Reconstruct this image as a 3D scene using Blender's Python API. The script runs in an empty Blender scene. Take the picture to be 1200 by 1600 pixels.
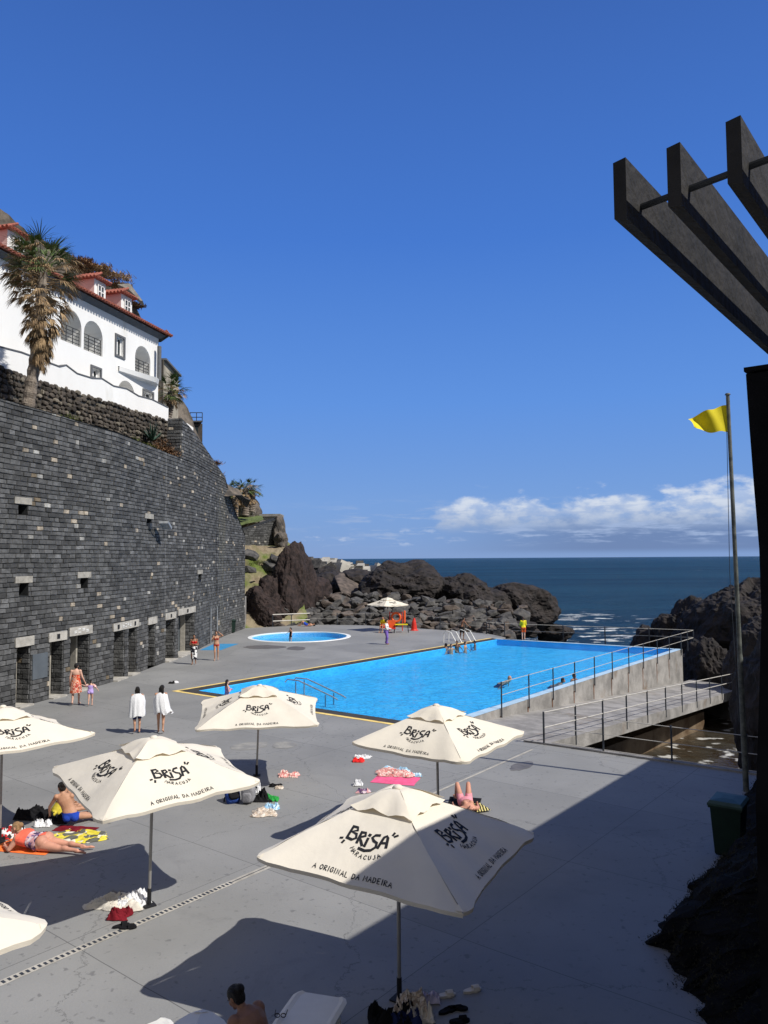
import bpy, bmesh, math, random
from mathutils import Vector, Matrix, noise, geometry
R = math.radians
random.seed(7)
SC = bpy.context.scene
COL = SC.collection

# ------------------------------------------------------------------ camera, sky, sun, exposure
FPX, PITCH, ROLL, CAMH = 1202.0, 3.456, -0.36, 5.7
cam_data = bpy.data.cameras.new('camera')
cam = bpy.data.objects.new('camera', cam_data)
COL.objects.link(cam)
CR = Matrix.Rotation(R(90 + PITCH), 3, 'X') @ Matrix.Rotation(R(ROLL), 3, 'Z')
cam.location = (0, 0, CAMH)
cam.rotation_euler = CR.to_euler()
cam_data.sensor_fit = 'VERTICAL'
cam_data.sensor_height = 36.0
cam_data.lens = 36.0 * FPX / 1600.0
cam_data.clip_start = 0.05
cam_data.clip_end = 60000
SC.camera = cam

SUN_EL, SUN_AZ = 47.0, 119.0          # azimuth clockwise from +Y
w = bpy.data.worlds.new('World'); SC.world = w; w.use_nodes = True
nt = w.node_tree; N = nt.nodes; L = nt.links
for n in list(N): N.remove(n)
wo = N.new('ShaderNodeOutputWorld'); bg = N.new('ShaderNodeBackground')
bg.inputs['Strength'].default_value = 0.085; K = 1 / 0.085
L.new(bg.outputs[0], wo.inputs[0])
sky = N.new('ShaderNodeTexSky'); sky.sky_type = 'NISHITA'
sky.sun_disc = False; sky.sun_elevation = R(SUN_EL); sky.sun_rotation = R(SUN_AZ)
sky.altitude = 300; sky.air_density = 1.0; sky.dust_density = 0.05; sky.ozone_density = 1.5
def wmath(op, a, b=None, c=None, clamp=False):
    n = N.new('ShaderNodeMath'); n.operation = op; n.use_clamp = clamp
    for i, v in enumerate((a, b, c)):
        if v is None: continue
        if hasattr(v, 'links') or hasattr(v, 'is_linked'): L.new(v, n.inputs[i])
        else: n.inputs[i].default_value = v
    return n.outputs[0]
def wstep(x, a, b, lo=0., hi=1.):
    n = N.new('ShaderNodeMapRange'); n.interpolation_type = 'SMOOTHSTEP'
    L.new(x, n.inputs[0]); n.inputs[1].default_value = a; n.inputs[2].default_value = b
    n.inputs[3].default_value = lo; n.inputs[4].default_value = hi
    return n.outputs[0]
tc = N.new('ShaderNodeTexCoord'); sx = N.new('ShaderNodeSeparateXYZ'); L.new(tc.outputs['Generated'], sx.inputs[0])
az = wmath('ARCTAN2', sx.outputs[0], sx.outputs[1]); el = wmath('ARCSINE', sx.outputs[2])
def wnoise(sa, se, off, detail, rough=.55):
    cx = N.new('ShaderNodeCombineXYZ')
    L.new(wmath('MULTIPLY', az, sa), cx.inputs[0]); L.new(wmath('MULTIPLY', el, se), cx.inputs[1]); cx.inputs[2].default_value = off
    n = N.new('ShaderNodeTexNoise'); n.inputs['Scale'].default_value = 1; n.inputs['Detail'].default_value = detail
    n.inputs['Roughness'].default_value = rough
    L.new(cx.outputs[0], n.inputs['Vector']); return n.outputs[0]
n1 = wnoise(19, 42, 3.3, 9, .58); n2 = wnoise(5, 7, 9.1, 3); n3 = wnoise(16, 120, 5.5, 6, .6); n4 = wnoise(45, 90, 1.7, 6)
# main bank: puffy top edge near 5 degrees, right part of the view
top = wmath('ADD', wmath('MULTIPLY', wmath('SUBTRACT', n1, .5), .13), wmath('MULTIPLY', wmath('SUBTRACT', n2, .5), .04))
edge = wmath('ADD', wmath('ADD', wstep(az, -.02, .13, -.02, .084), wstep(az, .3, .5, 0, .006)), top)
bank = wstep(wmath('SUBTRACT', edge, el), -.004, .022)
bank = wmath('MULTIPLY', bank, wstep(el, .028, .046, 0, 1))
bank = wmath('MULTIPLY', bank, wstep(n4, .35, .6, .5, 1))
# thin streaks lower down
st = wmath('MULTIPLY', wstep(n3, .5, .66), wmath('MULTIPLY', wstep(el, .012, .022), wstep(el, .085, .05)))
st = wmath('MULTIPLY', st, wstep(az, -.15, .08, .2, .85))
puffs = wmath('MULTIPLY', wstep(wnoise(34, 80, 7.7, 6), .56, .68), wmath('MULTIPLY', wstep(el, .014, .02), wstep(el, .045, .03)))
puffs = wmath('MULTIPLY', puffs, wmath('MULTIPLY', wstep(az, -.14, -.08), wstep(az, .12, .05, 0, .8)))
lowbank = wmath('MULTIPLY', wmath('MULTIPLY', wstep(el, .002, .012), wstep(wmath('ADD', el, wmath('MULTIPLY', n1, .03)), .072, .05)), wstep(az, .02, .3, 0, .75))
hsv = N.new('ShaderNodeHueSaturation'); hsv.inputs['Saturation'].default_value = 1.12; hsv.inputs['Hue'].default_value = .505
L.new(sky.outputs[0], hsv.inputs['Color'])
def wmix(f, a, b):
    m = N.new('ShaderNodeMix'); m.data_type = 'RGBA'; m.clamp_factor = True
    L.new(f, m.inputs[0])
    for i, v in ((6, a), (7, b)):
        if isinstance(v, tuple): m.inputs[i].default_value = (*v, 1)
        else: L.new(v, m.inputs[i])
    return m.outputs[2]
ramp = N.new('ShaderNodeValToRGB'); L.new(wmath('MULTIPLY', wmath('ADD', el, .02), 1.0, None, True), ramp.inputs[0])
cr_ = ramp.color_ramp; stops = [(0.0, (.165, .310, .64)), (.09, (.165, .335, .73)), (.22, (.112, .295, .78)), (.42, (.060, .200, .67)), (.66, (.044, .138, .49)), (1.0, (.025, .08, .34))]
while len(cr_.elements) < len(stops): cr_.elements.new(.5)
for e_, (p_, c_) in zip(cr_.elements, stops): e_.position = p_; e_.color = (*c_, 1)
sc_ = N.new('ShaderNodeVectorMath'); sc_.operation = 'SCALE'; sc_.inputs['Scale'].default_value = 1 / 0.085; L.new(ramp.outputs[0], sc_.inputs[0])
sm_ = N.new('ShaderNodeMix'); sm_.data_type = 'RGBA'; sm_.inputs[0].default_value = .88; L.new(hsv.outputs[0], sm_.inputs[6]); L.new(sc_.outputs[0], sm_.inputs[7])
# added for neutral fill light: the unseen sky behind the viewer is whitened
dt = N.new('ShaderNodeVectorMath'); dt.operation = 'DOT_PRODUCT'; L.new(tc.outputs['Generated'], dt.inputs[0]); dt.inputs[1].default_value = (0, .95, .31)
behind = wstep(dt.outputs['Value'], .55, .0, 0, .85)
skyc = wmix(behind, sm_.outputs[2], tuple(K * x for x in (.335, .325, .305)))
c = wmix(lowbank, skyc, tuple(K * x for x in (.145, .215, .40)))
white = wmix(wstep(wmath('ADD', el, wmath('MULTIPLY', n4, .03)), .052, .09), tuple(K * x for x in (.33, .43, .63)), tuple(K * x for x in (.68, .74, .84)))
c = wmix(wmath('MULTIPLY', bank, .93), c, white)
c = wmix(st, c, tuple(K * x for x in (.36, .47, .70)))
c = wmix(puffs, c, tuple(K * x for x in (.45, .55, .76)))
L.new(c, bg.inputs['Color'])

sd = bpy.data.lights.new('sun', 'SUN'); sd.energy = 4.9; sd.angle = R(.53); sd.color = (1, .955, .88)
sun = bpy.data.objects.new('sun', sd); COL.objects.link(sun)
SDIR = Vector((math.sin(R(SUN_AZ)) * math.cos(R(SUN_EL)), math.cos(R(SUN_AZ)) * math.cos(R(SUN_EL)), math.sin(R(SUN_EL))))
sun.rotation_euler = SDIR.to_track_quat('Z', 'Y').to_euler(); sun.location = (30, -20, 50)
SC.view_settings.view_transform = 'Standard'; SC.view_settings.look = 'None'
SC.view_settings.exposure = 0.0; SC.view_settings.gamma = 1

# ------------------------------------------------------------------ measuring helpers (photo pixel -> place)
def ray(u, v):
    return CR @ Vector(((u - 600) / FPX, (800 - v) / FPX, -1))
def G(u, v, z=0.0):                   # where the ray meets the level z
    d = ray(u, v); t = (z - CAMH) / d.z
    return Vector((d.x * t, d.y * t, z))
def Dp(u, v, y):                      # where the ray reaches the depth y
    d = ray(u, v); t = y / d.y
    return Vector((d.x * t, y, CAMH + d.z * t))

# ------------------------------------------------------------------ materials
def mat(name, col, rough=.75, var=.18, vs=2.5, bump=0., bs=18., col2=None, metal=0., spec=.35, attr=None, det=5, space='Object', mix2=None, stretch=None):
    m = bpy.data.materials.new(name); m.use_nodes = True
    T = m.node_tree; nn = T.nodes; ll = T.links; b = nn['Principled BSDF']
    b.inputs['Roughness'].default_value = rough; b.inputs['Metallic'].default_value = metal
    b.inputs['Specular IOR Level'].default_value = spec
    tcn = nn.new('ShaderNodeTexCoord'); src = tcn.outputs['Object']
    if space == 'World': src = nn.new('ShaderNodeNewGeometry').outputs['Position']
    if stretch:
        mp = nn.new('ShaderNodeMapping'); mp.inputs['Scale'].default_value = stretch; ll.new(src, mp.inputs[0]); src = mp.outputs[0]
    n = nn.new('ShaderNodeTexNoise'); n.inputs['Scale'].default_value = vs; n.inputs['Detail'].default_value = det; n.inputs['Roughness'].default_value = .62
    ll.new(src, n.inputs['Vector'])
    cr = nn.new('ShaderNodeValToRGB')
    c2 = col2 if col2 else tuple(min(1, x * (1 + var)) for x in col)
    c1 = col if col2 else tuple(x * (1 - var) for x in col)
    cr.color_ramp.elements[0].position = .36; cr.color_ramp.elements[0].color = (*c1, 1)
    cr.color_ramp.elements[1].position = .64; cr.color_ramp.elements[1].color = (*c2, 1)
    ll.new(n.outputs[0], cr.inputs[0]); out = cr.outputs[0]
    if mix2:
        n2_ = nn.new('ShaderNodeTexNoise'); n2_.inputs['Scale'].default_value = mix2[1]; n2_.inputs['Detail'].default_value = 4
        ll.new(src, n2_.inputs['Vector'])
        mr = nn.new('ShaderNodeMapRange'); mr.inputs[1].default_value = mix2[2]; mr.inputs[2].default_value = mix2[3]; ll.new(n2_.outputs[0], mr.inputs[0])
        mx = nn.new('ShaderNodeMix'); mx.data_type = 'RGBA'; ll.new(mr.outputs[0], mx.inputs[0]); ll.new(out, mx.inputs[6]); mx.inputs[7].default_value = (*mix2[0], 1); out = mx.outputs[2]
    if attr:
        a = nn.new('ShaderNodeAttribute'); a.attribute_name = attr
        mx = nn.new('ShaderNodeMix'); mx.data_type = 'RGBA'; mx.blend_type = 'MULTIPLY'; mx.inputs[0].default_value = 1
        ll.new(out, mx.inputs[6]); ll.new(a.outputs['Color'], mx.inputs[7]); out = mx.outputs[2]
    ll.new(out, b.inputs['Base Color'])
    if bump:
        nb = nn.new('ShaderNodeTexNoise'); nb.inputs['Scale'].default_value = bs; nb.inputs['Detail'].default_value = 6
        ll.new(src, nb.inputs['Vector'])
        bp = nn.new('ShaderNodeBump'); bp.inputs['Strength'].default_value = bump; bp.inputs['Distance'].default_value = .05
        ll.new(nb.outputs[0], bp.inputs['Height']); ll.new(bp.outputs[0], b.inputs['Normal'])
    return m
M = {}
M['basalt'] = mat('basalt_block', (.80, .80, .80), .85, .30, 3.5, .55, 14, attr='Col', space='World', mix2=((.45, .44, .40), .35, .62, .8))
def stain_basalt():
    T = M['basalt'].node_tree; nn = T.nodes; ll = T.links; b = nn['Principled BSDF']; pos = nn.new('ShaderNodeNewGeometry').outputs['Position']; sp = nn.new('ShaderNodeSeparateXYZ'); ll.new(pos, sp.inputs[0])
    mp = nn.new('ShaderNodeMapping'); mp.inputs['Scale'].default_value = (3.5, 3.5, .22); ll.new(pos, mp.inputs[0]); n = nn.new('ShaderNodeTexNoise'); n.inputs['Scale'].default_value = 1; n.inputs['Detail'].default_value = 5; ll.new(mp.outputs[0], n.inputs['Vector'])
    src = b.inputs['Base Color'].links[0].from_socket
    for y0, hw, lo, hi, col in ((56.6, 1.6, .45, .62, (.13, .125, .10)), (54.8, .8, .5, .6, (.012, .012, .012)), (43.1, .10, .2, .6, (.17, .17, .17))):
        d = nn.new('ShaderNodeMath'); d.operation = 'SUBTRACT'; ll.new(sp.outputs[1], d.inputs[0]); d.inputs[1].default_value = y0; a = nn.new('ShaderNodeMath'); a.operation = 'ABSOLUTE'; ll.new(d.outputs[0], a.inputs[0])
        m1 = nn.new('ShaderNodeMapRange'); ll.new(a.outputs[0], m1.inputs[0]); m1.inputs[1].default_value = hw; m1.inputs[2].default_value = hw * .5
        m2 = nn.new('ShaderNodeMapRange'); ll.new(n.outputs[0], m2.inputs[0]); m2.inputs[1].default_value = lo; m2.inputs[2].default_value = hi; m2.inputs[4].default_value = .75
        mu = nn.new('ShaderNodeMath'); mu.operation = 'MULTIPLY'; ll.new(m1.outputs[0], mu.inputs[0]); ll.new(m2.outputs[0], mu.inputs[1])
        mx = nn.new('ShaderNodeMix'); mx.data_type = 'RGBA'; ll.new(mu.outputs[0], mx.inputs[0]); ll.new(src, mx.inputs[6]); mx.inputs[7].default_value = (*col, 1); src = mx.outputs[2]
    ll.new(src, b.inputs['Base Color'])
stain_basalt()
M['mortar'] = mat('dark_mortar', (.022, .024, .026), .9, .3, 4, .3, 20, space='World')
M['rubble'] = mat('rubble_stone', (1, 1, 1), .9, .28, 3, .6, 12, attr='Col', space='World')
M['lintel'] = mat('pale_concrete', (.40, .38, .34), .85, .2, 3, .3, 20)
M['doorgrey'] = mat('grey_door_paint', (.10, .115, .13), .5, .1, 2)
M['frame'] = mat('weathered_frame', (.33, .31, .27), .7, .2, 4, .2, 20)
M['conc'] = mat('concrete', (.27, .26, .25), .85, .28, 1.2, .35, 12, space='World', mix2=((.17, .12, .08), .9, .6, .8))
M['concwet'] = mat('stained_concrete', (.20, .15, .10), .6, .45, 1.0, .5, 8, space='World', col2=(.09, .055, .03))
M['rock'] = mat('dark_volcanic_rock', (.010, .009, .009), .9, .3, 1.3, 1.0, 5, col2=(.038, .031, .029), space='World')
M['rockred'] = mat('reddish_volcanic_rock', (.014, .010, .010), .95, .3, 2.2, 1.0, 9, col2=(.046, .031, .028), space='World')
M['rocktan'] = mat('tan_rock', (.065, .055, .045), .95, .3, 1.0, 1.0, 4, col2=(.17, .145, .12), space='World', mix2=((.05, .045, .04), .8, .5, .62))
M['boulder'] = mat('grey_boulder', (.034, .034, .036), .85, .3, 1.6, .9, 6, col2=(.115, .11, .105), space='World')
M['boulderbrown'] = mat('brown_boulder', (.05, .042, .037), .85, .3, 1.6, .9, 6, col2=(.14, .112, .095), space='World')
M['slope'] = mat('dry_grass_slope', (.19, .15, .10), .95, .3, 1.0, .9, 5, col2=(.26, .22, .15), space='World', mix2=((.11, .15, .03), .35, .47, .6))
M['soil'] = mat('dry_soil', (.13, .10, .075), .95, .3, 1.4, .8, 8, col2=(.07, .055, .04), space='World')
M['white'] = mat('white_render', (.80, .80, .79), .8, .03, .7, .08, 30, mix2=((.66, .65, .61), 1.1, .6, .8), stretch=(1, 1, .35))
M['pink'] = mat('pink_render', (.76, .56, .53), .8, .06, 1.5)
M['trim'] = mat('dark_stone_trim', (.12, .125, .135), .8, .12, 4)
M['tile'] = mat('terracotta_tile', (.30, .095, .065), .8, .3, 6, .2, 20)
M['glass'] = mat('window_glass', (.03, .04, .045), .08, .2, 2, spec=.6)
M['iron'] = mat('dark_iron', (.03, .035, .04), .5, .2, 8)
M['shutter'] = mat('dark_green_shutter', (.02, .035, .035), .5, .15, 6)
M['bark'] = mat('palm_bark', (.15, .12, .095), .95, .3, 5, .9, 14, col2=(.28, .24, .20))
M['deadleaf'] = mat('dead_palm_leaf', (.20, .13, .07), .85, .3, 2.2, col2=(.42, .30, .17))
M['greenleaf'] = mat('palm_leaf', (.05, .085, .025), .6, .3, 2, col2=(.12, .17, .05))
M['agave'] = mat('agave_leaf', (.035, .07, .05), .6, .3, 2)
M['leafy'] = mat('shrub_leaf', (.05, .08, .02), .8, .3, 2, col2=(.14, .16, .04))
M['dryleaf'] = mat('dry_shrub_leaf', (.12, .06, .03), .9, .3, 2, col2=(.22, .13, .07))
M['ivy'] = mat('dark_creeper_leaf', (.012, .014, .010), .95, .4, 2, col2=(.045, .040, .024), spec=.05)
M['canvas'] = mat('cream_canvas', (.80, .745, .64), .85, .035, 1.3, .12, 9, space='Object')
T_ = M['canvas'].node_tree; tl_ = T_.nodes.new('ShaderNodeBsdfTranslucent'); tl_.inputs[0].default_value = (.80, .66, .42, 1); mx_ = T_.nodes.new('ShaderNodeMixShader'); mx_.inputs[0].default_value = .14
T_.links.new(T_.nodes['Principled BSDF'].outputs[0], mx_.inputs[1]); T_.links.new(tl_.outputs[0], mx_.inputs[2]); T_.links.new(mx_.outputs[0], T_.nodes['Material Output'].inputs[0])
M['ink'] = mat('black_print', (.012, .012, .014), .7, .1, 9)
M['alu'] = mat('grey_metal', (.36, .35, .33), .42, .1, 4, metal=.55)
M['galv'] = mat('galvanised_metal', (.34, .36, .38), .5, .2, 5, metal=.4)
M['postdark'] = mat('dark_post_paint', (.035, .042, .055), .5, .2, 6)
M['cable'] = mat('pale_rail_cable', (.50, .48, .44), .5, .1, 6)
M['rust'] = mat('rust_stain', (.16, .075, .04), .9, .4, 3)
M['yellow'] = mat('yellow_paint', (.78, .58, .20), .8, .18, 2.5, space='World')
M['gutter'] = mat('dark_pool_gutter', (.045, .043, .042), .85, .25, 2.0, .2, 20, space='World')
M['rim'] = mat('pale_pool_rim', (.42, .58, .72), .5, .1, 1.5, space='World')
M['whiterim'] = mat('white_pool_rim', (.78, .80, .80), .5, .05, 2)
M['bluepaint'] = mat('blue_painted_slab', (.05, .27, .52), .5, .15, 2)
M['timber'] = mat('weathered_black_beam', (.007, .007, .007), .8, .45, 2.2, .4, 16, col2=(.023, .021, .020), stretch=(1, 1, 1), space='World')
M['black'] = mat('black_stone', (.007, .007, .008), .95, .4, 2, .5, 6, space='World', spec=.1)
M['flag'] = mat('yellow_flag_cloth', (.66, .56, .01), .8, .06, 3)
M['poleg'] = mat('weathered_pole_paint', (.05, .06, .06), .6, .25, 5, col2=(.16, .17, .155))
M['bin'] = mat('green_bin_plastic', (.006, .022, .015), .5, .15, 4)
M['binlid'] = mat('faded_green_lid', (.035, .07, .06), .5, .15, 4)
M['plastic'] = mat('white_plastic', (.70, .69, .65), .45, .04, 3)
M['ladder'] = mat('white_ladder_rail', (.75, .76, .75), .35, .04, 3)
M['orange'] = mat('orange_plastic', (.75, .12, .03), .5, .1, 3)
M['red'] = mat('red_plastic', (.60, .03, .02), .5, .1, 3)
M['skin'] = mat('tanned_skin', (.46, .25, .16), .6, .08, 6)
M['skinpale'] = mat('light_skin', (.60, .36, .27), .6, .08, 6)
M['skindark'] = mat('brown_skin', (.25, .125, .075), .55, .08, 6)
M['skinredb'] = mat('sunburnt_skin', (.55, .27, .19), .6, .1, 5)
M['hair'] = mat('black_hair', (.012, .010, .009), .5, .3, 18, .6, 60, stretch=(6, 6, 1))
M['hairbrown'] = mat('brown_hair', (.06, .03, .018), .5, .3, 18, .6, 60, stretch=(6, 6, 1))
M['hairblond'] = mat('blond_hair', (.36, .22, .11), .6, .3, 18, .6, 60, stretch=(6, 6, 1))
M['eye'] = mat('dark_eye', (.01, .01, .01), .3, .1, 5)
M['lip'] = mat('lip', (.35, .10, .08), .5, .1, 5)
def cloth_mat(name, cols, scale=8, kind='noise'):
    m = bpy.data.materials.new(name); m.use_nodes = True
    T = m.node_tree; nn = T.nodes; ll = T.links; b = nn['Principled BSDF']
    b.inputs['Roughness'].default_value = .9; b.inputs['Specular IOR Level'].default_value = .1
    tcn = nn.new('ShaderNodeTexCoord'); cr = nn.new('ShaderNodeValToRGB'); cr.color_ramp.interpolation = 'CONSTANT'
    if kind == 'stripe':
        t = nn.new('ShaderNodeTexWave'); t.inputs['Scale'].default_value = scale; t.inputs['Distortion'].default_value = 1.0
    elif kind == 'cell':
        t = nn.new('ShaderNodeTexVoronoi'); t.inputs['Scale'].default_value = scale
    else:
        t = nn.new('ShaderNodeTexNoise'); t.inputs['Scale'].default_value = scale; t.inputs['Detail'].default_value = 2
    ll.new(tcn.outputs['Object'], t.inputs['Vector'])
    fac = t.outputs[0]
    if kind == 'cell':
        sp = nn.new('ShaderNodeSeparateColor'); ll.new(t.outputs['Color'], sp.inputs[0]); fac = sp.outputs[0]
    els = cr.color_ramp.elements
    lo, hi = (.36, .62) if kind == 'noise' else (0, .95)
    n = len(cols)
    while len(els) < n: els.new(.5)
    for i, e in enumerate(els):
        e.position = 0 if i == 0 else lo + (hi - lo) * i / n
        e.color = (*cols[i], 1)
    ll.new(fac, cr.inputs[0]); ll.new(cr.outputs[0], b.inputs['Base Color'])
    return m
C_ = {}
def plain(name, col): return mat(name, col, .9, .12, 6, .2, 25, spec=.1)

# ------------------------------------------------------------------ mesh helpers
def link(o): COL.objects.link(o); return o
def wloc(o):
    p = Vector((0, 0, 0))
    while o: p += o.location; o = o.parent
    return p
class MB:
    def __init__(s): s.v = []; s.f = []; s.m = []; s.c = []; s.mi = 0; s.col = (1, 1, 1)
    def add(s, vs, fs):
        o = len(s.v); s.v += [Vector(p) for p in vs]
        for f in fs: s.f.append([i + o for i in f]); s.m.append(s.mi); s.c.append(s.col)
    def box(s, c, size, rz=0, rot=None):
        c = Vector(c); hx, hy, hz = [x / 2 for x in size]
        Rm = rot if rot else Matrix.Rotation(rz, 3, 'Z')
        vs = [c + Rm @ Vector((x * hx, y * hy, z * hz)) for x in (-1, 1) for y in (-1, 1) for z in (-1, 1)]
        s.add(vs, [(0, 1, 3, 2), (4, 6, 7, 5), (0, 4, 5, 1), (2, 3, 7, 6), (0, 2, 6, 4), (1, 5, 7, 3)])
    def hexa(s, b, t):               # bottom 4, top 4 (counter clockwise)
        s.add(list(b) + list(t), [(3, 2, 1, 0), (4, 5, 6, 7), (0, 1, 5, 4), (1, 2, 6, 5), (2, 3, 7, 6), (3, 0, 4, 7)])
    def bar(s, p, q, wd, ht, up=Vector((0, 0, 1))):
        p = Vector(p); q = Vector(q); d = (q - p).normalized(); sd_ = d.cross(up)
        if sd_.length < 1e-4: sd_ = Vector((1, 0, 0))
        sd_.normalize(); u2 = sd_.cross(d)
        def r(c): return [c - sd_ * wd / 2 - u2 * ht / 2, c + sd_ * wd / 2 - u2 * ht / 2, c + sd_ * wd / 2 + u2 * ht / 2, c - sd_ * wd / 2 + u2 * ht / 2]
        s.add(r(p) + r(q), [(0, 1, 2, 3), (7, 6, 5, 4), (0, 4, 5, 1), (1, 5, 6, 2), (2, 6, 7, 3), (3, 7, 4, 0)])
    def tube(s, pts, r, n=8, cap=True):
        pts = [Vector(p) for p in pts]; k = len(pts); rr = r if isinstance(r, (list, tuple)) else [r] * k
        rings = []; ref = None
        for i, p in enumerate(pts):
            d = (pts[min(i + 1, k - 1)] - pts[max(i - 1, 0)]).normalized()
            if ref is None or abs(ref.dot(d)) > .98: ref = Vector((0, 0, 1)) if abs(d.z) < .9 else Vector((1, 0, 0))
            a = d.cross(ref).normalized(); b = a.cross(d).normalized(); ref = b if False else ref
            rings.append([p + (a * math.cos(2 * math.pi * j / n) + b * math.sin(2 * math.pi * j / n)) * rr[i] for j in range(n)])
        s.loft(rings, cap)
    def loft(s, rings, cap=True, closed=True):
        n = len(rings[0]); vs = [p for rg in rings for p in rg]; fs = []
        for i in range(len(rings) - 1):
            for j in range(n if closed else n - 1):
                a = i * n + j; b = i * n + (j + 1) % n
                fs.append((a, b, b + n, a + n))
        if cap and closed: fs.append(tuple(range(n))[::-1]); fs.append(tuple(range((len(rings) - 1) * n, len(rings) * n)))
        s.add(vs, fs)
    def ell(s, c, rad, rot=None, nu=14, nv=9):
        c = Vector(c); Rm = rot if rot else Matrix.Identity(3); rings = []
        for i in range(1, nv):
            th = math.pi * i / nv
            rings.append([c + Rm @ Vector((rad[0] * math.sin(th) * math.cos(2 * math.pi * j / nu), rad[1] * math.sin(th) * math.sin(2 * math.pi * j / nu), -rad[2] * math.cos(th))) for j in range(nu)])
        o = len(s.v); s.loft(rings, cap=False)
        o2 = len(s.v); s.v += [c + Rm @ Vector((0, 0, -rad[2])), c + Rm @ Vector((0, 0, rad[2]))]
        for j in range(nu):
            s.f.append([o2, o + (j + 1) % nu, o + j]); s.m.append(s.mi); s.c.append(s.col)
            b = o + (nv - 2) * nu; s.f.append([o2 + 1, b + j, b + (j + 1) % nu]); s.m.append(s.mi); s.c.append(s.col)
    def cap(s, p, q, r0, r1, n=12):
        p = Vector(p); q = Vector(q); d = q - p; Ln = d.length
        if Ln < 1e-5: d = Vector((0, 0, 1))
        d.normalize(); a = d.orthogonal().normalized(); b = d.cross(a); rings = []
        def ring(c, r): rings.append([c + (a * math.cos(2 * math.pi * j / n) + b * math.sin(2 * math.pi * j / n)) * r for j in range(n)])
        for t in (80, 55, 28, 0): ring(p - d * r0 * math.sin(R(t)), r0 * math.cos(R(t)))
        for t in (0, 28, 55, 80): ring(q + d * r1 * math.sin(R(t)), r1 * math.cos(R(t)))
        s.loft(rings)
    def prism(s, poly, z0, z1):      # poly: list of 2D points ccw
        n = len(poly); vs = [(p[0], p[1], z0) for p in poly] + [(p[0], p[1], z1) for p in poly]
        tri = geometry.tessellate_polygon([[Vector((p[0], p[1], 0)) for p in poly]])
        fs = [(i, (i + 1) % n, (i + 1) % n + n, i + n) for i in range(n)]
        for t in tri: fs.append(tuple(x + n for x in t)); fs.append(tuple(reversed(t)))
        s.add(vs, fs)
    def build(s, name, m, parent=None, smooth=False, origin=None, label=None):
        me = bpy.data.meshes.new(name)
        off = wloc(parent) if parent else (Vector(origin) if origin is not None else Vector((0, 0, 0)))
        me.from_pydata([tuple(p - off) for p in s.v], [], s.f)
        ms = m if isinstance(m, (list, tuple)) else [m]
        for x in ms: me.materials.append(x)
        if len(ms) > 1: me.polygons.foreach_set('material_index', s.m)
        if any(c != (1, 1, 1) for c in s.c[:4000]) :
            ca = me.color_attributes.new('Col', 'FLOAT_COLOR', 'CORNER'); data = []
            for f, c in zip(s.f, s.c): data += [c[0], c[1], c[2], 1.0] * len(f)
            ca.data.foreach_set('color', data)
        bm = bmesh.new(); bm.from_mesh(me); bmesh.ops.recalc_face_normals(bm, faces=bm.faces); bm.to_mesh(me); bm.free()
        if smooth: me.polygons.foreach_set('use_smooth', [True] * len(me.polygons))
        me.update()
        o = bpy.data.objects.new(name, me); link(o)
        if parent: o.parent = parent
        else: o.location = off
        if label: o['label'] = label
        return o
def tag(o, label=None, cat=None, group=None, kind=None):
    if label: o['label'] = label
    if cat: o['category'] = cat
    if group: o['group'] = group
    if kind: o['kind'] = kind
    return o
def thing(name, label, cat, loc=(0, 0, 0), group=None):
    o = bpy.data.objects.new(name, None); link(o); o.location = loc; o.empty_display_size = .2
    return tag(o, label, cat, group)
def copy_tree(o, parent=None):
    c = o.copy(); link(c)
    if parent: c.parent = parent
    for ch in o.children: copy_tree(ch, c)
    return c
def structure(o): o['kind'] = 'structure'; return o
def evalmesh(me, mods, name):
    o = bpy.data.objects.new('tmp', me); link(o)
    for typ, kw in mods:
        md = o.modifiers.new('m', typ)
        for k, v in kw.items(): setattr(md, k, v)
    dg = bpy.context.evaluated_depsgraph_get()
    r = bpy.data.meshes.new_from_object(o.evaluated_get(dg)); r.name = name
    bpy.data.objects.remove(o); return r
def raw(mb):
    me = bpy.data.meshes.new('raw'); me.from_pydata([tuple(p) for p in mb.v], [], mb.f)
    bm = bmesh.new(); bm.from_mesh(me); bmesh.ops.recalc_face_normals(bm, faces=bm.faces); bm.to_mesh(me); bm.free()
    return me
def lerp(a, b, t): return a + (b - a) * t
# ================================================================== SETTING
SEA = -3.5
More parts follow.
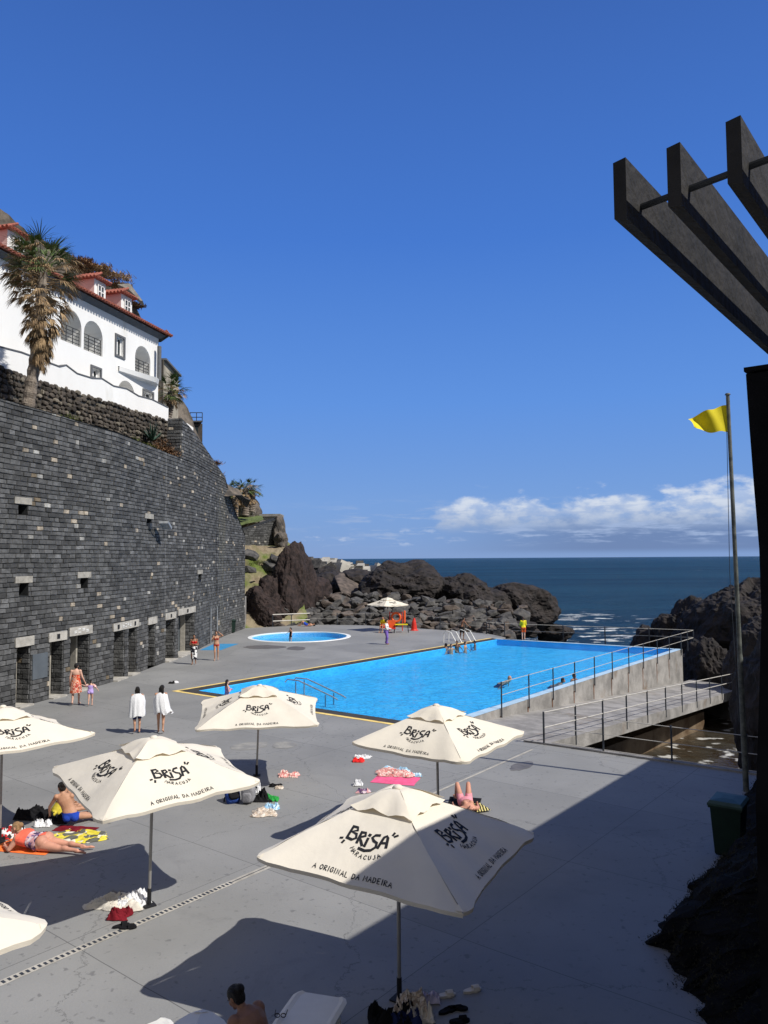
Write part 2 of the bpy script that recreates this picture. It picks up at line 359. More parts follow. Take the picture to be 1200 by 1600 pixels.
# ---- sea
def sea_material():
    m = bpy.data.materials.new('sea_water'); m.use_nodes = True
    T = m.node_tree; nn = T.nodes; ll = T.links; b = nn['Principled BSDF']
    pos = nn.new('ShaderNodeNewGeometry').outputs['Position']
    def nz(scale, det, st=(1, 1, 1), off=0):
        mp = nn.new('ShaderNodeMapping'); mp.inputs['Scale'].default_value = st; mp.inputs['Location'].default_value = (off, off, 0); mp.inputs['Rotation'].default_value = (0, 0, .5)
        ll.new(pos, mp.inputs[0])
        n = nn.new('ShaderNodeTexNoise'); n.inputs['Scale'].default_value = scale; n.inputs['Detail'].default_value = det; n.inputs['Roughness'].default_value = .6
        ll.new(mp.outputs[0], n.inputs['Vector']); return n.outputs[0]
    def ma(op, a, b_=None, cl=False):
        n = nn.new('ShaderNodeMath'); n.operation = op; n.use_clamp = cl
        for i, v in enumerate((a, b_)):
            if v is None: continue
            if isinstance(v, (int, float)): n.inputs[i].default_value = v
            else: ll.new(v, n.inputs[i])
        return n.outputs[0]
    def mr(x, a, b_, lo=0, hi=1):
        n = nn.new('ShaderNodeMapRange'); n.interpolation_type = 'SMOOTHSTEP'; ll.new(x, n.inputs[0])
        for i, v in zip((1, 2, 3, 4), (a, b_, lo, hi)): n.inputs[i].default_value = v
        return n.outputs[0]
    big = nz(.16, 5, (.5, 1.2, 1)); mid = nz(.9, 5, (.6, 1.3, 1), 7); small = nz(3.5, 4)
    h = ma('ADD', ma('MULTIPLY', big, 1.6), ma('ADD', ma('MULTIPLY', mid, .45), ma('MULTIPLY', small, .10)))
    bp = nn.new('ShaderNodeBump'); bp.inputs['Strength'].default_value = 1; bp.inputs['Distance'].default_value = 2.6
    ll.new(h, bp.inputs['Height']); ll.new(bp.outputs[0], b.inputs['Normal'])
    sp = nn.new('ShaderNodeSeparateXYZ'); ll.new(pos, sp.inputs[0])
    def blob(x, y, r0, r1, sy=1.):
        dx = ma('SUBTRACT', sp.outputs[0], x); dy = ma('MULTIPLY', ma('SUBTRACT', sp.outputs[1], y), sy)
        return mr(ma('SQRT', ma('ADD', ma('MULTIPLY', dx, dx), ma('MULTIPLY', dy, dy))), r1, r0)
    near = blob(24, 92, 5, 19, .8)
    for a in ((21.5, 41, 1, 8), (20, 66, 4, 16), (31, 118, 2, 17, .8)): near = ma('MAXIMUM', near, blob(*a))
    fo = nz(.5, 10, (.6, 1.0, 1), 31)
    foam = mr(ma('ADD', fo, ma('MULTIPLY', near, .12)), .655, .71)
    caps = ma('MULTIPLY', mr(nz(.12, 9, (.35, 1.6, 1), 55), .70, .74), mr(sp.outputs[1], 90, 130, 0, .45))
    foam = ma('MAXIMUM', ma('MULTIPLY', foam, near, True), caps)
    patch = mr(nz(.012, 4, (.4, 1.5, 1), 12), .35, .65)
    mx = nn.new('ShaderNodeMix'); mx.data_type = 'RGBA'; ll.new(patch, mx.inputs[0]); mx.inputs[6].default_value = (.007, .036, .080, 1); mx.inputs[7].default_value = (.012, .056, .108, 1)
    m2 = nn.new('ShaderNodeMix'); m2.data_type = 'RGBA'; ll.new(foam, m2.inputs[0]); ll.new(mx.outputs[2], m2.inputs[6]); m2.inputs[7].default_value = (.75, .78, .78, 1)
    ll.new(m2.outputs[2], b.inputs['Base Color'])
    b.inputs['Roughness'].default_value = .9; b.inputs['Specular IOR Level'].default_value = 0
    gl = nn.new('ShaderNodeBsdfGlossy'); gl.inputs['Roughness'].default_value = .14; ll.new(bp.outputs[0], gl.inputs['Normal']); fr = nn.new('ShaderNodeFresnel'); fr.inputs['IOR'].default_value = 1.33; ll.new(bp.outputs[0], fr.inputs['Normal'])
    fk = ma('MULTIPLY', ma('MULTIPLY', fr.outputs[0], .5), mr(foam, 0, .5, 1, 0)); ms = nn.new('ShaderNodeMixShader'); ll.new(fk, ms.inputs[0]); ll.new(b.outputs[0], ms.inputs[1]); ll.new(gl.outputs[0], ms.inputs[2]); ll.new(ms.outputs[0], nn['Material Output'].inputs[0])
    return m
mb = MB(); mb.add([(-25000, -300, SEA), (25000, -300, SEA), (25000, 45000, SEA), (-25000, 45000, SEA)], [(0, 1, 2, 3)])
structure(mb.build('sea', sea_material()))
mb = MB(); mb.add([(-25000, -300, SEA - 6), (25000, -300, SEA - 6), (25000, 45000, SEA - 6), (-25000, 45000, SEA - 6)], [(0, 1, 2, 3)])
structure(mb.build('seabed', M['soil']))

# ---- deck (painted concrete terrace)
AX = Vector((math.sin(R(38.4)), math.cos(R(38.4)), 0)); BX = Vector((AX.y, -AX.x, 0))
def deck_material():
    m = mat('painted_deck_concrete', (.232, .233, .228), .62, .05, .5, .12, 26, space='World', mix2=((.270, .270, .264), .35, .42, .66), spec=.3)
    T = m.node_tree; nn = T.nodes; ll = T.links; b = nn['Principled BSDF']
    pos = nn.new('ShaderNodeNewGeometry').outputs['Position']
    mp = nn.new('ShaderNodeMapping'); mp.inputs['Rotation'].default_value = (0, 0, R(38.4)); ll.new(pos, mp.inputs[0])
    sp = nn.new('ShaderNodeSeparateXYZ'); ll.new(mp.outputs[0], sp.inputs[0])
    wob = nn.new('ShaderNodeTexNoise'); wob.inputs['Scale'].default_value = .8; ll.new(pos, wob.inputs['Vector'])
    def ma(op, a, b_=None):
        n = nn.new('ShaderNodeMath'); n.operation = op
        for i, v in enumerate((a, b_)):
            if v is None: continue
            if isinstance(v, (int, float)): n.inputs[i].default_value = v
            else: ll.new(v, n.inputs[i])
        return n.outputs[0]
    def joint(x, per, off, wd):
        a = ma('PINGPONG', ma('ADD', ma('ADD', x, off), ma('MULTIPLY', wob.outputs[0], .03)), per / 2)
        return ma('LESS_THAN', a, wd)
    ln = ma('MAXIMUM', joint(sp.outputs[1], 3.7, 1.05, .007), joint(sp.outputs[0], 4.6, 1.9, .006))
    def cellid(x, per, off): return ma('FLOOR', ma('DIVIDE', ma('ADD', x, off), per))
    cx_ = nn.new('ShaderNodeCombineXYZ'); ll.new(cellid(sp.outputs[1], 3.7, 1.05), cx_.inputs[0]); ll.new(cellid(sp.outputs[0], 4.6, 1.9), cx_.inputs[1]); wn_ = nn.new('ShaderNodeTexWhiteNoise'); ll.new(cx_.outputs[0], wn_.inputs['Vector'])
    # scuffs: small darker smears trodden by wet feet
    vo = nn.new('ShaderNodeTexNoise'); vo.inputs['Scale'].default_value = 7.5; vo.inputs['Detail'].default_value = 3; ll.new(pos, vo.inputs['Vector'])
    gate = nn.new('ShaderNodeTexNoise'); gate.inputs['Scale'].default_value = .28; gate.inputs['Detail'].default_value = 2; ll.new(pos, gate.inputs['Vector'])
    sc = nn.new('ShaderNodeMapRange'); sc.inputs[1].default_value = .62; sc.inputs[2].default_value = .70; sc.inputs[4].default_value = .55; ll.new(vo.outputs[0], sc.inputs[0])
    gt = nn.new('ShaderNodeMapRange'); gt.inputs[1].default_value = .34; gt.inputs[2].default_value = .5; ll.new(gate.outputs[0], gt.inputs[0])
    scf = ma('MULTIPLY', sc.outputs[0], gt.outputs[0])
    pale = nn.new('ShaderNodeTexNoise'); pale.inputs['Scale'].default_value = 1.7; pale.inputs['Detail'].default_value = 8; pale.inputs['Roughness'].default_value = .7; ll.new(pos, pale.inputs['Vector'])
    pm = nn.new('ShaderNodeMapRange'); pm.inputs[1].default_value = .66; pm.inputs[2].default_value = .72; pm.inputs[4].default_value = .5; ll.new(pale.outputs[0], pm.inputs[0])
    base = b.inputs['Base Color'].links[0].from_socket
    def mixc(f, a, col):
        mx = nn.new('ShaderNodeMix'); mx.data_type = 'RGBA'; ll.new(f, mx.inputs[0]); ll.new(a, mx.inputs[6]); mx.inputs[7].default_value = (*col, 1); return mx.outputs[2]
    tone = nn.new('ShaderNodeVectorMath'); tone.operation = 'SCALE'; ll.new(base, tone.inputs[0]); tv = nn.new('ShaderNodeMapRange'); ll.new(wn_.outputs[0], tv.inputs[0]); tv.inputs[3].default_value = .93; tv.inputs[4].default_value = 1.05; ll.new(tv.outputs[0], tone.inputs['Scale'])
    big = nn.new('ShaderNodeTexNoise'); big.inputs['Scale'].default_value = .9; big.inputs['Detail'].default_value = 9; big.inputs['Roughness'].default_value = .72; big.inputs['Distortion'].default_value = .6; ll.new(pos, big.inputs['Vector'])
    bm_ = nn.new('ShaderNodeMapRange'); bm_.inputs[1].default_value = .56; bm_.inputs[2].default_value = .68; bm_.inputs[4].default_value = .35; ll.new(big.outputs[0], bm_.inputs[0])
    ck = nn.new('ShaderNodeTexVoronoi'); ck.feature = 'DISTANCE_TO_EDGE'; ck.inputs['Scale'].default_value = .16; dn = nn.new('ShaderNodeVectorMath'); dn.operation = 'ADD'; sc2 = nn.new('ShaderNodeVectorMath'); sc2.operation = 'SCALE'; sc2.inputs['Scale'].default_value = .8
    ll.new(pale.outputs['Color'], sc2.inputs[0]); ll.new(pos, dn.inputs[0]); ll.new(sc2.outputs[0], dn.inputs[1]); ll.new(dn.outputs[0], ck.inputs['Vector'])
    ckl = ma('MULTIPLY', ma('LESS_THAN', ck.outputs['Distance'], .0011), .7)
    c = mixc(scf, tone.outputs[0], (.10, .10, .105)); c = mixc(bm_.outputs[0], c, (.155, .155, .155)); c = mixc(ckl, c, (.09, .09, .09)); c = mixc(pm.outputs[0], c, (.34, .34, .34)); c = mixc(ln, c, (.11, .11, .11))
    ll.new(c, b.inputs['Base Color'])
    return m
def xy(p): return (p.x, p.y)
NL, NR, FR, FL = G(268, 1080), G(673, 1142), G(1066, 1014), G(765, 997)
EW = G(820, 1158); EE = G(1160, 1207); E2 = EE + (EE - EW).normalized() * 6
K0 = G(850, 1163)                      # walkway outer near corner
WALL = [Vector(p) for p in ((-19.5, 12, 0), (-16.6, 20.5, 0), (-14.3, 30.3, 0), (-12.8, 36.5, 0), (-11.9, 47.9, 0), (-12.0, 58, 0), (-11.6, 64, 0))]
FB = [G(375, 982), G(432, 979), G(482, 976), G(570, 977), G(640, 981), G(700, 985), G(762, 990), G(790, 996)]
outer = [(-24, -8), (16, -8), xy(E2), xy(EE), xy(EW), xy(NR), xy(NL), xy(FL)] + [xy(FB[i]) for i in (7, 6, 5, 4, 3, 2, 1, 0)] + [(-13.5, 66), (-24, 60)]
kc = G(468, 995); KR = 3.75
kid = [(kc.x + KR * math.cos(2 * math.pi * i / 64), kc.y + KR * 1.02 * math.sin(2 * math.pi * i / 64)) for i in range(64)]
mb = MB()
tri = geometry.tessellate_polygon([[Vector((*p, 0)) for p in outer], [Vector((*p, 0)) for p in kid]])
allp = outer + kid; mb.add([(*p, 0) for p in allp], [tuple(t) for t in tri])
n = len(outer); mb.add([(*p, 0) for p in outer] + [(*p, -6) for p in outer], [(i, (i + 1) % n, (i + 1) % n + n, i + n) for i in range(n)])
DECK = deck_material()
o = mb.build('pool_deck', [DECK, M['conc']]); structure(o)
for p in o.data.polygons:
    if abs(p.normal.z) < .5: p.material_index = 1
# ---- pool basin
cen = (NL + NR + FR + FL) / 4
def inset(poly, d):
    out = []; n = len(poly)
    for i in range(n):
        p0, p1, p2 = poly[i - 1], poly[i], poly[(i + 1) % n]; dd = d if not isinstance(d, (list, tuple)) else None
        def edge(a, b, k):
            t = (b - a).normalized(); nrm = Vector((-t.y, t.x, 0)); m_ = (a + b) / 2
            if (cen_ - m_).dot(nrm) < 0: nrm = -nrm
            return a + nrm * k, t
        ka = d[i - 1] if dd is None else dd; kb = d[i] if dd is None else dd
        a, ta = edge(p0, p1, ka); b, tb = edge(p1, p2, kb)
        den = ta.x * tb.y - ta.y * tb.x; s_ = ((b.x - a.x) * tb.y - (b.y - a.y) * tb.x) / den
        out.append(a + ta * s_)
    return out
cen_ = cen
P0 = [NL, NR, FR, FL]                  # near, right, far, left edges
P1 = inset(P0, [.20, 0.001, 0.001, .20]); P2 = inset(P0, [.75, .42, .34, .75])
def ring_sheet(A, B, z, m, name, edges=(0, 1, 2, 3), kind=True):
    mb = MB(); n = len(A)
    for e in edges:
        j = (e + 1) % n; mb.add([Vector((p.x, p.y, z)) for p in (A[e], A[j], B[j], B[e])], [(0, 1, 2, 3)])
    o = mb.build(name, m); structure(o); return o
ring_sheet(P0, P1, .008, M['yellow'], 'yellow_edge_line', (0, 3))
mb = MB()
for e in (0, 3):
    j = (e + 1) % 4; mb.add([Vector((p.x, p.y, .004)) for p in (P1[e], P1[j], P2[j], P2[e])] + [Vector((p.x, p.y, -.3)) for p in (P2[e], P2[j])], [(0, 1, 2, 3), (3, 2, 5, 4)])
structure(mb.build('pool_gutter', M['gutter']))
# raised right and far walls
mb = MB()
def wallseg(a, b, ai, bi, z0, z1): mb.hexa([Vector((p.x, p.y, z0)) for p in (a, b, bi, ai)], [Vector((p.x, p.y, z1)) for p in (a, b, bi, ai)])
wallseg(NR, FR, P2[1], P2[2], -6, -.012); wallseg(FR, FL, P2[2], P2[3], -6, -.016)
structure(mb.build('pool_wall', M['conc']))
ring_sheet(P0, P2, -.004, M['rim'], 'pool_rim', (1, 2))
PB = mat('pool_blue_floor', (.05, .47, .86), .5, .05, .5, space='World', mix2=((.08, .54, .90), 1.2, .45, .7))
mb = MB()
q = [Vector((p.x, p.y, -.42)) for p in P2]; t_ = [Vector((p.x, p.y, -.02)) for p in P2]
cb = (q[0] + q[1] + q[2] + q[3]) / 4
for L_ in (q, t_):
    for i in range(4): L_[i] = L_[i] + Vector((cb.x - L_[i].x, cb.y - L_[i].y, 0)).normalized() * .012
mb.add(q + t_, [(0, 1, 2, 3)] + [(i, (i + 1) % 4, (i + 1) % 4 + 4, i + 4) for i in range(4)])
structure(mb.build('pool_basin', PB))
def water_material(name, tint, sc, dist):
    m = bpy.data.materials.new(name); m.use_nodes = True; T = m.node_tree; nn = T.nodes; ll = T.links
    for x in list(nn): nn.remove(x)
    out = nn.new('ShaderNodeOutputMaterial'); mix = nn.new('ShaderNodeMixShader'); tr = nn.new('ShaderNodeBsdfTransparent'); gl = nn.new('ShaderNodeBsdfGlossy'); fr = nn.new('ShaderNodeFresnel')
    tr.inputs[0].default_value = (*tint, 1); gl.inputs['Roughness'].default_value = .06; fr.inputs['IOR'].default_value = 1.33
    pos = nn.new('ShaderNodeNewGeometry').outputs['Position']; hs = None
    for s_, wgt in ((sc, 1.), (sc * 2.7, .35), (sc * .3, 1.2)):
        n = nn.new('ShaderNodeTexNoise'); n.inputs['Scale'].default_value = s_; n.inputs['Detail'].default_value = 3; ll.new(pos, n.inputs['Vector'])
        x = nn.new('ShaderNodeMath'); x.operation = 'MULTIPLY'; x.inputs[1].default_value = wgt; ll.new(n.outputs[0], x.inputs[0])
        if hs is None: hs = x.outputs[0]
        else:
            y = nn.new('ShaderNodeMath'); y.operation = 'ADD'; ll.new(hs, y.inputs[0]); ll.new(x.outputs[0], y.inputs[1]); hs = y.outputs[0]
    bp = nn.new('ShaderNodeBump'); bp.inputs['Distance'].default_value = dist; bp.inputs['Strength'].default_value = 1; ll.new(hs, bp.inputs['Height'])
    ll.new(bp.outputs[0], gl.inputs['Normal']); ll.new(bp.outputs[0], fr.inputs['Normal'])
    fm = nn.new('ShaderNodeMath'); fm.operation = 'MULTIPLY'; fm.inputs[1].default_value = .55; ll.new(fr.outputs[0], fm.inputs[0])
    ll.new(fm.outputs[0], mix.inputs[0]); ll.new(tr.outputs[0], mix.inputs[1]); ll.new(gl.outputs[0], mix.inputs[2]); ll.new(mix.outputs[0], out.inputs[0])
    return m
PW = water_material('pool_water', (.76, .95, 1.0), 3.2, .06)
mb = MB(); mb.add([Vector((p.x, p.y, -.05)) for p in P2], [(0, 1, 2, 3)])
structure(mb.build('pool_water', PW))
# ---- round paddling pool
mb = MB(); rin = KR - .28
def circ(r, z): return [Vector((kc.x + r * math.cos(2 * math.pi * i / 64), kc.y + r * 1.02 * math.sin(2 * math.pi * i / 64), z)) for i in range(64)]
mb.loft([circ(KR + .02, 0.0), circ(KR, .03), circ(rin, .03), circ(rin, -.1)], cap=False)
structure(mb.build('paddling_pool_rim', M['whiterim']))
mb = MB(); mb.loft([circ(rin, -.05), circ(rin - .05, -.35)], cap=False); mb.add(circ(rin - .05, -.35), [tuple(range(64))]); structure(mb.build('paddling_pool_basin', PB))
mb = MB(); mb.add(circ(rin, -.03), [tuple(range(64))]); structure(mb.build('paddling_pool_water', water_material('paddling_water', (.85, .97, 1), 3, .05)))
# ---- walkway, platform, tidal channel wall
WF = G(1066, 1070, -2.0); WO = G(1145, 1080, -1.8)
mb = MB()
wdir = (WF - NR); wdir.z = 0
a0, a1 = Vector((NR.x, NR.y, 0)), Vector((FR.x, FR.y, -2.0)); b0, b1 = Vector((K0.x, K0.y, 0)), Vector((WO.x, WO.y, -1.8))
ext = (FR - NR).normalized() * 9
def slab(p, zt): return [Vector((x.x, x.y, x.z - zt)) for x in p]
top4 = [a0, a1, b1, b0]; mb.hexa(slab(top4, .45), [p - Vector((0, 0, .004)) for p in top4])
pl = [a1, a1 + ext - Vector((0, 0, .4)), b1 + ext * .55 - Vector((0, 0, .4)), b1]; mb.hexa(slab(pl, 4), [p - Vector((0, 0, .006)) for p in pl])
tri4 = [Vector((EW.x, EW.y, 0)), a0, b0]; mb.add([p - Vector((0, 0, .01)) for p in tri4], [(0, 1, 2)])
structure(mb.build('walkway', M['conc']))
mb = MB()
c0, c1 = G(868, 1196, -2.5), G(1100, 1112, -2.6); sd_ = (c1 - c0).cross(Vector((0, 0, 1))).normalized() * -.9
mb.hexa([Vector((p.x, p.y, -6)) for p in (c0, c1, c1 + sd_, c0 + sd_)], [c0, c1, c1 + sd_, c0 + sd_])
tag(mb.build('channel_wall', M['concwet'], origin=c0), 'low brown stained concrete wall standing in the tidal channel below the walkway', 'wall')
chm = mat('channel_water_brown', (.030, .020, .010), .12, .5, .8, 1.0, 3.0, col2=(.055, .05, .04), space='World', mix2=((.62, .62, .60), 1.1, .60, .68), spec=.25)
mb = MB(); mb.add([(6, 12, SEA + .03), (38, 12, SEA + .03), (38, 46, SEA + .03), (24, 50, SEA + .03), (6, 40, SEA + .03)], [(0, 1, 2, 3, 4)]); structure(mb.build('channel_water', chm))
# wall closing the dark space below the walkway
mb = MB()
d0, d1 = lerp(a0, b0, .25), lerp(a1, b1, .25)
mb.hexa([Vector((d0.x, d0.y, -6)), Vector((d1.x, d1.y, -6)), Vector((d1.x - .4, d1.y + .2, -6)), Vector((d0.x - .4, d0.y + .2, -6))], [Vector((d0.x, d0.y, -.5)), Vector((d1.x, d1.y, -2.5)), Vector((d1.x - .4, d1.y + .2, -2.5)), Vector((d0.x - .4, d0.y + .2, -.5))])
structure(mb.build('walkway_support', M['concwet']))
# ---- thin kerb lip on the deck edge
mb = MB(); mb.bar(EW + Vector((0, 0, .02)), E2 + Vector((0, 0, .02)), .16, .05); structure(mb.build('deck_edge_strip', M['conc']))
# ---- drain channel with slots, then the plain seam beyond it
mb = MB(); g0, g1 = G(-30, 1550), G(424, 1352); g2 = G(690, 1231); g3 = G(832, 1171)
dr = (g1 - g0).normalized(); ds = Vector((dr.y, -dr.x, 0))
def strip(mb, a, b, wd, z):
    s_ = (b - a).normalized().cross(Vector((0, 0, 1))) * wd / 2
    mb.add([Vector((p.x, p.y, z)) for p in (a - s_, b - s_, b + s_, a + s_)], [(0, 1, 2, 3)])
strip(mb, g0, g1, .15, .004); strip(mb, g1, g3, .07, .0045); mb.mi = 1
Ln = (g1 - g0).length; k = int(Ln / .085)
for i in range(k):
    p = g0 + dr * (i + .5) * .085
    if i < k * .82: mb.add([Vector((x.x, x.y, .008)) for x in (p - dr * .02 - ds * .042, p + dr * .02 - ds * .042, p + dr * .02 + ds * .042, p - dr * .02 + ds * .042)], [(0, 1, 2, 3)])
strip(mb, g0 + dr * Ln * .82, g1, .02, .008)
structure(mb.build('drain_channel', [M['lintel'], M['postdark']]))
# worn repair patches on the deck
mb = MB()
def patchp(u0, u1, v0, v1, z=.006, sk=0):
    n = 22; cx = (u0 + u1) / 2; cy = (v0 + v1) / 2; pts = []
    for i in range(n):
        t = 2 * math.pi * i / n; r = 1 + random.uniform(-.12, .12); pts.append(G(cx + (u1 - u0) / 2 * r * math.cos(t), cy + (v1 - v0) / 2 * r * math.sin(t) + sk * math.cos(t)) + Vector((0, 0, z)))
    mb.add(pts, [tuple(range(n))])
patchp(357, 421, 1160, 1172, sk=-3); patchp(424, 463, 1159, 1170)
structure(mb.build('pale_repair_patches', mat('worn_patch', (.28, .275, .26), .85, .15, 6, space='World', mix2=((.21, .21, .21), 3, .45, .6))))
mb = MB(); patchp(796, 834, 1191, 1203, sk=-4); patchp(380, 445, 1008, 1014); patchp(448, 478, 1010, 1016)
structure(mb.build('damp_patches', mat('damp_patch', (.13, .12, .11), .5, .2, 3, space='World')))
# shower tray
mb = MB(); tr4 = [G(312, 1016), G(345, 1016), G(373, 1006), G(335, 1006)]
mb.add([p + Vector((0, 0, .006)) for p in tr4], [(0, 1, 2, 3)]); structure(mb.build('shower_tray', M['bluepaint']))

# ================================================================== THE BIG BLOCK WALL
cum = [0]
for a, b in zip(WALL, WALL[1:]): cum.append(cum[-1] + (b - a).length)
def wpos(s, z, off=0.):
    s = max(0, min(cum[-1] - 1e-4, s)); i = max(j for j in range(len(cum) - 1) if cum[j] <= s)
    t = (WALL[i + 1] - WALL[i]).normalized(); p = WALL[i] + t * (s - cum[i]); n = Vector((t.y, -t.x, 0))
    return Vector((p.x, p.y, z)) + n * off
def W(u, v):                            # pixel -> (distance along wall, height)
    d = ray(u, v); k = d.x / d.y
    for i in range(len(WALL) - 1):
        a, b = WALL[i], WALL[i + 1]; e = b - a
        den = e.x - k * e.y
        if abs(den) < 1e-9: continue
        t = (k * a.y - a.x) / den
        if -1e-6 <= t <= 1 + 1e-6:
            y = a.y + t * e.y; return cum[i] + t * e.length, CAMH + d.z / d.y * y
    return None
def Wg(u, v):
    r = W(u, v); return r
def ytos(y):
    for i in range(len(WALL) - 1):
        if WALL[i].y <= y <= WALL[i + 1].y: return cum[i] + (y - WALL[i].y) / (WALL[i + 1].y - WALL[i].y) * (cum[i + 1] - cum[i])
S58 = ytos(58); S46 = ytos(45.6); SE = cum[-1]; S22 = ytos(21)
def topz(s):
    return (11.72 + .26 * max(0, 1 - (s - S22) / (S46 - S22))) if s < S58 else lerp(11.72, 7.7, ((s - S58) / (SE - S58)) ** .8)
def topu(s):                            # upper return wall
    return lerp(14.15, 11.9, (s - S46) / (S58 - S46))
holes = []                              # (s0, s1, z0, z1, kind)
doors = [((24, 46), 2.35, 'frame'), ((76, 98), 2.35, 'frame'), ((108, 138), 2.45, 'door'), ((176, 193), 2.35, 'frame'), ((199, 212), 2.35, 'frame'), ((230, 241), 2.3, 'none'), ((257, 271), 2.35, 'frame'), ((277, 302), 2.45, 'door')]
for (u0, u1), h, k in doors:
    s0 = W(u0, 1060)[0]; s1 = W(u1, 1040)[0]; holes.append((s0, s1, -.01, h, k))
niches = [((28, 42), (787, 808)), ((29, 43), (911, 930)), ((125, 136), (903, 919)), ((309, 314), (897, 907)), ((228, 236), (810, 822))]
for (u0, u1), (v0, v1) in niches:
    sa, zt = W(u0, v0); sb, zb = W(u1, v1); holes.append((sa, sb, zb, zt, 'niche'))
doorholes = [h for h in holes if h[4] != 'niche']
rb = random.Random(3)
def bricks(mb, s0, s1, z0, zt, hole, pfun, lo=.28, hi=.64, pale=.036):
    z = z0
    while z < 15:
        h = rb.uniform(.17, .215); s = s0 - rb.uniform(0, .6); anyb = False
        while s < s1:
            isp = rb.random() < pale; Lb = rb.uniform(.24, .42) if isp else rb.uniform(lo, hi)
            a, b = max(s, s0), min(s + Lb, s1); s += Lb
            if b - a < .05: continue
            zm = z + h / 2; segs = [(a, b)]
            for (h0, h1, hz0, hz1, kk) in hole:
                if hz0 - .02 < zm < hz1 + .02 or (z < hz1 < z + h and zm < hz1):
                    ns = []
                    for (p, q) in segs:
                        if q <= h0 or p >= h1: ns.append((p, q))
                        else:
                            if p < h0: ns.append((p, h0))
                            if q > h1: ns.append((h1, q))
                    segs = ns
            for (p, q) in segs:
                if q - p < .05: continue
                t = min(zt(p), zt(q)); zz = min(z + h, t)
                if zz - z < .06: continue
                anyb = True; j = lambda: rb.uniform(-.010, .010); g = .007
                c4 = [(p + g, z + g), (q - g, z + g), (q - g, zz - g), (p + g, zz - g)]; e = .016; pr = rb.uniform(.03, .062)
                fr = [(p + g + e, z + g + e), (q - g - e, z + g + e), (q - g - e, zz - g - e), (p + g + e, zz - g - e)]
                if isp:
                    if rb.random() < .85: v = rb.uniform(.75, 1.05); mb.col = (.50 * v, .43 * v, .34 * v) if rb.random() < .6 else (.46 * v, .45 * v, .42 * v)
                    else: mb.col = (.20, .16, .11)
                else:
                    v = rb.uniform(.55, 1.4); v = v * (1.5 if rb.random() < .04 else 1); mb.col = (.106 * v, .107 * v, .108 * v)
                wz = lambda x, y: y + .03 * noise.noise(Vector((x * .45, y * .9, 3))); bk = [pfun(x, wz(x, y), .0) for x, y in c4]; ft = [pfun(x + j(), wz(x, y) + j(), pr + rb.uniform(-.008, .008)) for x, y in fr]
                mb.add(bk + ft, [(4, 5, 6, 7), (0, 1, 5, 4), (1, 2, 6, 5), (2, 3, 7, 6), (3, 0, 4, 7)])
        z += h
        if not anyb and z > 2: break
wall_root = thing('stone_block_wall', 'towering dark grey basalt block wall with scattered pale stones and doorways', 'wall', (-14, 30, 0))
mb = MB(); bricks(mb, S22, SE, 0, topz, holes, wpos)
mb.build('stone_facing', M['basalt'], wall_root)
# mortar backing with openings + depth
mb = MB()
ss = sorted(set([S22, SE, S58] + [x for h in holes for x in h[:2]] + [c for c in cum if S22 < c < SE] + [lerp(S58, SE, i / 6) for i in range(7)]))
zs_all = [0, 11.72]
for a, b in zip(ss, ss[1:]):
    if b - a < 1e-4: continue
    zt = (topz(a) , topz(b)); m_ = (a + b) / 2
    cuts = sorted([(h[2], h[3]) for h in holes if h[0] < m_ < h[1]]); z = 0
    for c0_, c1_ in cuts + [(None, None)]:
        if c0_ is None: mb.add([wpos(a, z, .012), wpos(b, z, .012), wpos(b, zt[1], .012), wpos(a, zt[0], .012)], [(0, 1, 2, 3)])
        else:
            if c0_ > z: mb.add([wpos(a, z, .012), wpos(b, z, .012), wpos(b, c0_, .012), wpos(a, c0_, .012)], [(0, 1, 2, 3)])
            z = c1_
    mb.add([wpos(a, zt[0], .05), wpos(b, zt[1], .05), wpos(b, zt[1], -1.6), wpos(a, zt[0], -1.6)], [(0, 1, 2, 3)])
mb.add([wpos(SE - .001, 0, .03), wpos(SE - .001, 0, -3), wpos(SE - .001, 7.7, -3), wpos(SE - .001, 7.7, .03)], [(0, 1, 2, 3)])
for (a, b, z0, z1, kk) in holes:
    dp = -.42 if kk == 'niche' else -.95; z0 = max(z0, 0)
    f = [wpos(a, z0, .03), wpos(b, z0, .03), wpos(b, z1, .03), wpos(a, z1, .03)]; k = [wpos(a, z0, dp), wpos(b, z0, dp), wpos(b, z1, dp), wpos(a, z1, dp)]
    mb.add(f + k, [(4, 5, 6, 7), (0, 1, 5, 4), (2, 3, 7, 6), (3, 0, 4, 7), (1, 2, 6, 5)])
mb.build('backing', M['mortar'], wall_root)
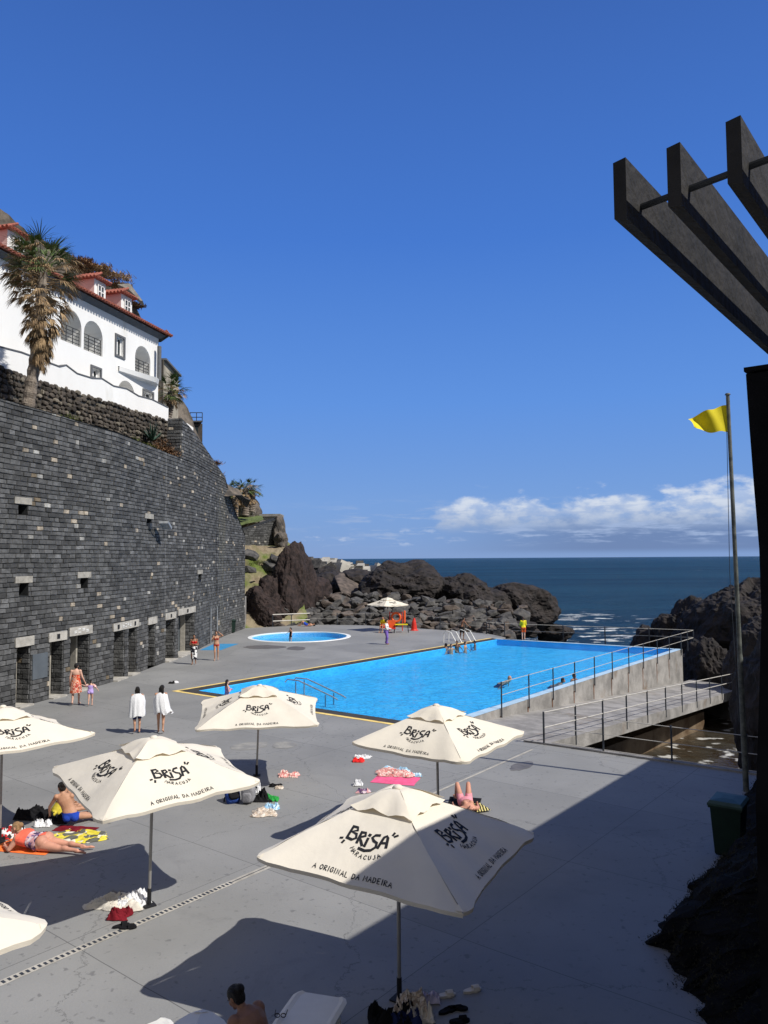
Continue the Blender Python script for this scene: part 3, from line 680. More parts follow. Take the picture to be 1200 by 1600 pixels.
# stone jambs on the far side of each doorway, doors, frames, lintels, niche lintels
mb = MB()
for (a, b, z0, z1, kk) in doorholes:
    t = (wpos(b, 0) - wpos(b - .05, 0)).normalized(); n = Vector((t.y, -t.x, 0)); base = wpos(b, 0)
    def pf(s, z, off, base=base, t=t, n=n): return base - n * (.9 - s) - t * (off * .8 + .004) + Vector((0, 0, z))
    bricks(mb, 0, .92, .02, lambda s, z1=z1: z1, [], pf, .3, .6, .03)
mb.build('doorway_jambs', M['basalt'], wall_root)
for (a, b, z0, z1, kk) in doorholes:
    if kk == 'none': continue
    t = (wpos(b, 0) - wpos(b - .05, 0)).normalized(); n = Vector((t.y, -t.x, 0)); m_ = (a + b) / 2
    dr_ = MB(); dr_.hexa([wpos(a, .02, -.80), wpos(b, .02, -.80), wpos(b, .02, -.86), wpos(a, .02, -.86)], [wpos(a, z1, -.80), wpos(b, z1, -.80), wpos(b, z1, -.86), wpos(a, z1, -.86)])
    dobj = dr_.build('door', M['doorgrey'], wall_root)
    fb = MB()
    for s_ in (b - .10,):
        fb.hexa([wpos(s_ - .1, .0, -.50), wpos(s_, 0, -.50), wpos(s_, 0, -.78), wpos(s_ - .1, 0, -.78)], [wpos(s_ - .1, z1, -.50), wpos(s_, z1, -.50), wpos(s_, z1, -.78), wpos(s_ - .1, z1, -.78)])
    fb.hexa([wpos(a + .02, 0, -.3), wpos(a + .16, 0, -.3), wpos(a + .16, 0, -.78), wpos(a + .02, 0, -.78)], [wpos(a + .02, z1, -.3), wpos(a + .16, z1, -.3), wpos(a + .16, z1, -.78), wpos(a + .02, z1, -.78)])
    fb.build('door_frame', M['frame'], dobj)
    st = MB(); st.hexa([wpos(a, 0, .25), wpos(b, 0, .25), wpos(b, 0, -.8), wpos(a, 0, -.8)], [wpos(a, .06, .25), wpos(b, .06, .25), wpos(b, .06, -.8), wpos(a, .06, -.8)])
    st.build('doorstep', M['lintel'], wall_root)
lint = [(0, 0), (1, 1), (2, 2), (3, 4), (5, 5), (6, 6), (7, 7)]
for i, (i0, i1) in enumerate(lint):
    a = doorholes[i0][0] - .12; b = doorholes[i1][1] + .15; z1 = max(doorholes[i0][3], doorholes[i1][3]); lb = MB()
    lb.hexa([wpos(a, z1 - .01, .09), wpos(b, z1 - .01, .09), wpos(b, z1 - .01, -.5), wpos(a, z1 - .01, -.5)], [wpos(a, z1 + .36, .09), wpos(b, z1 + .36, .09), wpos(b, z1 + .36, -.5), wpos(a, z1 + .36, -.5)])
    lo_ = lb.build('lintel', M['lintel'], wall_root)
    # washroom pictograms / room marks
    sg = MB(); mid = (a + b) / 2; marks = {1: [mid], 3: [a + .5, b - .5], 5: [mid], 6: [mid]}.get(i, [])
    for s_ in marks: sg.hexa([wpos(s_ - .09, z1 + .08, .105), wpos(s_ + .09, z1 + .08, .105), wpos(s_ + .09, z1 + .08, .092), wpos(s_ - .09, z1 + .08, .092)], [wpos(s_ - .09, z1 + .28, .105), wpos(s_ + .09, z1 + .28, .105), wpos(s_ + .09, z1 + .28, .092), wpos(s_ - .09, z1 + .28, .092)])
    if marks: sg.build('sign_plate', M['ink'], lo_)
    if i in (2, 3):
        sg = MB()
        for q in range(4):
            s_ = mid - .42 + q * .28
            for dz, hh in ((.1, .03), (.17, .03), (.24, .03)):
                if (q + int(dz * 100)) % 3: sg.hexa([wpos(s_ - .09, z1 + dz, .1), wpos(s_ + .09, z1 + dz, .1), wpos(s_ + .09, z1 + dz, .092), wpos(s_ - .09, z1 + dz, .092)], [wpos(s_ - .09, z1 + dz + hh, .1), wpos(s_ + .09, z1 + dz + hh, .1), wpos(s_ + .09, z1 + dz + hh, .092), wpos(s_ - .09, z1 + dz + hh, .092)])
        sg.build('faded_mark', M['white'], lo_)
for (a, b, z0, z1, kk) in holes:
    if kk != 'niche': continue
    lb = MB(); lb.hexa([wpos(a - .25, z1, .07), wpos(b + .2, z1, .07), wpos(b + .2, z1, -.2), wpos(a - .25, z1, -.2)], [wpos(a - .25, z1 + .26, .07), wpos(b + .2, z1 + .26, .07), wpos(b + .2, z1 + .26, -.2), wpos(a - .25, z1 + .26, -.2)])
    lb.build('niche_lintel', M['frame'], wall_root)
# service hatch between first two doors
s_, z_ = W(60, 1052); lb = MB(); lb.hexa([wpos(s_ - .45, .95, .085), wpos(s_ + .45, .95, .085), wpos(s_ + .45, .95, 0), wpos(s_ - .45, .95, 0)], [wpos(s_ - .45, 1.95, .085), wpos(s_ + .45, 1.95, .085), wpos(s_ + .45, 1.95, 0), wpos(s_ - .45, 1.95, 0)])
lb.build('hatch', M['doorgrey'], wall_root)
# upper return wall
up_root = thing('return_wall', 'upper sloping basalt wall section rising above the big block wall near the dry shrubs', 'wall', (-12.5, 46, 11.7))
mb = MB(); bricks(mb, S46, S58, 11.74, topu, [], wpos, pale=.05)
t = (wpos(S46, 0) - wpos(S46 - .05, 0)).normalized(); n = Vector((t.y, -t.x, 0)); base = wpos(S46, 0)
def pf2(s, z, off): return base - n * (.85 - s) - t * off + Vector((0, 0, z))
bricks(mb, 0, .85, 11.74, lambda s: 14.15, [], pf2, .4, .85, .1); mb.build('stone_facing', M['basalt'], up_root)
mb = MB(); k = 8
for i in range(k):
    a, b = lerp(S46, S58, i / k), lerp(S46, S58, (i + 1) / k)
    mb.hexa([wpos(a, 11.735, .01), wpos(b, 11.735, .01), wpos(b, 11.735, -.85), wpos(a, 11.735, -.85)], [wpos(a, topu(a), .01), wpos(b, topu(b), .01), wpos(b, topu(b), -.85), wpos(a, topu(a), -.85)])
mb.build('backing', M['mortar'], up_root)
# floodlight on its bracket
s_, z_ = W(232, 822); p = wpos(s_, z_, .05); nn_ = wpos(s_, 0, 1) - wpos(s_, 0, 0)
fl = thing('floodlight', 'grey floodlight on an arm fixed halfway up the block wall', 'floodlight', p)
mb = MB(); mb.tube([p, p + nn_ * .35 + Vector((0, .3, -.06)), p + nn_ * .5 + Vector((0, .7, 0))], .035); mb.box(p, (.2, .3, .3)); mb.build('arm', M['postdark'], fl)
mb = MB(); mb.box(p + nn_ * .6 + Vector((0, .95, .08)), (.5, .75, .14), rot=Matrix.Rotation(R(-24), 3, 'X')); mb.build('lamp_head', M['galv'], fl)
# pale mineral streak lines and drain pipes
shw = thing('shower', 'pair of thin grey shower pipes standing against the wall by the blue tray', 'shower', wpos(W(330, 1000)[0], 0))
for u in (336, 326):
    s_, _ = W(u, 1005); mb = MB(); mb.tube([wpos(s_, .0, .14), wpos(s_, 2.4, .14), wpos(s_, 2.45, .4)], .035); mb.build('pipe', M['galv'], shw)

# ================================================================== ROCKS
def ridged(p, oct=4):
    return noise.ridged_multi_fractal(p, 1.0, 2.1, oct, 1.0, 2.0) * .62
def rockmesh(seed, sub=5, rough=1., stretch=(1, 1, 1), lump=1.):
    bm = bmesh.new(); bmesh.ops.create_icosphere(bm, subdivisions=sub, radius=1)
    o = Vector((seed * 13.7, seed * 7.1, seed * 3.3))
    for v in bm.verts:
        p = v.co.copy(); q = Vector((p.x * stretch[0], p.y * stretch[1], p.z * stretch[2]))
        vd_ = noise.voronoi(q * 2.6 + o)[0]; d = .10 * rough * (vd_[1] - vd_[0]) + lump * .42 * noise.noise(q * 1.1 + o) + rough * (.17 * (ridged(q * 1.9 + o, 3) - .8) + .05 * ridged(q * 6.5 + o, 3) + .02 * noise.noise(q * 24 + o))
        v.co = p * (1 + d)
    me = bpy.data.meshes.new('rock'); bm.to_mesh(me); bm.free(); return me
def rock(u0, u1, vt, vb, y, dy, seed, m, label, sub=5, rough=1., stretch=(1, 1, 1), zb=None, group=None, lump=1., smooth=False, name='rock'):
    A = Dp(u0, (vt + vb) / 2, y); B = Dp(u1, (vt + vb) / 2, y); zt = Dp((u0 + u1) / 2, vt, y).z; z0 = Dp((u0 + u1) / 2, vb, y).z if zb is None else zb
    me = rockmesh(seed, sub, rough, stretch, lump)
    xs = [v.co.x for v in me.vertices]; ys = [v.co.y for v in me.vertices]; zs = [v.co.z for v in me.vertices]
    cx = (A.x + B.x) / 2; wx = B.x - A.x
    x0, x1, y0, y1, q0, q1 = min(xs), max(xs), min(ys), max(ys), min(zs), max(zs)
    for v in me.vertices: v.co = Vector(((v.co.x - x0) / (x1 - x0) * wx - wx / 2, ((v.co.y - y0) / (y1 - y0) - .5) * dy, (v.co.z - q0) / (q1 - q0) * (zt - z0)))
    me.materials.append(m)
    if smooth: me.polygons.foreach_set('use_smooth', [True] * len(me.polygons))
    o = bpy.data.objects.new(name, me); link(o); o.location = (cx, y, z0)
    return tag(o, label, 'rock', group)
rock(420, 496, 845, 1004, 72, 8, 2, M['rockred'], 'tall reddish brown lava crag beside the grassy slope', 6, .9, (1, 1, .9), lump=1.5)
rock(392, 462, 898, 1004, 70, 6, 34, M['rockred'], 'mid height reddish lava lump between the tall crag and the rounded rock', 6, 1.0, lump=1.2)
rock(376, 445, 914, 1004, 68.5, 5, 3, M['rockred'], 'rounded reddish brown rock behind the green bin at the end of the block wall', 6, 1.1)
rock(428, 520, 900, 985, 76, 7, 4, M['rockred'], 'low reddish rock shoulder to the right of the tall crag', 5)
rock(466, 560, 884, 965, 96, 14, 5, M['rock'], 'dark rock below the white breakwater wall', 5)
rock(510, 620, 888, 960, 90, 12, 6, M['rock'], 'dark mid distance rock left of the largest lava mound', 5)
rock(560, 705, 874, 975, 84, 16, 8, M['rock'], 'largest dark lava mound behind the boulders, with the highest rounded top', 6, .8, (1, 1, 1.2))
rock(655, 800, 894, 990, 82, 14, 9, M['rock'], 'broad dark lava mound in the middle of the rocks, right of the largest', 6, .9)
rock(745, 872, 908, 1004, 83, 12, 11, M['rock'], 'dark lava rock dropping to the surf behind the yellow lifeguard', 6, 1.)
rock(838, 896, 972, 1004, 82, 5, 12, M['rock'], 'small low black rock washed by surf at the seaward tip', 5)
rock(700, 846, 968, 1003, 76, 8, 14, M['rock'], 'low dark rock ledge right behind the far pool railing', 5)
# right hand rocks
rock(1078, 1245, 900, 1130, 55, 12, 15, M['rock'], 'great dark sea rock on the right behind the flagpole', 6, 1.0, zb=-4.2)
rock(1024, 1112, 930, 1060, 60, 9, 16, M['rock'], 'dark pinnacle left of the great right hand rock', 6, 1.1, zb=-4.2)
rock(988, 1045, 976, 1045, 63, 6, 17, M['rock'], 'small jagged rock at the water edge beyond the pool corner', 5, 1.2, zb=-4.2)
rock(1078, 1145, 995, 1085, 50, 5, 18, M['rock'], 'rounded dark boulder in front of the great right hand rock', 5, 1.1, zb=-4)
rock(1062, 1115, 1022, 1052, 52, 4, 19, M['rock'], 'low flat dark rock by the end of the walkway', 5, 1.)
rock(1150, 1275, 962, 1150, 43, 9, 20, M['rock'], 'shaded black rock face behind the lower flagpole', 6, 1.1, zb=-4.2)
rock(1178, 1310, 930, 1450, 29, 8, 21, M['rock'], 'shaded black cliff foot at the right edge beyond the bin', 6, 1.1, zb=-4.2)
# revetment boulders
def hullrock(seed):
    r_ = random.Random(seed); bm = bmesh.new()
    for _ in range(17):
        v = Vector((r_.gauss(0, 1), r_.gauss(0, 1), r_.gauss(0, 1))).normalized(); m_ = max(abs(v.x), abs(v.y), abs(v.z)); v = v / m_ ** .6 * r_.uniform(.82, 1.05); bm.verts.new(v)
    bmesh.ops.convex_hull(bm, input=bm.verts)
    bmesh.ops.delete(bm, geom=[v for v in bm.verts if not v.link_faces], context='VERTS')
    bmesh.ops.bevel(bm, geom=list(bm.edges), offset=.05, segments=1, affect='EDGES')
    bmesh.ops.triangulate(bm, faces=bm.faces); bmesh.ops.subdivide_edges(bm, edges=[e for e in bm.edges if e.calc_length() > .3], cuts=2, use_grid_fill=True)
    for v in bm.verts: v.co *= 1 + .035 * noise.noise(v.co * 3 + Vector((seed, 0, 0)))
    me = bpy.data.meshes.new('boulder'); bm.to_mesh(me); bm.free(); return me
protos = [hullrock(40 + i) for i in range(7)]
pr_o = []
rr = random.Random(11)
def boulder(p, s, k=None, sq=(1, 1, 1)):
    me = protos[rr.randrange(7)] if k is None else protos[k]
    o = bpy.data.objects.new('boulder', me); link(o); o.location = p; o.rotation_euler = (rr.uniform(-.5, .5), rr.uniform(-.5, .5), rr.uniform(0, 6.3))
    o.scale = (s * sq[0] * rr.uniform(.8, 1.35), s * sq[1] * rr.uniform(.8, 1.2), s * sq[2] * rr.uniform(.42, .75)); return o
for i, me in enumerate(protos): me.materials.append(M['boulder'] if i < 5 else M['boulderbrown'])
cnt = 0
NB = 210
for row in range(7):
    for i in range(41):
        t = (i + rr.uniform(-.3, .3)) / 40
        u = lerp(430, 800, t); f = t * (len(FB) - 1)
        # deck boundary point at this u
        j = 1
        us = [375, 432, 482, 570, 640, 700, 762, 790]
        j = max(k for k in range(7) if us[k] <= min(u, 789)); q = (min(u, 789) - us[j]) / (us[j + 1] - us[j]); b = lerp(FB[j], FB[j + 1], max(0, min(1, q)))
        amp = lerp(1.0, .62, t)
        d = Vector((b.x, b.y, 0)); d = d + Vector((b.x / b.y, 1, 0)) * (1.0 + row * 1.3 + rr.uniform(-.4, .4))
        z = (-.25 + row * .43) * amp + rr.uniform(-.12, .12)
        if u > 789: d += Vector((rr.uniform(0, 1.5), 0, 0))
        o = boulder(Vector((d.x, d.y, z)), rr.uniform(.36, .80)); tag(o, 'angular grey boulder in the heaped stone bank between the deck railing and the lava rocks', 'boulder', 'boulders of the stone bank behind the deck railing')
        cnt += 1
# fill under the boulders
mb = MB(); bb = [FB[i] for i in range(1, 8)]
fr_ = [Vector((p.x, p.y + .3, -.6)) for p in bb]; bk_ = [Vector((p.x * 1.17, p.y * 1.17, 1.6 * lerp(1, .5, i / 6))) for i, p in enumerate(bb)]
mb.loft([fr_, bk_, [p + Vector((0, 6, -1)) for p in bk_]], cap=False, closed=False)
structure(mb.build('stone_bank_core', M['rock']))
# paler slab rocks in the middle distance
tag(boulder(Dp(541, 918, 84), 2.2, 5, (1.7, .8, .5)), 'pale flat slab of rock lying on the dark rocks above the stone bank', 'boulder')
# concrete breakwater and scattered armour blocks
br = MB(); a, b = Dp(478, 872, 125), Dp(523, 872, 125); zb = -2
br.hexa([Vector((a.x, 125, zb)), Vector((b.x, 125, zb)), Vector((b.x, 133, zb)), Vector((a.x, 133, zb))], [Vector((a.x, 125, a.z)), Vector((b.x, 125, b.z)), Vector((b.x, 133, b.z)), Vector((a.x, 133, a.z))])
a2, b2 = Dp(520, 875, 128), Dp(534, 875, 128); br.box(((a2.x + b2.x) / 2, 128, a2.z - .3), (b2.x - a2.x, 4, .5))
brm = mat('pale_breakwater_concrete', (.38, .365, .33), .9, .2, .5, .3, 6, space='World')
tag(br.build('breakwater_wall', brm, origin=a), 'pale concrete breakwater wall on the horizon left of the open sea', 'wall')
for i in range(30):
    u = 478 + rr.uniform(0, 122); v = 884 + (u - 478) * .10 + rr.uniform(-4, 9); p = Dp(u, v, rr.uniform(98, 112)); s = rr.uniform(.9, 1.9)
    mb = MB(); rm = Matrix.Rotation(rr.uniform(0, 3), 3, 'Z') @ Matrix.Rotation(rr.uniform(-.9, .9), 3, 'X')
    mb.box(p, (s * 1.5, s, s * .8), rot=rm); mb.box(p + rm @ Vector((0, 0, s * .55)), (s * .6, s * .7, s * .35), rot=rm)
    tag(mb.build('concrete_block', brm if rr.random() < .5 else M['boulder'], origin=p), 'tilted concrete armour block heaped below the breakwater', 'concrete block', 'armour blocks below the breakwater')

# ---- grassy slope at the end of the block wall
def grid_terrain(name, P00, P10, P01, P11, nx, ny, amp, fr, m, seed, bulge=0.):
    vs = []; fs = []; o = Vector((seed, seed * 2, seed * 3)); nrm = (P10 - P00).cross(P01 - P00).normalized()
    for j in range(ny + 1):
        for i in range(nx + 1):
            u = i / nx; v = j / ny; p = lerp(lerp(P00, P10, u), lerp(P01, P11, u), v)
            p = p + nrm * (amp * (ridged(p * fr + o, 4) - .8) + bulge * math.sin(math.pi * u) * math.sin(math.pi * v)); vs.append(p)
    for j in range(ny):
        for i in range(nx): a = j * (nx + 1) + i; fs.append((a, a + 1, a + nx + 2, a + nx + 1))
    mb = MB(); mb.add(vs, fs); return mb.build(name, m)
structure(grid_terrain('grassy_slope', Vector((-13.5, 64.5, 0)), Vector((-6.5, 68, -.5)), Dp(360, 850, 74), Dp(455, 856, 76), 60, 60, .45, .55, M['slope'], 4))
structure(grid_terrain('slope_ledge', Dp(340, 868, 74.2), Dp(462, 862, 76), Dp(330, 800, 98), Dp(460, 850, 98), 40, 20, .5, .4, M['slope'], 8))
mb = MB(); p0 = Dp(358, 990, 65); 
mb.box(Dp(371, 962, 65.5), (1.35, 1.6, 3.2), rz=.1); tag(mb.build('concrete_pier', M['conc'], origin=Dp(371, 990, 65.5)), 'stained pale concrete block against the end of the wall behind the green bin', 'pier')
rr2 = random.Random(5)
for i in range(15):
    u = rr2.uniform(383, 448); v = rr2.uniform(868, 962); p = Dp(u, v, 73.5 - (v - 868) * .06); o = boulder(p, rr2.uniform(.25, .9), rr2.randrange(7), (1.4, 1, .9)); tag(o, 'loose weathered rock lying on the dry grassy slope', 'rock', 'loose rocks on the grassy slope')
# curved far stone wall with its ruined end and outcrop
FW = [Dp(370, 812, 79), Dp(400, 808, 81), Dp(425, 805, 83), Dp(440, 806, 84.5)]
froot = thing('far_stone_wall', 'distant curved grey stone wall under the palm outcrop', 'wall', FW[0] - Vector((0, 0, 4)))
mb = MB()
cf = [0]
for a, b in zip(FW, FW[1:]): cf.append(cf[-1] + (b - a).length)
def fpos(s, z, off=0):
    s = max(0, min(cf[-1] - 1e-4, s)); i = max(j for j in range(3) if cf[j] <= s); a, b = FW[i], FW[i + 1]; t = (s - cf[i]) / (cf[i + 1] - cf[i]); p = lerp(a, b, t); n_ = Vector(((b - a).y, -(b - a).x, 0)).normalized()
    return Vector((p.x, p.y, z)) + n_ * off
def ftop(s): return lerp(8.6, 10.3, min(1, s / cf[-1]))
z = 5.2
bricks(mb, 0, cf[-1], 5.2, ftop, [], fpos, .4, .8, .05); mb.build('stone_facing', M['basalt'], froot)
mb = MB()
for i in range(6):
    a, b = cf[-1] * i / 6, cf[-1] * (i + 1) / 6; mb.hexa([fpos(a, 4.5, 0), fpos(b, 4.5, 0), fpos(b, 4.5, -1), fpos(a, 4.5, -1)], [fpos(a, ftop(a), 0), fpos(b, ftop(b), 0), fpos(b, ftop(b), -1), fpos(a, ftop(a), -1)])
mb.build('backing', M['mortar'], froot)
rock(424, 446, 804, 862, 84, 4, 31, M['rocktan'], 'pale weathered rock buttress at the end of the far stone wall', 5, .7)
rock(428, 450, 832, 862, 80, 4, 32, M['rocktan'], 'squat tan boulder below the end of the far stone wall', 5, .7)
rock(350, 408, 770, 832, 91, 9, 33, M['rocktan'], 'steep grey outcrop carrying the distant cluster of palms', 6, 1., (1.5, 1.5, .6))
mb = MB(); a = Dp(424, 806, 92); mb.box(a, (2.6, 3, .3)); mb.box(a + Vector((-.1, 0, -.5)), (2.2, 2.6, 1.0)); tag(mb.build('viewpoint_slab', M['conc'], origin=a), 'small flat roofed structure on top of the far stone wall', 'structure')
mb = MB(); mb.box(Dp(392, 815, 84), (4, 5, .4)); 
structure(grid_terrain('grass_bank', Dp(366, 822, 80), Dp(412, 812, 83), Dp(360, 806, 88), Dp(410, 806, 90), 24, 12, .2, .6, mat('short_grass', (.10, .13, .04), .9, .3, 2, .6, 12, space='World'), 3))

# ---- hillside behind the villa
def hill():
    prof = [(-60, 300), (0, 328), (45, 362), (110, 398), (165, 430), (205, 470), (232, 505), (246, 560), (262, 590), (300, 650), (318, 700), (336, 726)]
    ys = [52, 52, 54, 57, 59, 60, 61, 61.5, 62, 63, 64, 66, 68, 76]
    rows = []; 
    from bisect import bisect
    top = []
    for i in range(len(prof) - 1):
        k = 12
        for j in range(k):
            t = j / k; u = lerp(prof[i][0], prof[i + 1][0], t); v = lerp(prof[i][1], prof[i + 1][1], t); top.append(Dp(u, v, lerp(ys[i], ys[i + 1], t)))
    top.append(Dp(*prof[-1], ys[-1]))
    vs = []; n = 26
    for p in top:
        for j in range(n + 1):
            t = j / n; b = Vector((p.x + 3.0 + 1.2 * t, p.y - 5.5, 10.5 if p.z > 13 else p.z - 4)); q = lerp(p, b, t) if True else p
            q = Vector((p.x + (b.x - p.x) * t ** 1.3, p.y + (b.y - p.y) * t ** 1.3, p.z + (b.z - p.z) * t))
            d = .55 * (ridged(q * .33 + Vector((3, 1, 9)), 5) - .8); vs.append(q + Vector((.4, -.6, .7)) * d)
    fs = []
    for i in range(len(top) - 1):
        for j in range(n): a = i * (n + 1) + j; fs.append((a, a + 1, a + n + 2, a + n + 1))
    o = len(vs)
    for p in top: vs.append(p + Vector((-12, 6, -8)))
    for i in range(len(top) - 1): fs.append((i * (n + 1), (i + 1) * (n + 1), o + i + 1, o + i))
    mb = MB(); mb.add(vs, fs); structure(mb.build('hillside', M['rocktan']))
hill()
# terrace earth behind the block wall
mb = MB(); mb.add([wpos(S22, 11.2, -.8), wpos(SE - 6, 11.2, -.8), Vector((-19, 66, 11.2)), Vector((-30, 20, 11.2))], [(0, 1, 2, 3)]); structure(mb.build('upper_terrace_ground', M['soil']))
# ================================================================== VILLA AND HILLTOP
VA = Dp(248, 518, 51.3); VB = Dp(0, 387, 37.2)
va = Vector((VA.x, VA.y, 0)); vd = Vector((VB.x - VA.x, VB.y - VA.y, 0)).normalized(); vn = Vector((-vd.y, vd.x, 0))
if vn.x < 0: vn = -vn                    # outward, towards the sea
def F(u, v, off=0.):
    d = ray(u, v); o = va + vn * off; den = d.x * vd.y - d.y * vd.x
    t = (o.x * vd.y - o.y * vd.x) / den; p = Vector((d.x * t, d.y * t, CAMH + d.z * t)); return (p - o).dot(vd), p.z
def V(s, z, off=0.): return va + vd * s + vn * off + Vector((0, 0, z))
EZ = 20.9
villa = thing('villa', 'white villa with arched balconies and terracotta eaves above the rubble wall', 'house', V(8, 14))
def archpoly(s0, s1, z0, zt, n=12):
    c = (s0 + s1) / 2; r = abs(s1 - s0) / 2; zs = zt - r; pts = [(s0, z0), (s1, z0)]
    for i in range(n + 1): t = math.pi * i / n; pts.append((c + (s1 - s0) / 2 * math.cos(t), zs + r * math.sin(t)))
    return pts
def fr(u0, u1, v0, v1):
    a, zt = F(u1, (v0 + v1) / 2); b, _ = F(u0, (v0 + v1) / 2); _, zt = F((u0 + u1) / 2, v0); _, z0 = F((u0 + u1) / 2, v1); return a, b, z0, zt
arches = [fr(95, 127.5, 484, 537), fr(131, 160.5, 502, 552), fr(211, 235, 541, 587), fr(184, 211, 595, 622)]
wins = [fr(181, 193, 527, 556), fr(143, 156, 576, 590), fr(224, 238, 613, 622)]
cut = MB()
def pcut(poly, d0, d1):
    n = len(poly); a = [V(s, z, d0) for s, z in poly]; b = [V(s, z, d1) for s, z in poly]; vs = a + b
    cut.add(vs, [tuple(range(n)), tuple(range(2 * n - 1, n - 1, -1))] + [(i, i + n, (i + 1) % n + n, (i + 1) % n) for i in range(n)])
for a in arches: pcut(archpoly(*a), .6, -1.7)
for (s0, s1, z0, z1) in wins: pcut([(s0, z0), (s1, z0), (s1, z1), (s0, z1)], .6, -.3)
body = MB(); body.hexa([V(-.0, 11), V(22, 11), V(22, 11, -8), V(0, 11, -8)], [V(0, EZ), V(22, EZ), V(22, EZ, -8), V(0, EZ, -8)])
co = bpy.data.objects.new('cut', raw(cut)); link(co)
me = evalmesh(raw(body), [('BOOLEAN', dict(operation='DIFFERENCE', object=co, solver='EXACT'))], 'villa_wall')
bpy.data.objects.remove(co)
off = wloc(villa)
for v in me.vertices: v.co -= off
me.materials.clear(); me.materials.append(M['white']); o = bpy.data.objects.new('wall', me); link(o); o.parent = villa
# eaves, tiles
mb = MB(); mb.hexa([V(-.15, EZ - .26, .08), V(22, EZ - .26, .08), V(22, EZ - .26, -.5), V(-.15, EZ - .26, -.5)], [V(-.5, EZ, .36), V(22, EZ, .36), V(22, EZ, -.5), V(-.5, EZ, -.5)])
mb.hexa([V(-.15, EZ - .45, .1), V(-.15, EZ - .45, -8), V(-.1, EZ - .45, -8), V(-.1, EZ - .45, .1)], [V(-.5, EZ, .5), V(-.5, EZ, -8), V(-.4, EZ, -8), V(-.4, EZ, .5)])
mb.build('cornice', M['trim'], villa)
mb = MB(); mb.add([V(-.6, EZ + .02, .6), V(22, EZ + .02, .6), V(22, EZ + 1.5, -4), V(3, EZ + 1.5, -4), V(-.6, EZ + .02, -8)], [(0, 1, 2, 3), (0, 3, 4)])
for i in range(86):
    s = -.55 + i * .26; mb.tube([V(s, EZ + .06, .72), V(s, EZ + .06 + .28, -.2)], .085, 6)
for i in range(30): mb.tube([V(-.72, EZ + .06, .5 - i * .26), V(-.1, EZ + .3, .5 - i * .26)], .085, 6)
mb.build('roof', M['tile'], villa)
def dormer(u0, u1, v0, v1, h=1.4):
    s1, _ = F(u0, v1, -.1); s0, _ = F(u1, v1, -.1); z0 = EZ + .1; z1 = z0 + h; d = 1.6
    mb = MB(); mb.hexa([V(s0, z0, -.15), V(s1, z0, -.15), V(s1, z0, -.15 - d), V(s0, z0, -.15 - d)], [V(s0, z1, -.15), V(s1, z1, -.15), V(s1, z1, -.15 - d), V(s0, z1, -.15 - d)])
    dm = mb.build('dormer', [M['white'], M['pink']], villa)
    for p in dm.data.polygons:
        if abs(p.normal.dot(vd)) > .7: p.material_index = 1
    c = (s0 + s1) / 2; mb = MB()
    e = .22; mb.add([V(s0 - e, z1, .12), V(s1 + e, z1, .12), V(c, z1 + .5, -.5), V(s0 - e, z1, -2), V(s1 + e, z1, -2), V(c, z1 + .5, -2)], [(0, 1, 2), (1, 4, 5, 2), (0, 2, 5, 3), (0, 3, 4, 1)])
    k = 7
    for i in range(k): s = lerp(s0 - e, s1 + e, (i + .5) / k); mb.tube([V(s, z1 + .03, .2), V(lerp(s, c, .7), z1 + .4, -.4)], .08, 6)
    for i in range(8): mb.tube([V(s1 + e + .06, z1 + .03, .05 - i * .25), V(lerp(s1 + e, c, .8), z1 + .45, .05 - i * .25)], .08, 6)
    mb.build('dormer_roof', M['tile'], dm)
    mb = MB(); w0, w1 = lerp(s0, s1, .22), lerp(s0, s1, .72); mb.hexa([V(w0, z0 + .35, -.12), V(w1, z0 + .35, -.12), V(w1, z0 + .35, -.16), V(w0, z0 + .35, -.16)], [V(w0, z0 + 1.12, -.12), V(w1, z0 + 1.12, -.12), V(w1, z0 + 1.12, -.16), V(w0, z0 + 1.12, -.16)])
    wo_ = mb.build('window', M['glass'], dm); mb = MB(); m_ = (w0 + w1) / 2
    for a, b in (((w0, z0 + .35), (w0, z0 + 1.12)), ((w1, z0 + .35), (w1, z0 + 1.12)), ((m_, z0 + .35), (m_, z0 + 1.12)), ((w0, z0 + .74), (w1, z0 + .74)), ((w0, z0 + .35), (w1, z0 + .35)), ((w0, z0 + 1.12), (w1, z0 + 1.12))):
        mb.bar(V(*a, -.1), V(*b, -.1), .06, .06, up=vn)
    mb.build('window_frame', M['white'], dm)
dormer(148, 166, 440, 467); dormer(190, 207, 465, 491); dormer(12, 40, 360, 400)
# windows: trim, frame, panes
def window(s0, s1, z0, z1, trim=True):
    mb = MB(); mb.hexa([V(s0, z0, -.24), V(s1, z0, -.24), V(s1, z0, -.28), V(s0, z0, -.28)], [V(s0, z1, -.24), V(s1, z1, -.24), V(s1, z1, -.28), V(s0, z1, -.28)]); wo_ = mb.build('window', M['glass'], villa)
    mb = MB(); t = .13; c = (s0 + s1) / 2
    for a, b in (((s0 - t, z0 - t / 2), (s1 + t, z0 - t / 2)), ((s0 - t, z1 + t / 2), (s1 + t, z1 + t / 2)), ((s0 - t / 2, z0), (s0 - t / 2, z1)), ((s1 + t / 2, z0), (s1 + t / 2, z1))): mb.bar(V(*a, .03), V(*b, .03), t, .08, up=vn)
    mb.build('window_trim', M['trim'], wo_)
    mb = MB()
    for a, b in (((s0, z0 + .04), (s1, z0 + .04)), ((s0, z1 - .04), (s1, z1 - .04)), ((s0 + .05, z0), (s0 + .05, z1)), ((s1 - .05, z0), (s1 - .05, z1)), ((c, z0), (c, z1))): mb.bar(V(*a, -.2), V(*b, -.2), .09, .05, up=vn)
    mb.build('window_frame', M['white'], wo_)
for w_ in wins: window(*w_)
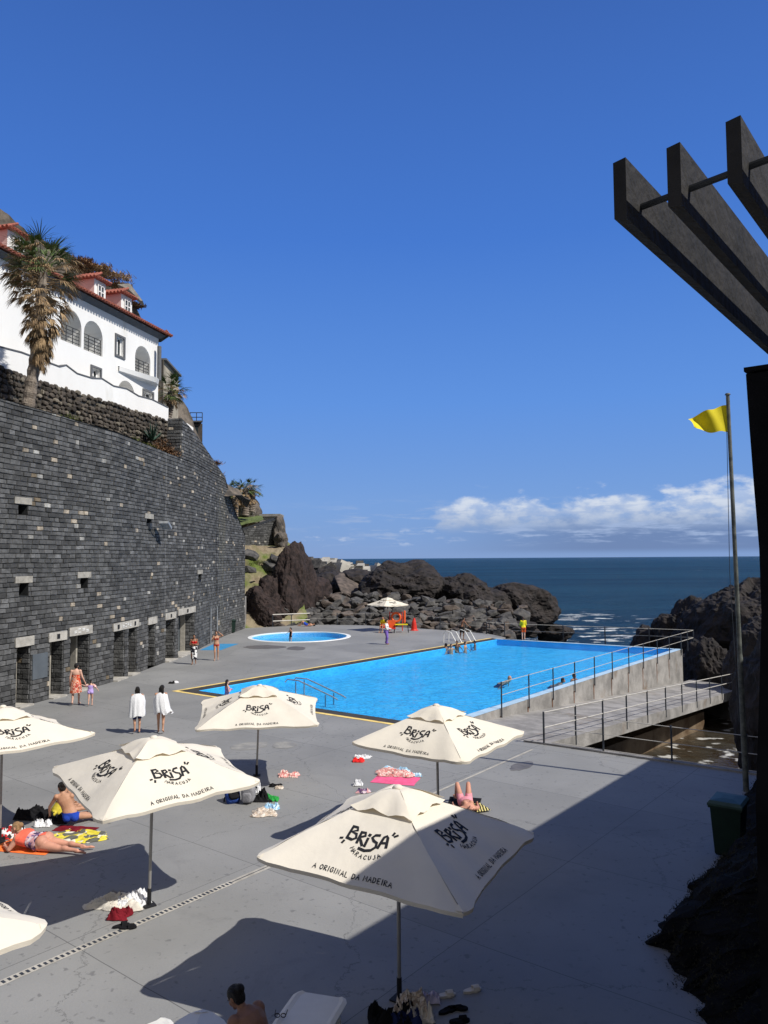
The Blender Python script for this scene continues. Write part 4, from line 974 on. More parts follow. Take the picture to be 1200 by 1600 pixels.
# balcony doors, shutters, railings
for i, (s0, s1, z0, zt) in enumerate(arches[:3]):
    mb = MB(); 
    for k in range(5): mb.tube([V(s0, z0 + .18 + k * .2, -.12), V(s1, z0 + .18 + k * .2, -.12)], .022, 6)
    for k in range(4): s = lerp(s0 + .05, s1 - .05, k / 3); mb.tube([V(s, z0, -.12), V(s, z0 + 1.0, -.12)], .025, 6)
    mb.build('balcony_railing', M['iron'], villa)
s0, s1, z0, zt = arches[0]; c = lerp(s0, s1, .42); mb = MB()
mb.hexa([V(c - .55, z0, -1.62), V(c + .55, z0, -1.62), V(c + .55, z0, -1.68), V(c - .55, z0, -1.68)], [V(c - .55, z0 + 2.1, -1.62), V(c + .55, z0 + 2.1, -1.62), V(c + .55, z0 + 2.1, -1.68), V(c - .55, z0 + 2.1, -1.68)])
dd = mb.build('balcony_door', M['glass'], villa); mb = MB()
for a, b in ((c - .55, c - .55), (c + .55, c + .55), (c, c)): mb.bar(V(a, z0, -1.6), V(a, z0 + 2.1, -1.6), .1, .06, up=vn)
mb.bar(V(c - .6, z0 + 2.1, -1.6), V(c + .6, z0 + 2.1, -1.6), .1, .06, up=vn); mb.build('door_frame', M['white'], dd)
mb = MB(); mb.bar(V(c + .95, z0, -1.58), V(c + .95, z0 + 2.2, -1.58), .6, .06, up=vn); mb.bar(V(c - .9, z0, -1.58), V(c - .9, z0 + 2.2, -1.58), .45, .06, up=vn); mb.build('shutters', M['shutter'], villa)
for a_ in (arches[3],):
    mb = MB(); mb.add([V(a_[0], a_[2], -1.2), V(a_[1], a_[2], -1.2), V(a_[1], a_[3], -1.2), V(a_[0], a_[3], -1.2)], [(0, 1, 2, 3)]); mb.build('arch_shade_panel', M['shutter'], villa)  # dark panel added to stand in for the arch's shaded interior
mb = MB(); a_ = arches[2]; mb.add([V(a_[0] - .3, a_[2], -1.66), V(a_[1], a_[2], -1.66), V(a_[1], a_[3], -1.66), V(a_[0] - .3, a_[3], -1.66)], [(0, 1, 2, 3)]); mb.build('loggia_back_wall', M['rocktan'], villa)
# bowed balcony under the end arch
bs0, _ = F(243, 600); bs1, _ = F(184, 590); zb = F(225, 605)[1]; mb = MB(); rings = []
poly = [(bs1, 0)]
for i in range(13): t = math.pi * i / 12; 
outl = [(lerp(bs0 - .15, bs1, k / 14), .02 + .62 * min(1, (k / 3.) ** .5) * (1 - max(0, k - 3) / 11 * .85)) for k in range(15)]
z_b0, z_b1 = arches[2][2] - .42, arches[2][2] - .02
lo_ = [V(s, z_b0 + .1, o_ * .8) for s, o_ in outl]; hi_ = [V(s, z_b1, o_) for s, o_ in outl]; inn = [V(s, z_b1, -.02) for s, o_ in outl]; inl = [V(s, z_b0, -.02) for s, o_ in outl]
mb.loft([inl, lo_, hi_, inn], cap=False, closed=False); mb.build('bow_balcony', M['white'], villa, smooth=False)
mb = MB(); mb.tube([V(bs0 + .15, z_b1, .35), V(bs0 + .15, z_b1 + 2.3, .35)], .14, 10); mb.build('column', M['trim'], villa)
# garden parapet on the rubble wall
ptop = [(-40, 535), (0, 542.6), (33, 551), (57, 560), (93, 573.5), (103, 571), (120, 584), (144, 591.5), (159, 592), (177, 603.5), (198, 608), (216, 619), (237, 624.5), (262, 637)]
mb = MB(); tp = [F(u, v, 1.1) for u, v in ptop]; zbot = F(0, 577, 1.1)[1]; zbot2 = F(258, 659, 1.1)[1]
def zb_(s): sA = F(0, 577, 1.1)[0]; sB = F(258, 659, 1.1)[0]; return lerp(zbot, zbot2, (s - sA) / (sB - sA))
cp = MB()
for (s0, z0), (s1, z1) in zip(tp, tp[1:]):
    mb.hexa([V(s1, zb_(s1), 1.1), V(s0, zb_(s0), 1.1), V(s0, zb_(s0), .8), V(s1, zb_(s1), .8)], [V(s1, z1, 1.1), V(s0, z0, 1.1), V(s0, z0, .8), V(s1, z1, .8)])
    cp.bar(V(s0, z0 + .03, .95), V(s1, z1 + .03, .95), .38, .06)
pr = thing('garden_wall', 'low white garden wall with wavy dark coping in front of the villa', 'wall', V(8, 14, 1))
mb.build('wall_face', M['white'], pr); cp.build('coping', M['trim'], pr)
# end return of the white wall at right
mb = MB(); e0 = tp[-1][0]; mb.hexa([V(e0, 12, 1.1), V(e0 - .1, 12, 1.1), V(e0 - .9, 12, -3), V(e0 - .6, 12, -3)], [V(e0, tp[-1][1], 1.1), V(e0 - .1, tp[-1][1], 1.1), V(e0 - .9, tp[-1][1] + .3, -3), V(e0 - .6, tp[-1][1] + .3, -3)]); mb.build('end_wall', M['white'], pr)
# rubble wall: irregular stones
rub = thing('rubble_wall', 'rough brown dry stone rubble wall under the white garden wall', 'wall', V(8, 11.5, 1.2))
mb = MB(); q = random.Random(9); z = 11.2; sl = -1.2
while z < 16.5:
    s = sl; h = q.uniform(.14, .32)
    while s < 24:
        wd = q.uniform(.14, .6)
        if z < zb_(s) - .05:
            v = q.uniform(.5, 1.5); mb.col = (.085 * v, .072 * v, .060 * v) if q.random() < .8 else (.17 * v, .15 * v, .12 * v)
            c = V(s + wd / 2, min(z + h / 2, zb_(s)) + q.uniform(-.07, .07), 1.15); n = 7; a0_ = q.uniform(0, 1)
            rg = []
            for k in range(n):
                t = 2 * math.pi * (k + a0_) / n; r = q.uniform(.8, 1.1); rg.append((wd / 2 * r * math.cos(t), h / 2 * r * math.sin(t) * 1.05))
            pr_ = q.uniform(.05, .14)
            mb.loft([[c + vd * x + Vector((0, 0, y)) for x, y in rg], [c + vd * x * .75 + Vector((0, 0, y * .75)) + vn * pr_ for x, y in rg], [c + vn * (pr_ + .02)] * n], cap=False)
        s += wd * .93
    z += h * .93
mb.build('stones', M['rubble'], rub)
mb = MB(); mb.add([V(-1.2, 10.8, 1.13), V(24, 10.8, 1.13), V(24, zb_(24), 1.13), V(-1.2, zb_(-1.2), 1.13)], [(0, 1, 2, 3)]); mb.build('backing', M['mortar'], rub)
# grey roof piece behind the dormers, beige block, brown tower, white wall bit
def blockb(name, u0, u1, vt, vb, y, d, m, label, cat, sk=0.):
    a, b = Dp(u0, vb, y), Dp(u1, vb, y + sk); z1 = Dp(u0, vt, y).z; z1b = Dp(u1, vt, y + sk).z; z0 = min(a.z, b.z) - 1
    r_ = thing(name, label, cat, (a.x, a.y, z0)); mb = MB(); k = Vector((-1.5, d, 0))
    mb.hexa([Vector((a.x, a.y, z0)), Vector((b.x, b.y, z0)), Vector((b.x, b.y, z0)) + k, Vector((a.x, a.y, z0)) + k], [Vector((a.x, a.y, z1)), Vector((b.x, b.y, z1)), Vector((b.x, b.y, z1)) + k, Vector((a.x, a.y, z1)) + k]); mb.build('wall', m, r_); return r_
beige = mat('weathered_beige_render', (.33, .30, .24), .9, .25, .8, .2, 10, space='World')
bb1 = blockb('outbuilding', 241, 255, 562, 650, 57, 6, beige, 'weathered beige outbuilding behind the right end of the white villa', 'building', -.3)
a, b = Dp(255, 562, 56.7), Dp(279, 592, 61); mb = MB(); mb.hexa([Vector((a.x, a.y, 12)), Vector((b.x, b.y, 12)), Vector((b.x - 3, b.y, 12)), Vector((a.x - 1.5, a.y + 1, 12))], [a, Vector((b.x, b.y, a.z - .3)), Vector((b.x - 3, b.y, a.z)), Vector((a.x - 1.5, a.y + 1, a.z))]); mb.build('side_wall', beige, bb1)
mb = MB(); mb.bar(Vector((a.x, a.y, a.z + .05)) , Vector((b.x, b.y, a.z - .2)), .5, .14); mb.build('roof_edge', M['trim'], bb1)
tw = blockb('tower_house', 283, 316, 662, 712, 66, 4, mat('brown_timber_wall', (.10, .085, .075), .9, .3, 2, .2, 10, space='World'), 'small brown tower house with a roof railing at the right end of the hilltop', 'building')
mb = MB(); a, b = Dp(281, 660, 65.9), Dp(317, 660, 65.9); mb.hexa([Vector((a.x, 65.7, a.z)), Vector((b.x, 65.7, a.z)), Vector((b.x - 1.2, 69, a.z)), Vector((a.x - 1.2, 69, a.z))], [Vector((a.x, 65.7, a.z + .12)), Vector((b.x, 65.7, a.z + .12)), Vector((b.x - 1.2, 69, a.z + .12)), Vector((a.x - 1.2, 69, a.z + .12))]); mb.build('roof', M['trim'], tw)
mb = MB()
for u in (286, 297, 307, 316): p = Dp(u, 660, 66); mb.tube([p, p + Vector((0, 0, .85))], .035, 6)
for dz in (.45, .85): mb.tube([Dp(286, 660, 66) + Vector((0, 0, dz)), Dp(316, 660, 66) + Vector((0, 0, dz))], .035, 6)
mb.build('railing', M['iron'], tw)
mb = MB()
for u, v in ((291, 672), (305, 672), (305, 688)):
    p = Dp(u, v, 65.95); mb.box(p, (.5, .12, .7))
mb.build('windows', M['glass'], tw)
wb = MB(); pts = [Dp(277, 664, 58), Dp(292, 661, 58.5), Dp(302, 668, 59), Dp(302, 705, 59), Dp(290, 694, 58.4), Dp(277, 680, 58)]
wb.add(pts + [p + Vector((-.6, .8, 0)) for p in pts], [tuple(range(6)), tuple(range(11, 5, -1))] + [(i, (i + 1) % 6, (i + 1) % 6 + 6, i + 6) for i in range(6)])
tag(wb.build('stair_wall', M['white'], origin=pts[0]), 'small white stepped wall piece left of the brown tower house', 'wall')
sl_ = MB(); pts = [Dp(183, 444, 56), Dp(203, 443, 56), Dp(223, 470, 56), Dp(220, 470, 56), Dp(201, 452, 56)]
sl_.add(pts + [p + Vector((-.5, 2, .3)) for p in pts], [tuple(range(5)), tuple(range(9, 4, -1))] + [(i, (i + 1) % 5, (i + 1) % 5 + 5, i + 5) for i in range(5)])
tag(sl_.build('gable_roof', M['lintel'], origin=pts[0]), 'pale grey gable roof edge showing behind the villa dormers', 'roof')

# ================================================================== PALMS AND PLANTS
q = random.Random(21)
def blade(mb, p, d, ln, wd, droop, seg=3):
    d = d.normalized(); sd_ = d.cross(Vector((q.uniform(-.3, .3), q.uniform(-.3, .3), 1))).normalized(); vs = []
    for i in range(seg + 1):
        t = i / seg; w_ = wd * (1 - t) ** .6 * .5 if i else wd * .35
        vs += [p - sd_ * w_, p + sd_ * w_]; p = p + d * ln / seg; d = (d + Vector((0, 0, -droop / seg))).normalized()
    mb.add(vs, [(2 * i, 2 * i + 1, 2 * i + 3, 2 * i + 2) for i in range(seg)])
def fan(mb, base, d, pet, rad, n, droop, wd=.05, spread=2.3):
    d = d.normalized(); tip = base + d * pet; mb.tube([base, lerp(base, tip, .5) + Vector((0, 0, .03)), tip], [.022, .016, .012], 4, cap=False)
    nrm = d.cross(Vector((q.uniform(-.5, .5), q.uniform(-.5, .5), 1)).cross(d)).normalized(); sd_ = d.cross(nrm).normalized()
    sd_ = Vector((-d.y, d.x, 0)).normalized() if abs(d.z) < .95 else Vector((1, 0, 0))
    sd_ = (sd_ + Vector((q.uniform(-.4, .4), q.uniform(-.4, .4), q.uniform(-.4, .4)))).normalized()
    for i in range(n):
        a = (i / (n - 1) - .5) * spread; dd = d * math.cos(a) + sd_ * math.sin(a); blade(mb, tip, dd, rad * q.uniform(.8, 1.05) * (1 - .12 * abs(a)), wd, droop * q.uniform(.6, 1.4))
def palm(name, base, top, rt, ngreen, ndead, crown, label, skirt=2.2, group=None, wind=0.):
    r_ = thing(name, label, 'palm tree', base, group); mb = MB(); k = 26; pts = []; rad = []
    for i in range(k + 1):
        t = i / k; pts.append(lerp(base, top, t) + Vector((.12 * math.sin(t * 3), 0, 0))); rad.append(rt * (1.25 - .35 * t) * (1 + (.10 if i % 2 else -.06)))
    mb.tube(pts, rad, 12); mb.build('trunk', M['bark'], r_)
    g = MB(); c = top
    for i in range(ngreen):
        a = q.uniform(0, 6.283); e = q.uniform(-.6, 1.1); d = Vector((math.cos(a) * math.cos(e), math.sin(a) * math.cos(e), math.sin(e)))
        fan(g, c + Vector((0, 0, q.uniform(-.2, .15))), d, crown * q.uniform(.45, .6), crown * q.uniform(.42, .6), 15, .9, .055 * crown / 1.8)
    g.build('green_crown', M['greenleaf'], r_)
    dmb = MB(); 
    for i in range(ndead):
        a = q.uniform(0, 6.283); t = q.random() ** 1.35; zz = -t * skirt; e = lerp(.5, -1.3, min(1, t * 1.1 + q.uniform(0, .25))); d = Vector((math.cos(a) * math.cos(e) + wind, math.sin(a) * math.cos(e), math.sin(e)))
        b_ = c + Vector((math.cos(a), math.sin(a), 0)) * rt * .7 + Vector((0, 0, zz + .1))
        fan(dmb, b_, d, crown * lerp(.55, .10, t) * q.uniform(.5, 1.15), crown * q.uniform(.30, .5) * lerp(1.05, .6, t), 11, 1.9, .06 * crown / 1.8, spread=1.5)
    dmb.build('dead_fronds', M['deadleaf'], r_)
    return r_
pb = Dp(43, 640, 33.2); pt = Dp(66, 420, 33.2)
palm('fan_palm', pb, pt, .21, 46, 230, 1.95, 'tall shaggy fan palm with dead brown fronds in front of the white villa', skirt=4.3)
palm('small_palm', Dp(262, 655, 54.5), Dp(266, 612, 54.5), .2, 34, 50, 1.7, 'small windblown palm leaning by the beige outbuilding', skirt=.9, wind=.4)
for u, vt, vb, y, lb in ((358, 758, 800, 86, 'leftmost small palm'), (372, 757, 805, 87, 'second small palm from the left'), (383, 755, 806, 86, 'middle small palm'), (393, 757, 800, 87, 'rightmost and tallest small palm'), (366, 764, 810, 85, 'lowest small palm')):
    palm('outcrop_palm', Dp(u, vb, y - 3), Dp(u, vt + 8, y - 3), .3, 22, 46, 1.55, lb + ' on the distant rock outcrop', skirt=1.9, group='palms on the rock outcrop')
def agave(p, r_, label, m='agave', n=46):
    mb = MB()
    for i in range(n):
        a = q.uniform(0, 6.283); e = q.uniform(.15, 1.4); d = Vector((math.cos(a) * math.cos(e), math.sin(a) * math.cos(e), math.sin(e))); blade(mb, p + d * .05, d, r_ * q.uniform(.75, 1.1), .12 * r_, .25, 4)
    return tag(mb.build('agave', M[m], origin=p), label, 'plant')
agave(Dp(238, 690, 47.5), 1.25, 'large spiky agave growing above the block wall near its raised section')
agave(Dp(214, 696, 46), .7, 'small pale agave left of the large spiky agave', 'leafy', 30)
def shrub(p, size, n, m, label, ls=.09, name='shrub'):
    mb = MB(); cl = [Vector((q.gauss(0, .4) * size[0], q.gauss(0, .4) * size[1], abs(q.gauss(0, .45)) * size[2])) for _ in range(14)]
    for i in range(n):
        c = q.choice(cl) + Vector((q.gauss(0, .2) * size[0], q.gauss(0, .2) * size[1], q.gauss(0, .16) * size[2])); c.z = max(c.z, -.1)
        d = Vector((q.uniform(-1, 1), q.uniform(-1, 1), q.uniform(-.2, 1))); blade(mb, p + c, d, ls * q.uniform(.7, 1.6), ls * .5, .4, 1)
    return tag(mb.build(name, M[m], origin=p), label, 'shrub')
shrub(Dp(242, 712, 45.0), (1.3, .8, .8), 2600, 'dryleaf', 'rusty dry shrub hanging over the top of the block wall below the agave', .16)
shrub(Dp(215, 704, 44.2), (.9, .6, .5), 1100, 'leafy', 'yellow green low plants on the wall top left of the dry shrub', .14)
shrub(Dp(107, 662, 36), (.7, .5, .35), 800, 'leafy', 'yellow green tuft on top of the block wall right of the tall palm', .12)
shrub(Dp(262, 716, 46), (.6, .5, .6), 700, 'dryleaf', 'dry brown tuft against the raised end of the wall', .14)
for i, (u, v, y, s_, m_) in enumerate(((168, 425, 57, 1.2, 'deadleaf'), (150, 415, 56, 1.0, 'deadleaf'), (205, 470, 60, .6, 'dryleaf'), (322, 716, 63, .9, 'dryleaf'), (335, 735, 65, .8, 'dryleaf'), (128, 405, 55, 1.0, 'dryleaf'), (185, 440, 58.5, .7, 'deadleaf'))):
    shrub(Dp(u, v + 10, y), (s_ * 1.3, s_, s_ * .4), 1300, m_, ['grassy scrub tuft on the ridge right above the first dormer', 'straw coloured scrub on the ridge behind the palm crown', 'green scrub on the slope behind the roof end', 'dry scrub on the crest right of the brown tower house', 'dry scrub at the lower end of the crest above the block wall', 'green scrub behind the palm crown on the ridge', 'straw coloured scrub beside the pale gable roof'][i], .26)
for i, (u, v, y, s_, m_) in enumerate(((400, 880, 73, .9, 'leafy'), (388, 900, 72.5, .7, 'dryleaf'), (410, 925, 71.5, .9, 'leafy'), (430, 875, 74, .7, 'leafy'), (396, 945, 70, .6, 'deadleaf'), (420, 900, 73, .6, 'deadleaf'))):
    shrub(Dp(u, v, y), (s_ * 1.2, s_, s_ * .3), 700, m_, 'low scrub plant growing on the grassy slope past the end of the block wall', .11).__setitem__('group', 'scrub plants on the grassy slope')

# ================================================================== RAILINGS
def railing(name, pts, posts, h, cables, label, rp=.028, rc=.012, mp='postdark', mc='cable', drop=0., rust=False):
    pts = [Vector(p) for p in pts]; r_ = thing(name, label, 'railing', pts[0]); cumd = [0]
    for a, b in zip(pts, pts[1:]): cumd.append(cumd[-1] + (b - a).length)
    def at(t):
        s = t * cumd[-1]; i = max(j for j in range(len(pts) - 1) if cumd[j] <= s + 1e-9); return lerp(pts[i], pts[i + 1], (s - cumd[i]) / (cumd[i + 1] - cumd[i]))
    ts = posts if isinstance(posts, list) else [i / (posts - 1) for i in range(posts)]
    for t in ts:
        mb = MB(); p = at(t); mb.tube([p - Vector((0, 0, drop)), p + Vector((0, 0, h))], rp, 8); mb.build('post', M[mp], r_)
    for cz in cables:
        mb = MB(); mb.tube([p + Vector((0, 0, cz)) for p in pts], rc, 6); mb.build('cable', M[mc], r_)
    return r_
def ontoline(u, A, B):                  # fraction along A-B seen at column u
    k = ray(u, 1050); k = k.x / k.y; e = B - A; return (k * A.y - A.x) / (e.x - k * e.y)
n_ = (FR - NR).normalized(); out_ = Vector((n_.y, -n_.x, 0))
A_, B_ = NR + out_ * .06, FR + out_ * .06
us = [783, 826, 864, 898, 929, 957, 983, 1006, 1028, 1047, 1065.5]; ts = [max(0, min(1, ontoline(u, A_, B_))) for u in us]
A2 = lerp(A_, B_, ts[0]); ts2 = [(t - ts[0]) / (ts[-1] - ts[0]) for t in ts]; B2 = lerp(A_, B_, ts[-1])
railing('pool_railing', [A2, B2], ts2, 1.0, (.98, .50), 'cable railing along the raised right hand wall of the swimming pool', drop=.35)
mb = MB()
for t in ts2[:-1]:
    p = lerp(A2, B2, t) + Vector((0, 0, -.3)) ; mb.add([p - n_ * .05 + out_ * .004 - out_ * .055, p + n_ * .05 - out_ * .051, p + n_ * .03 - out_ * .051 + Vector((0, 0, -1.0)), p - n_ * .03 - out_ * .051 + Vector((0, 0, -1.2))], [(0, 1, 2, 3)])
structure(mb.build('rust_streaks', M['rust']))
f_ = (FL - FR).normalized(); fo = Vector((-f_.y, f_.x, 0)); fo = fo if fo.y > 0 else -fo
fc = FR + fo * 3.2
railing('far_pool_railing', [B2, FR + fo * 3.4 + Vector((0, 0, -.1)), FL + fo * 2.6 + Vector((0, 0, -.15)), FL + fo * 2.6 + f_ * 1.5 + Vector((0, 0, -.1))], [.0, .1, .2, .36, .52, .68, .84, 1.0], 1.0, (.98, .5), 'long railing behind the far end of the swimming pool', rc=.02, rp=.04, drop=.2)
railing('walkway_railing', [K0 - Vector((0, 0, .0)), WO], 11, .98, (.96, .5), 'cable railing on the outer edge of the sloping walkway above the channel', rc=.02, rp=.03, drop=.3)
eu = [862, 940, 1046, 1163]; te = [ontoline(u, EW, E2) for u in eu]; eA, eB = lerp(EW, E2, te[0]), E2
railing('deck_edge_railing', [eA + Vector((0, 0, .02)), eB + Vector((0, 0, .02))], [(t - te[0]) / (1 - te[0]) for t in te[1:]] + [.98], .98, (.95, .5, .06), 'cable railing along the right edge of the grey deck beside the flagpole', rc=.011)
fbk = [p + Vector((0, .4, 0)) for p in FB[2:]]
railing('far_deck_railing', fbk, 9, 1.0, (.98, .5), 'dark cable railing between the far deck edge and the stone bank', rc=.012, rp=.035)
railing('pale_tube_railing', [G(426, 979), G(484, 976.5)], [0, .5, .98], 1.0, (1.0, .45), 'short pale tube railing at the far left of the deck behind the paddling pool', rc=.05, rp=.04, mc='cable')

# ================================================================== PERGOLA AND DARK WALL AT THE RIGHT
ZB = 7.05
perg = thing('pergola', 'row of weathered black pergola beams jutting overhead at the upper right', 'pergola', G(960, 346, ZB))
e1, e2, e3 = G(960, 347, ZB), G(1044, 327, ZB), G(1137, 292, ZB)
htop = Dp(957, 252, e1.y).z - ZB; thk = .052; step = (e3 - e2)
ends = [e1, e2, e3] + [e3 + step * i for i in range(1, 9)]
LB = 24.0
for e in ends:
    mb = MB(); c = e + BX * thk / 2 + Vector((0, 0, htop / 2))
    def r4(p): return [p - BX * thk / 2 - Vector((0, 0, htop / 2 - .012)), p + BX * thk / 2 - Vector((0, 0, htop / 2)), p + BX * thk / 2 + Vector((0, 0, htop / 2)), p - BX * thk / 2 + Vector((0, 0, htop / 2 - .008))]
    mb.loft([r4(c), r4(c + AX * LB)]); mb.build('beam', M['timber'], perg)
for k_, dz in ((.17, .42), (6.0, .42), (12, .42), (18, .42)):
    mb = MB(); mb.tube([ends[0] + AX * k_ + BX * .02 + Vector((0, 0, htop * dz)), ends[-1] + AX * k_ + Vector((0, 0, htop * dz))], .014, 8); mb.build('tie_rod', M['iron'], perg)
Q0 = G(1168, 582, ZB - .04)
prof = [(0, -.10), (2.0, -.06), (4.0, -.045), (4.7, .0), (5.3, .035), (5.75, .035), (6.2, .015), (6.6, .0), (ZB - .05, -.012)]
mb = MB(); rings = []
for z, o_ in prof:
    b = Vector((Q0.x, Q0.y, z)) + BX * o_ * 1.0
    rings.append([b, b + BX * 9, b + BX * 9 + AX * LB * .9, b + AX * LB * .9])
mb.loft(rings)
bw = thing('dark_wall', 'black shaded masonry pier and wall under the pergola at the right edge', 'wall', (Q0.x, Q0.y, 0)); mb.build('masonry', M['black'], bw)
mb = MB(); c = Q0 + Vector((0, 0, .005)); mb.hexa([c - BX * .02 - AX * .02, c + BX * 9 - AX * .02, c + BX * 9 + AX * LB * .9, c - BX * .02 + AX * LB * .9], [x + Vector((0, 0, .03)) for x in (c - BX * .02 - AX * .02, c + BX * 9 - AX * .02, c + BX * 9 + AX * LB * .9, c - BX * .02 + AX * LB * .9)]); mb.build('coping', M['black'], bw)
# creeper mound spilling on to the deck
edge_px = [(1166, 1238), (1150, 1262), (1148, 1330), (1118, 1350), (1082, 1385), (1058, 1410), (1012, 1468), (1040, 1500), (1062, 1530), (1085, 1565), (1108, 1600), (1140, 1660)]
ed = [G(u, v) for u, v in edge_px]
mb = MB(); rings = []
hill_o = Vector((5, 5, 5))
for i in range(len(ed) - 1):
    for j in range(8):
        p = lerp(ed[i], ed[i + 1], j / 8); rg = []
        for k in range(34):
            t = k / 33; x = p + BX * t * 3.6 + AX * .2 * t; zz = (1 - (1 - t) ** 2) * 2.1 + .12 * noise.noise(x * 2.2); x = x + Vector((.22 * noise.noise(x * 2.5 + hill_o) + .1 * noise.noise(x * 8), .22 * noise.noise(x * 2.5 - hill_o) + .1 * noise.noise(x * 8 + hill_o), 0)); rg.append(Vector((x.x, x.y, max(-.02, zz - .08 + .09 * ridged(x * 3.0, 3) * min(1, t * 5)))))
        rings.append(rg)
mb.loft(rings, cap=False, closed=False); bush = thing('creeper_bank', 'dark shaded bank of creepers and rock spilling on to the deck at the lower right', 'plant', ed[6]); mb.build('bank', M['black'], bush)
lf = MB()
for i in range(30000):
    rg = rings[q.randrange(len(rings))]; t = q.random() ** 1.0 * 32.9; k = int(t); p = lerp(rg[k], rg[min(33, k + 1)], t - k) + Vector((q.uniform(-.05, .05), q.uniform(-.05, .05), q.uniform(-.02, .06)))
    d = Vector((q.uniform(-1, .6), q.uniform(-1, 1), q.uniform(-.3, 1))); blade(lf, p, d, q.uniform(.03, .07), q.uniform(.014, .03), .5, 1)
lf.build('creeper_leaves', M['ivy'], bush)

mb = MB(); mb.box((-1, -6.2, 4.0), (24, 16.2, .2)); structure(mb.build('viewing_terrace', M['conc']))

# ================================================================== FLAGPOLE, BINS
fp0 = G(1166, 1236); fpt = Dp(1137, 617, fp0.y); fp = thing('flagpole', 'tall weathered flagpole with a yellow flag at the right edge of the deck', 'flagpole', fp0)
mb = MB(); mb.tube([fp0, lerp(fp0, fpt, .33), lerp(fp0, fpt, .34), fpt], [.07, .066, .055, .045], 14); mb.tube([fpt, fpt + Vector((0, 0, .04))], [.07, .05], 14); mb.build('pole', M['poleg'], fp)
mb = MB(); c0_ = Dp(1137, 633, fp0.y); c1_ = Dp(1138, 674, fp0.y); tipt = Dp(1076, 655, fp0.y + .1); tipb = Dp(1108, 677, fp0.y); nx, ny = 26, 16; vs = []
for j in range(ny + 1):
    for i in range(nx + 1):
        u_ = i / nx; v_ = j / ny; A = lerp(c0_, tipt, u_) + Vector((0, 0, .05 * math.sin(u_ * 3.1))); Bq = lerp(c1_, Dp(1082, 668, fp0.y), u_) - Vector((0, 0, .06 * math.sin(u_ * 3.1)))
        p = lerp(A, Bq, v_) + Vector((0, 1, 0)) * (.13 * u_ * math.sin(u_ * 9 + v_ * 2.6)) + Vector((0, 0, .02 * math.sin(u_ * 13 + v_ * 5))); vs.append(p)
mb.add(vs, [(j * (nx + 1) + i, j * (nx + 1) + i + 1, (j + 1) * (nx + 1) + i + 1, (j + 1) * (nx + 1) + i) for j in range(ny) for i in range(nx)]); mb.build('flag', M['flag'], fp, smooth=True)
mb = MB(); mb.tube([c1_ + Vector((-.04, 0, 0)), lerp(c1_, fp0, .4) + Vector((-.14, 0, 0)), lerp(fp0, fpt, .17) + Vector((-.1, 0, 0))], .008, 5); mb.build('halyard', M['postdark'], fp)
def bin_(p, rz, s_, label, m1, m2):
    r_ = thing('wheelie_bin', label, 'bin', p); Rm = Matrix.Rotation(rz, 3, 'Z'); T = lambda x, y, z: p + Rm @ Vector((x * s_, y * s_, z * s_))
    mb = MB(); ring = lambda w_, d, z, y0=0: [T(-w_, y0 - d, z), T(w_, y0 - d, z), T(w_, y0 + d, z), T(-w_, y0 + d, z)]
    mb.loft([ring(.20, .22, .06), ring(.22, .25, .1), ring(.27, .32, .95), ring(.30, .35, .955), ring(.30, .35, 1.0)]); mb.build('body', M[m1], r_)
    mb = MB(); mb.loft([ring(.31, .37, 1.0), ring(.31, .37, 1.04), ring(.27, .32, 1.09), ring(.1, .12, 1.11)]); mb.tube([T(-.27, .42, 1.0), T(.27, .42, 1.0)], .02 * s_, 8); mb.box(T(-.2, .39, 1.0), (.05, .1, .05), rz); mb.box(T(.2, .39, 1.0), (.05, .1, .05), rz); mb.build('lid', M[m2], r_)
    for sx_ in (-.24, .24): mb = MB(); mb.tube([T(sx_ - .03, .25, .11), T(sx_ + .03, .25, .11)], .1 * s_, 14); mb.build('wheel', M['ink'], r_)
bin_(G(1141, 1338), R(-35), 1.0, 'dark green wheelie bin against the creeper bank below the flagpole', 'bin', 'binlid')
bin_(G(362, 989), R(20), .95, 'green wheelie bin at the far end of the block wall', 'bin', 'bin')

# ================================================================== PARASOLS
GLY = {'A': [[(0, 0), (.35, 1), (.7, 0)], [(.15, .38), (.55, .38)]], 'O': [[(.35, 0), (.05, .25), (.05, .75), (.35, 1), (.65, .75), (.65, .25), (.35, 0)]], 'R': [[(.05, 0), (.05, 1), (.5, .95), (.58, .7), (.1, .5), (.65, 0)]],
 'I': [[(.1, 0), (.1, 1)]], 'G': [[(.62, .85), (.35, 1), (.05, .65), (.08, .2), (.4, 0), (.65, .2), (.65, .48), (.4, .48)]], 'N': [[(.05, 0), (.05, 1), (.6, 0), (.6, 1)]], 'L': [[(.05, 1), (.05, 0), (.55, 0)]],
 'D': [[(.05, 0), (.05, 1), (.5, .85), (.62, .5), (.45, .1), (.05, 0)]], 'M': [[(.02, 0), (.1, 1), (.4, .35), (.7, 1), (.78, 0)]], 'E': [[(.55, 1), (.05, 1), (.05, 0), (.55, 0)], [(.05, .5), (.45, .5)]],
 'C': [[(.62, .85), (.35, 1), (.05, .65), (.05, .3), (.35, 0), (.62, .15)]], 'U': [[(.05, 1), (.05, .25), (.3, 0), (.58, .25), (.6, 1)]], 'J': [[(.5, 1), (.5, .2), (.25, 0), (.02, .2)]], ' ': []}
GW = {'I': .2, 'M': .8, ' ': .35}
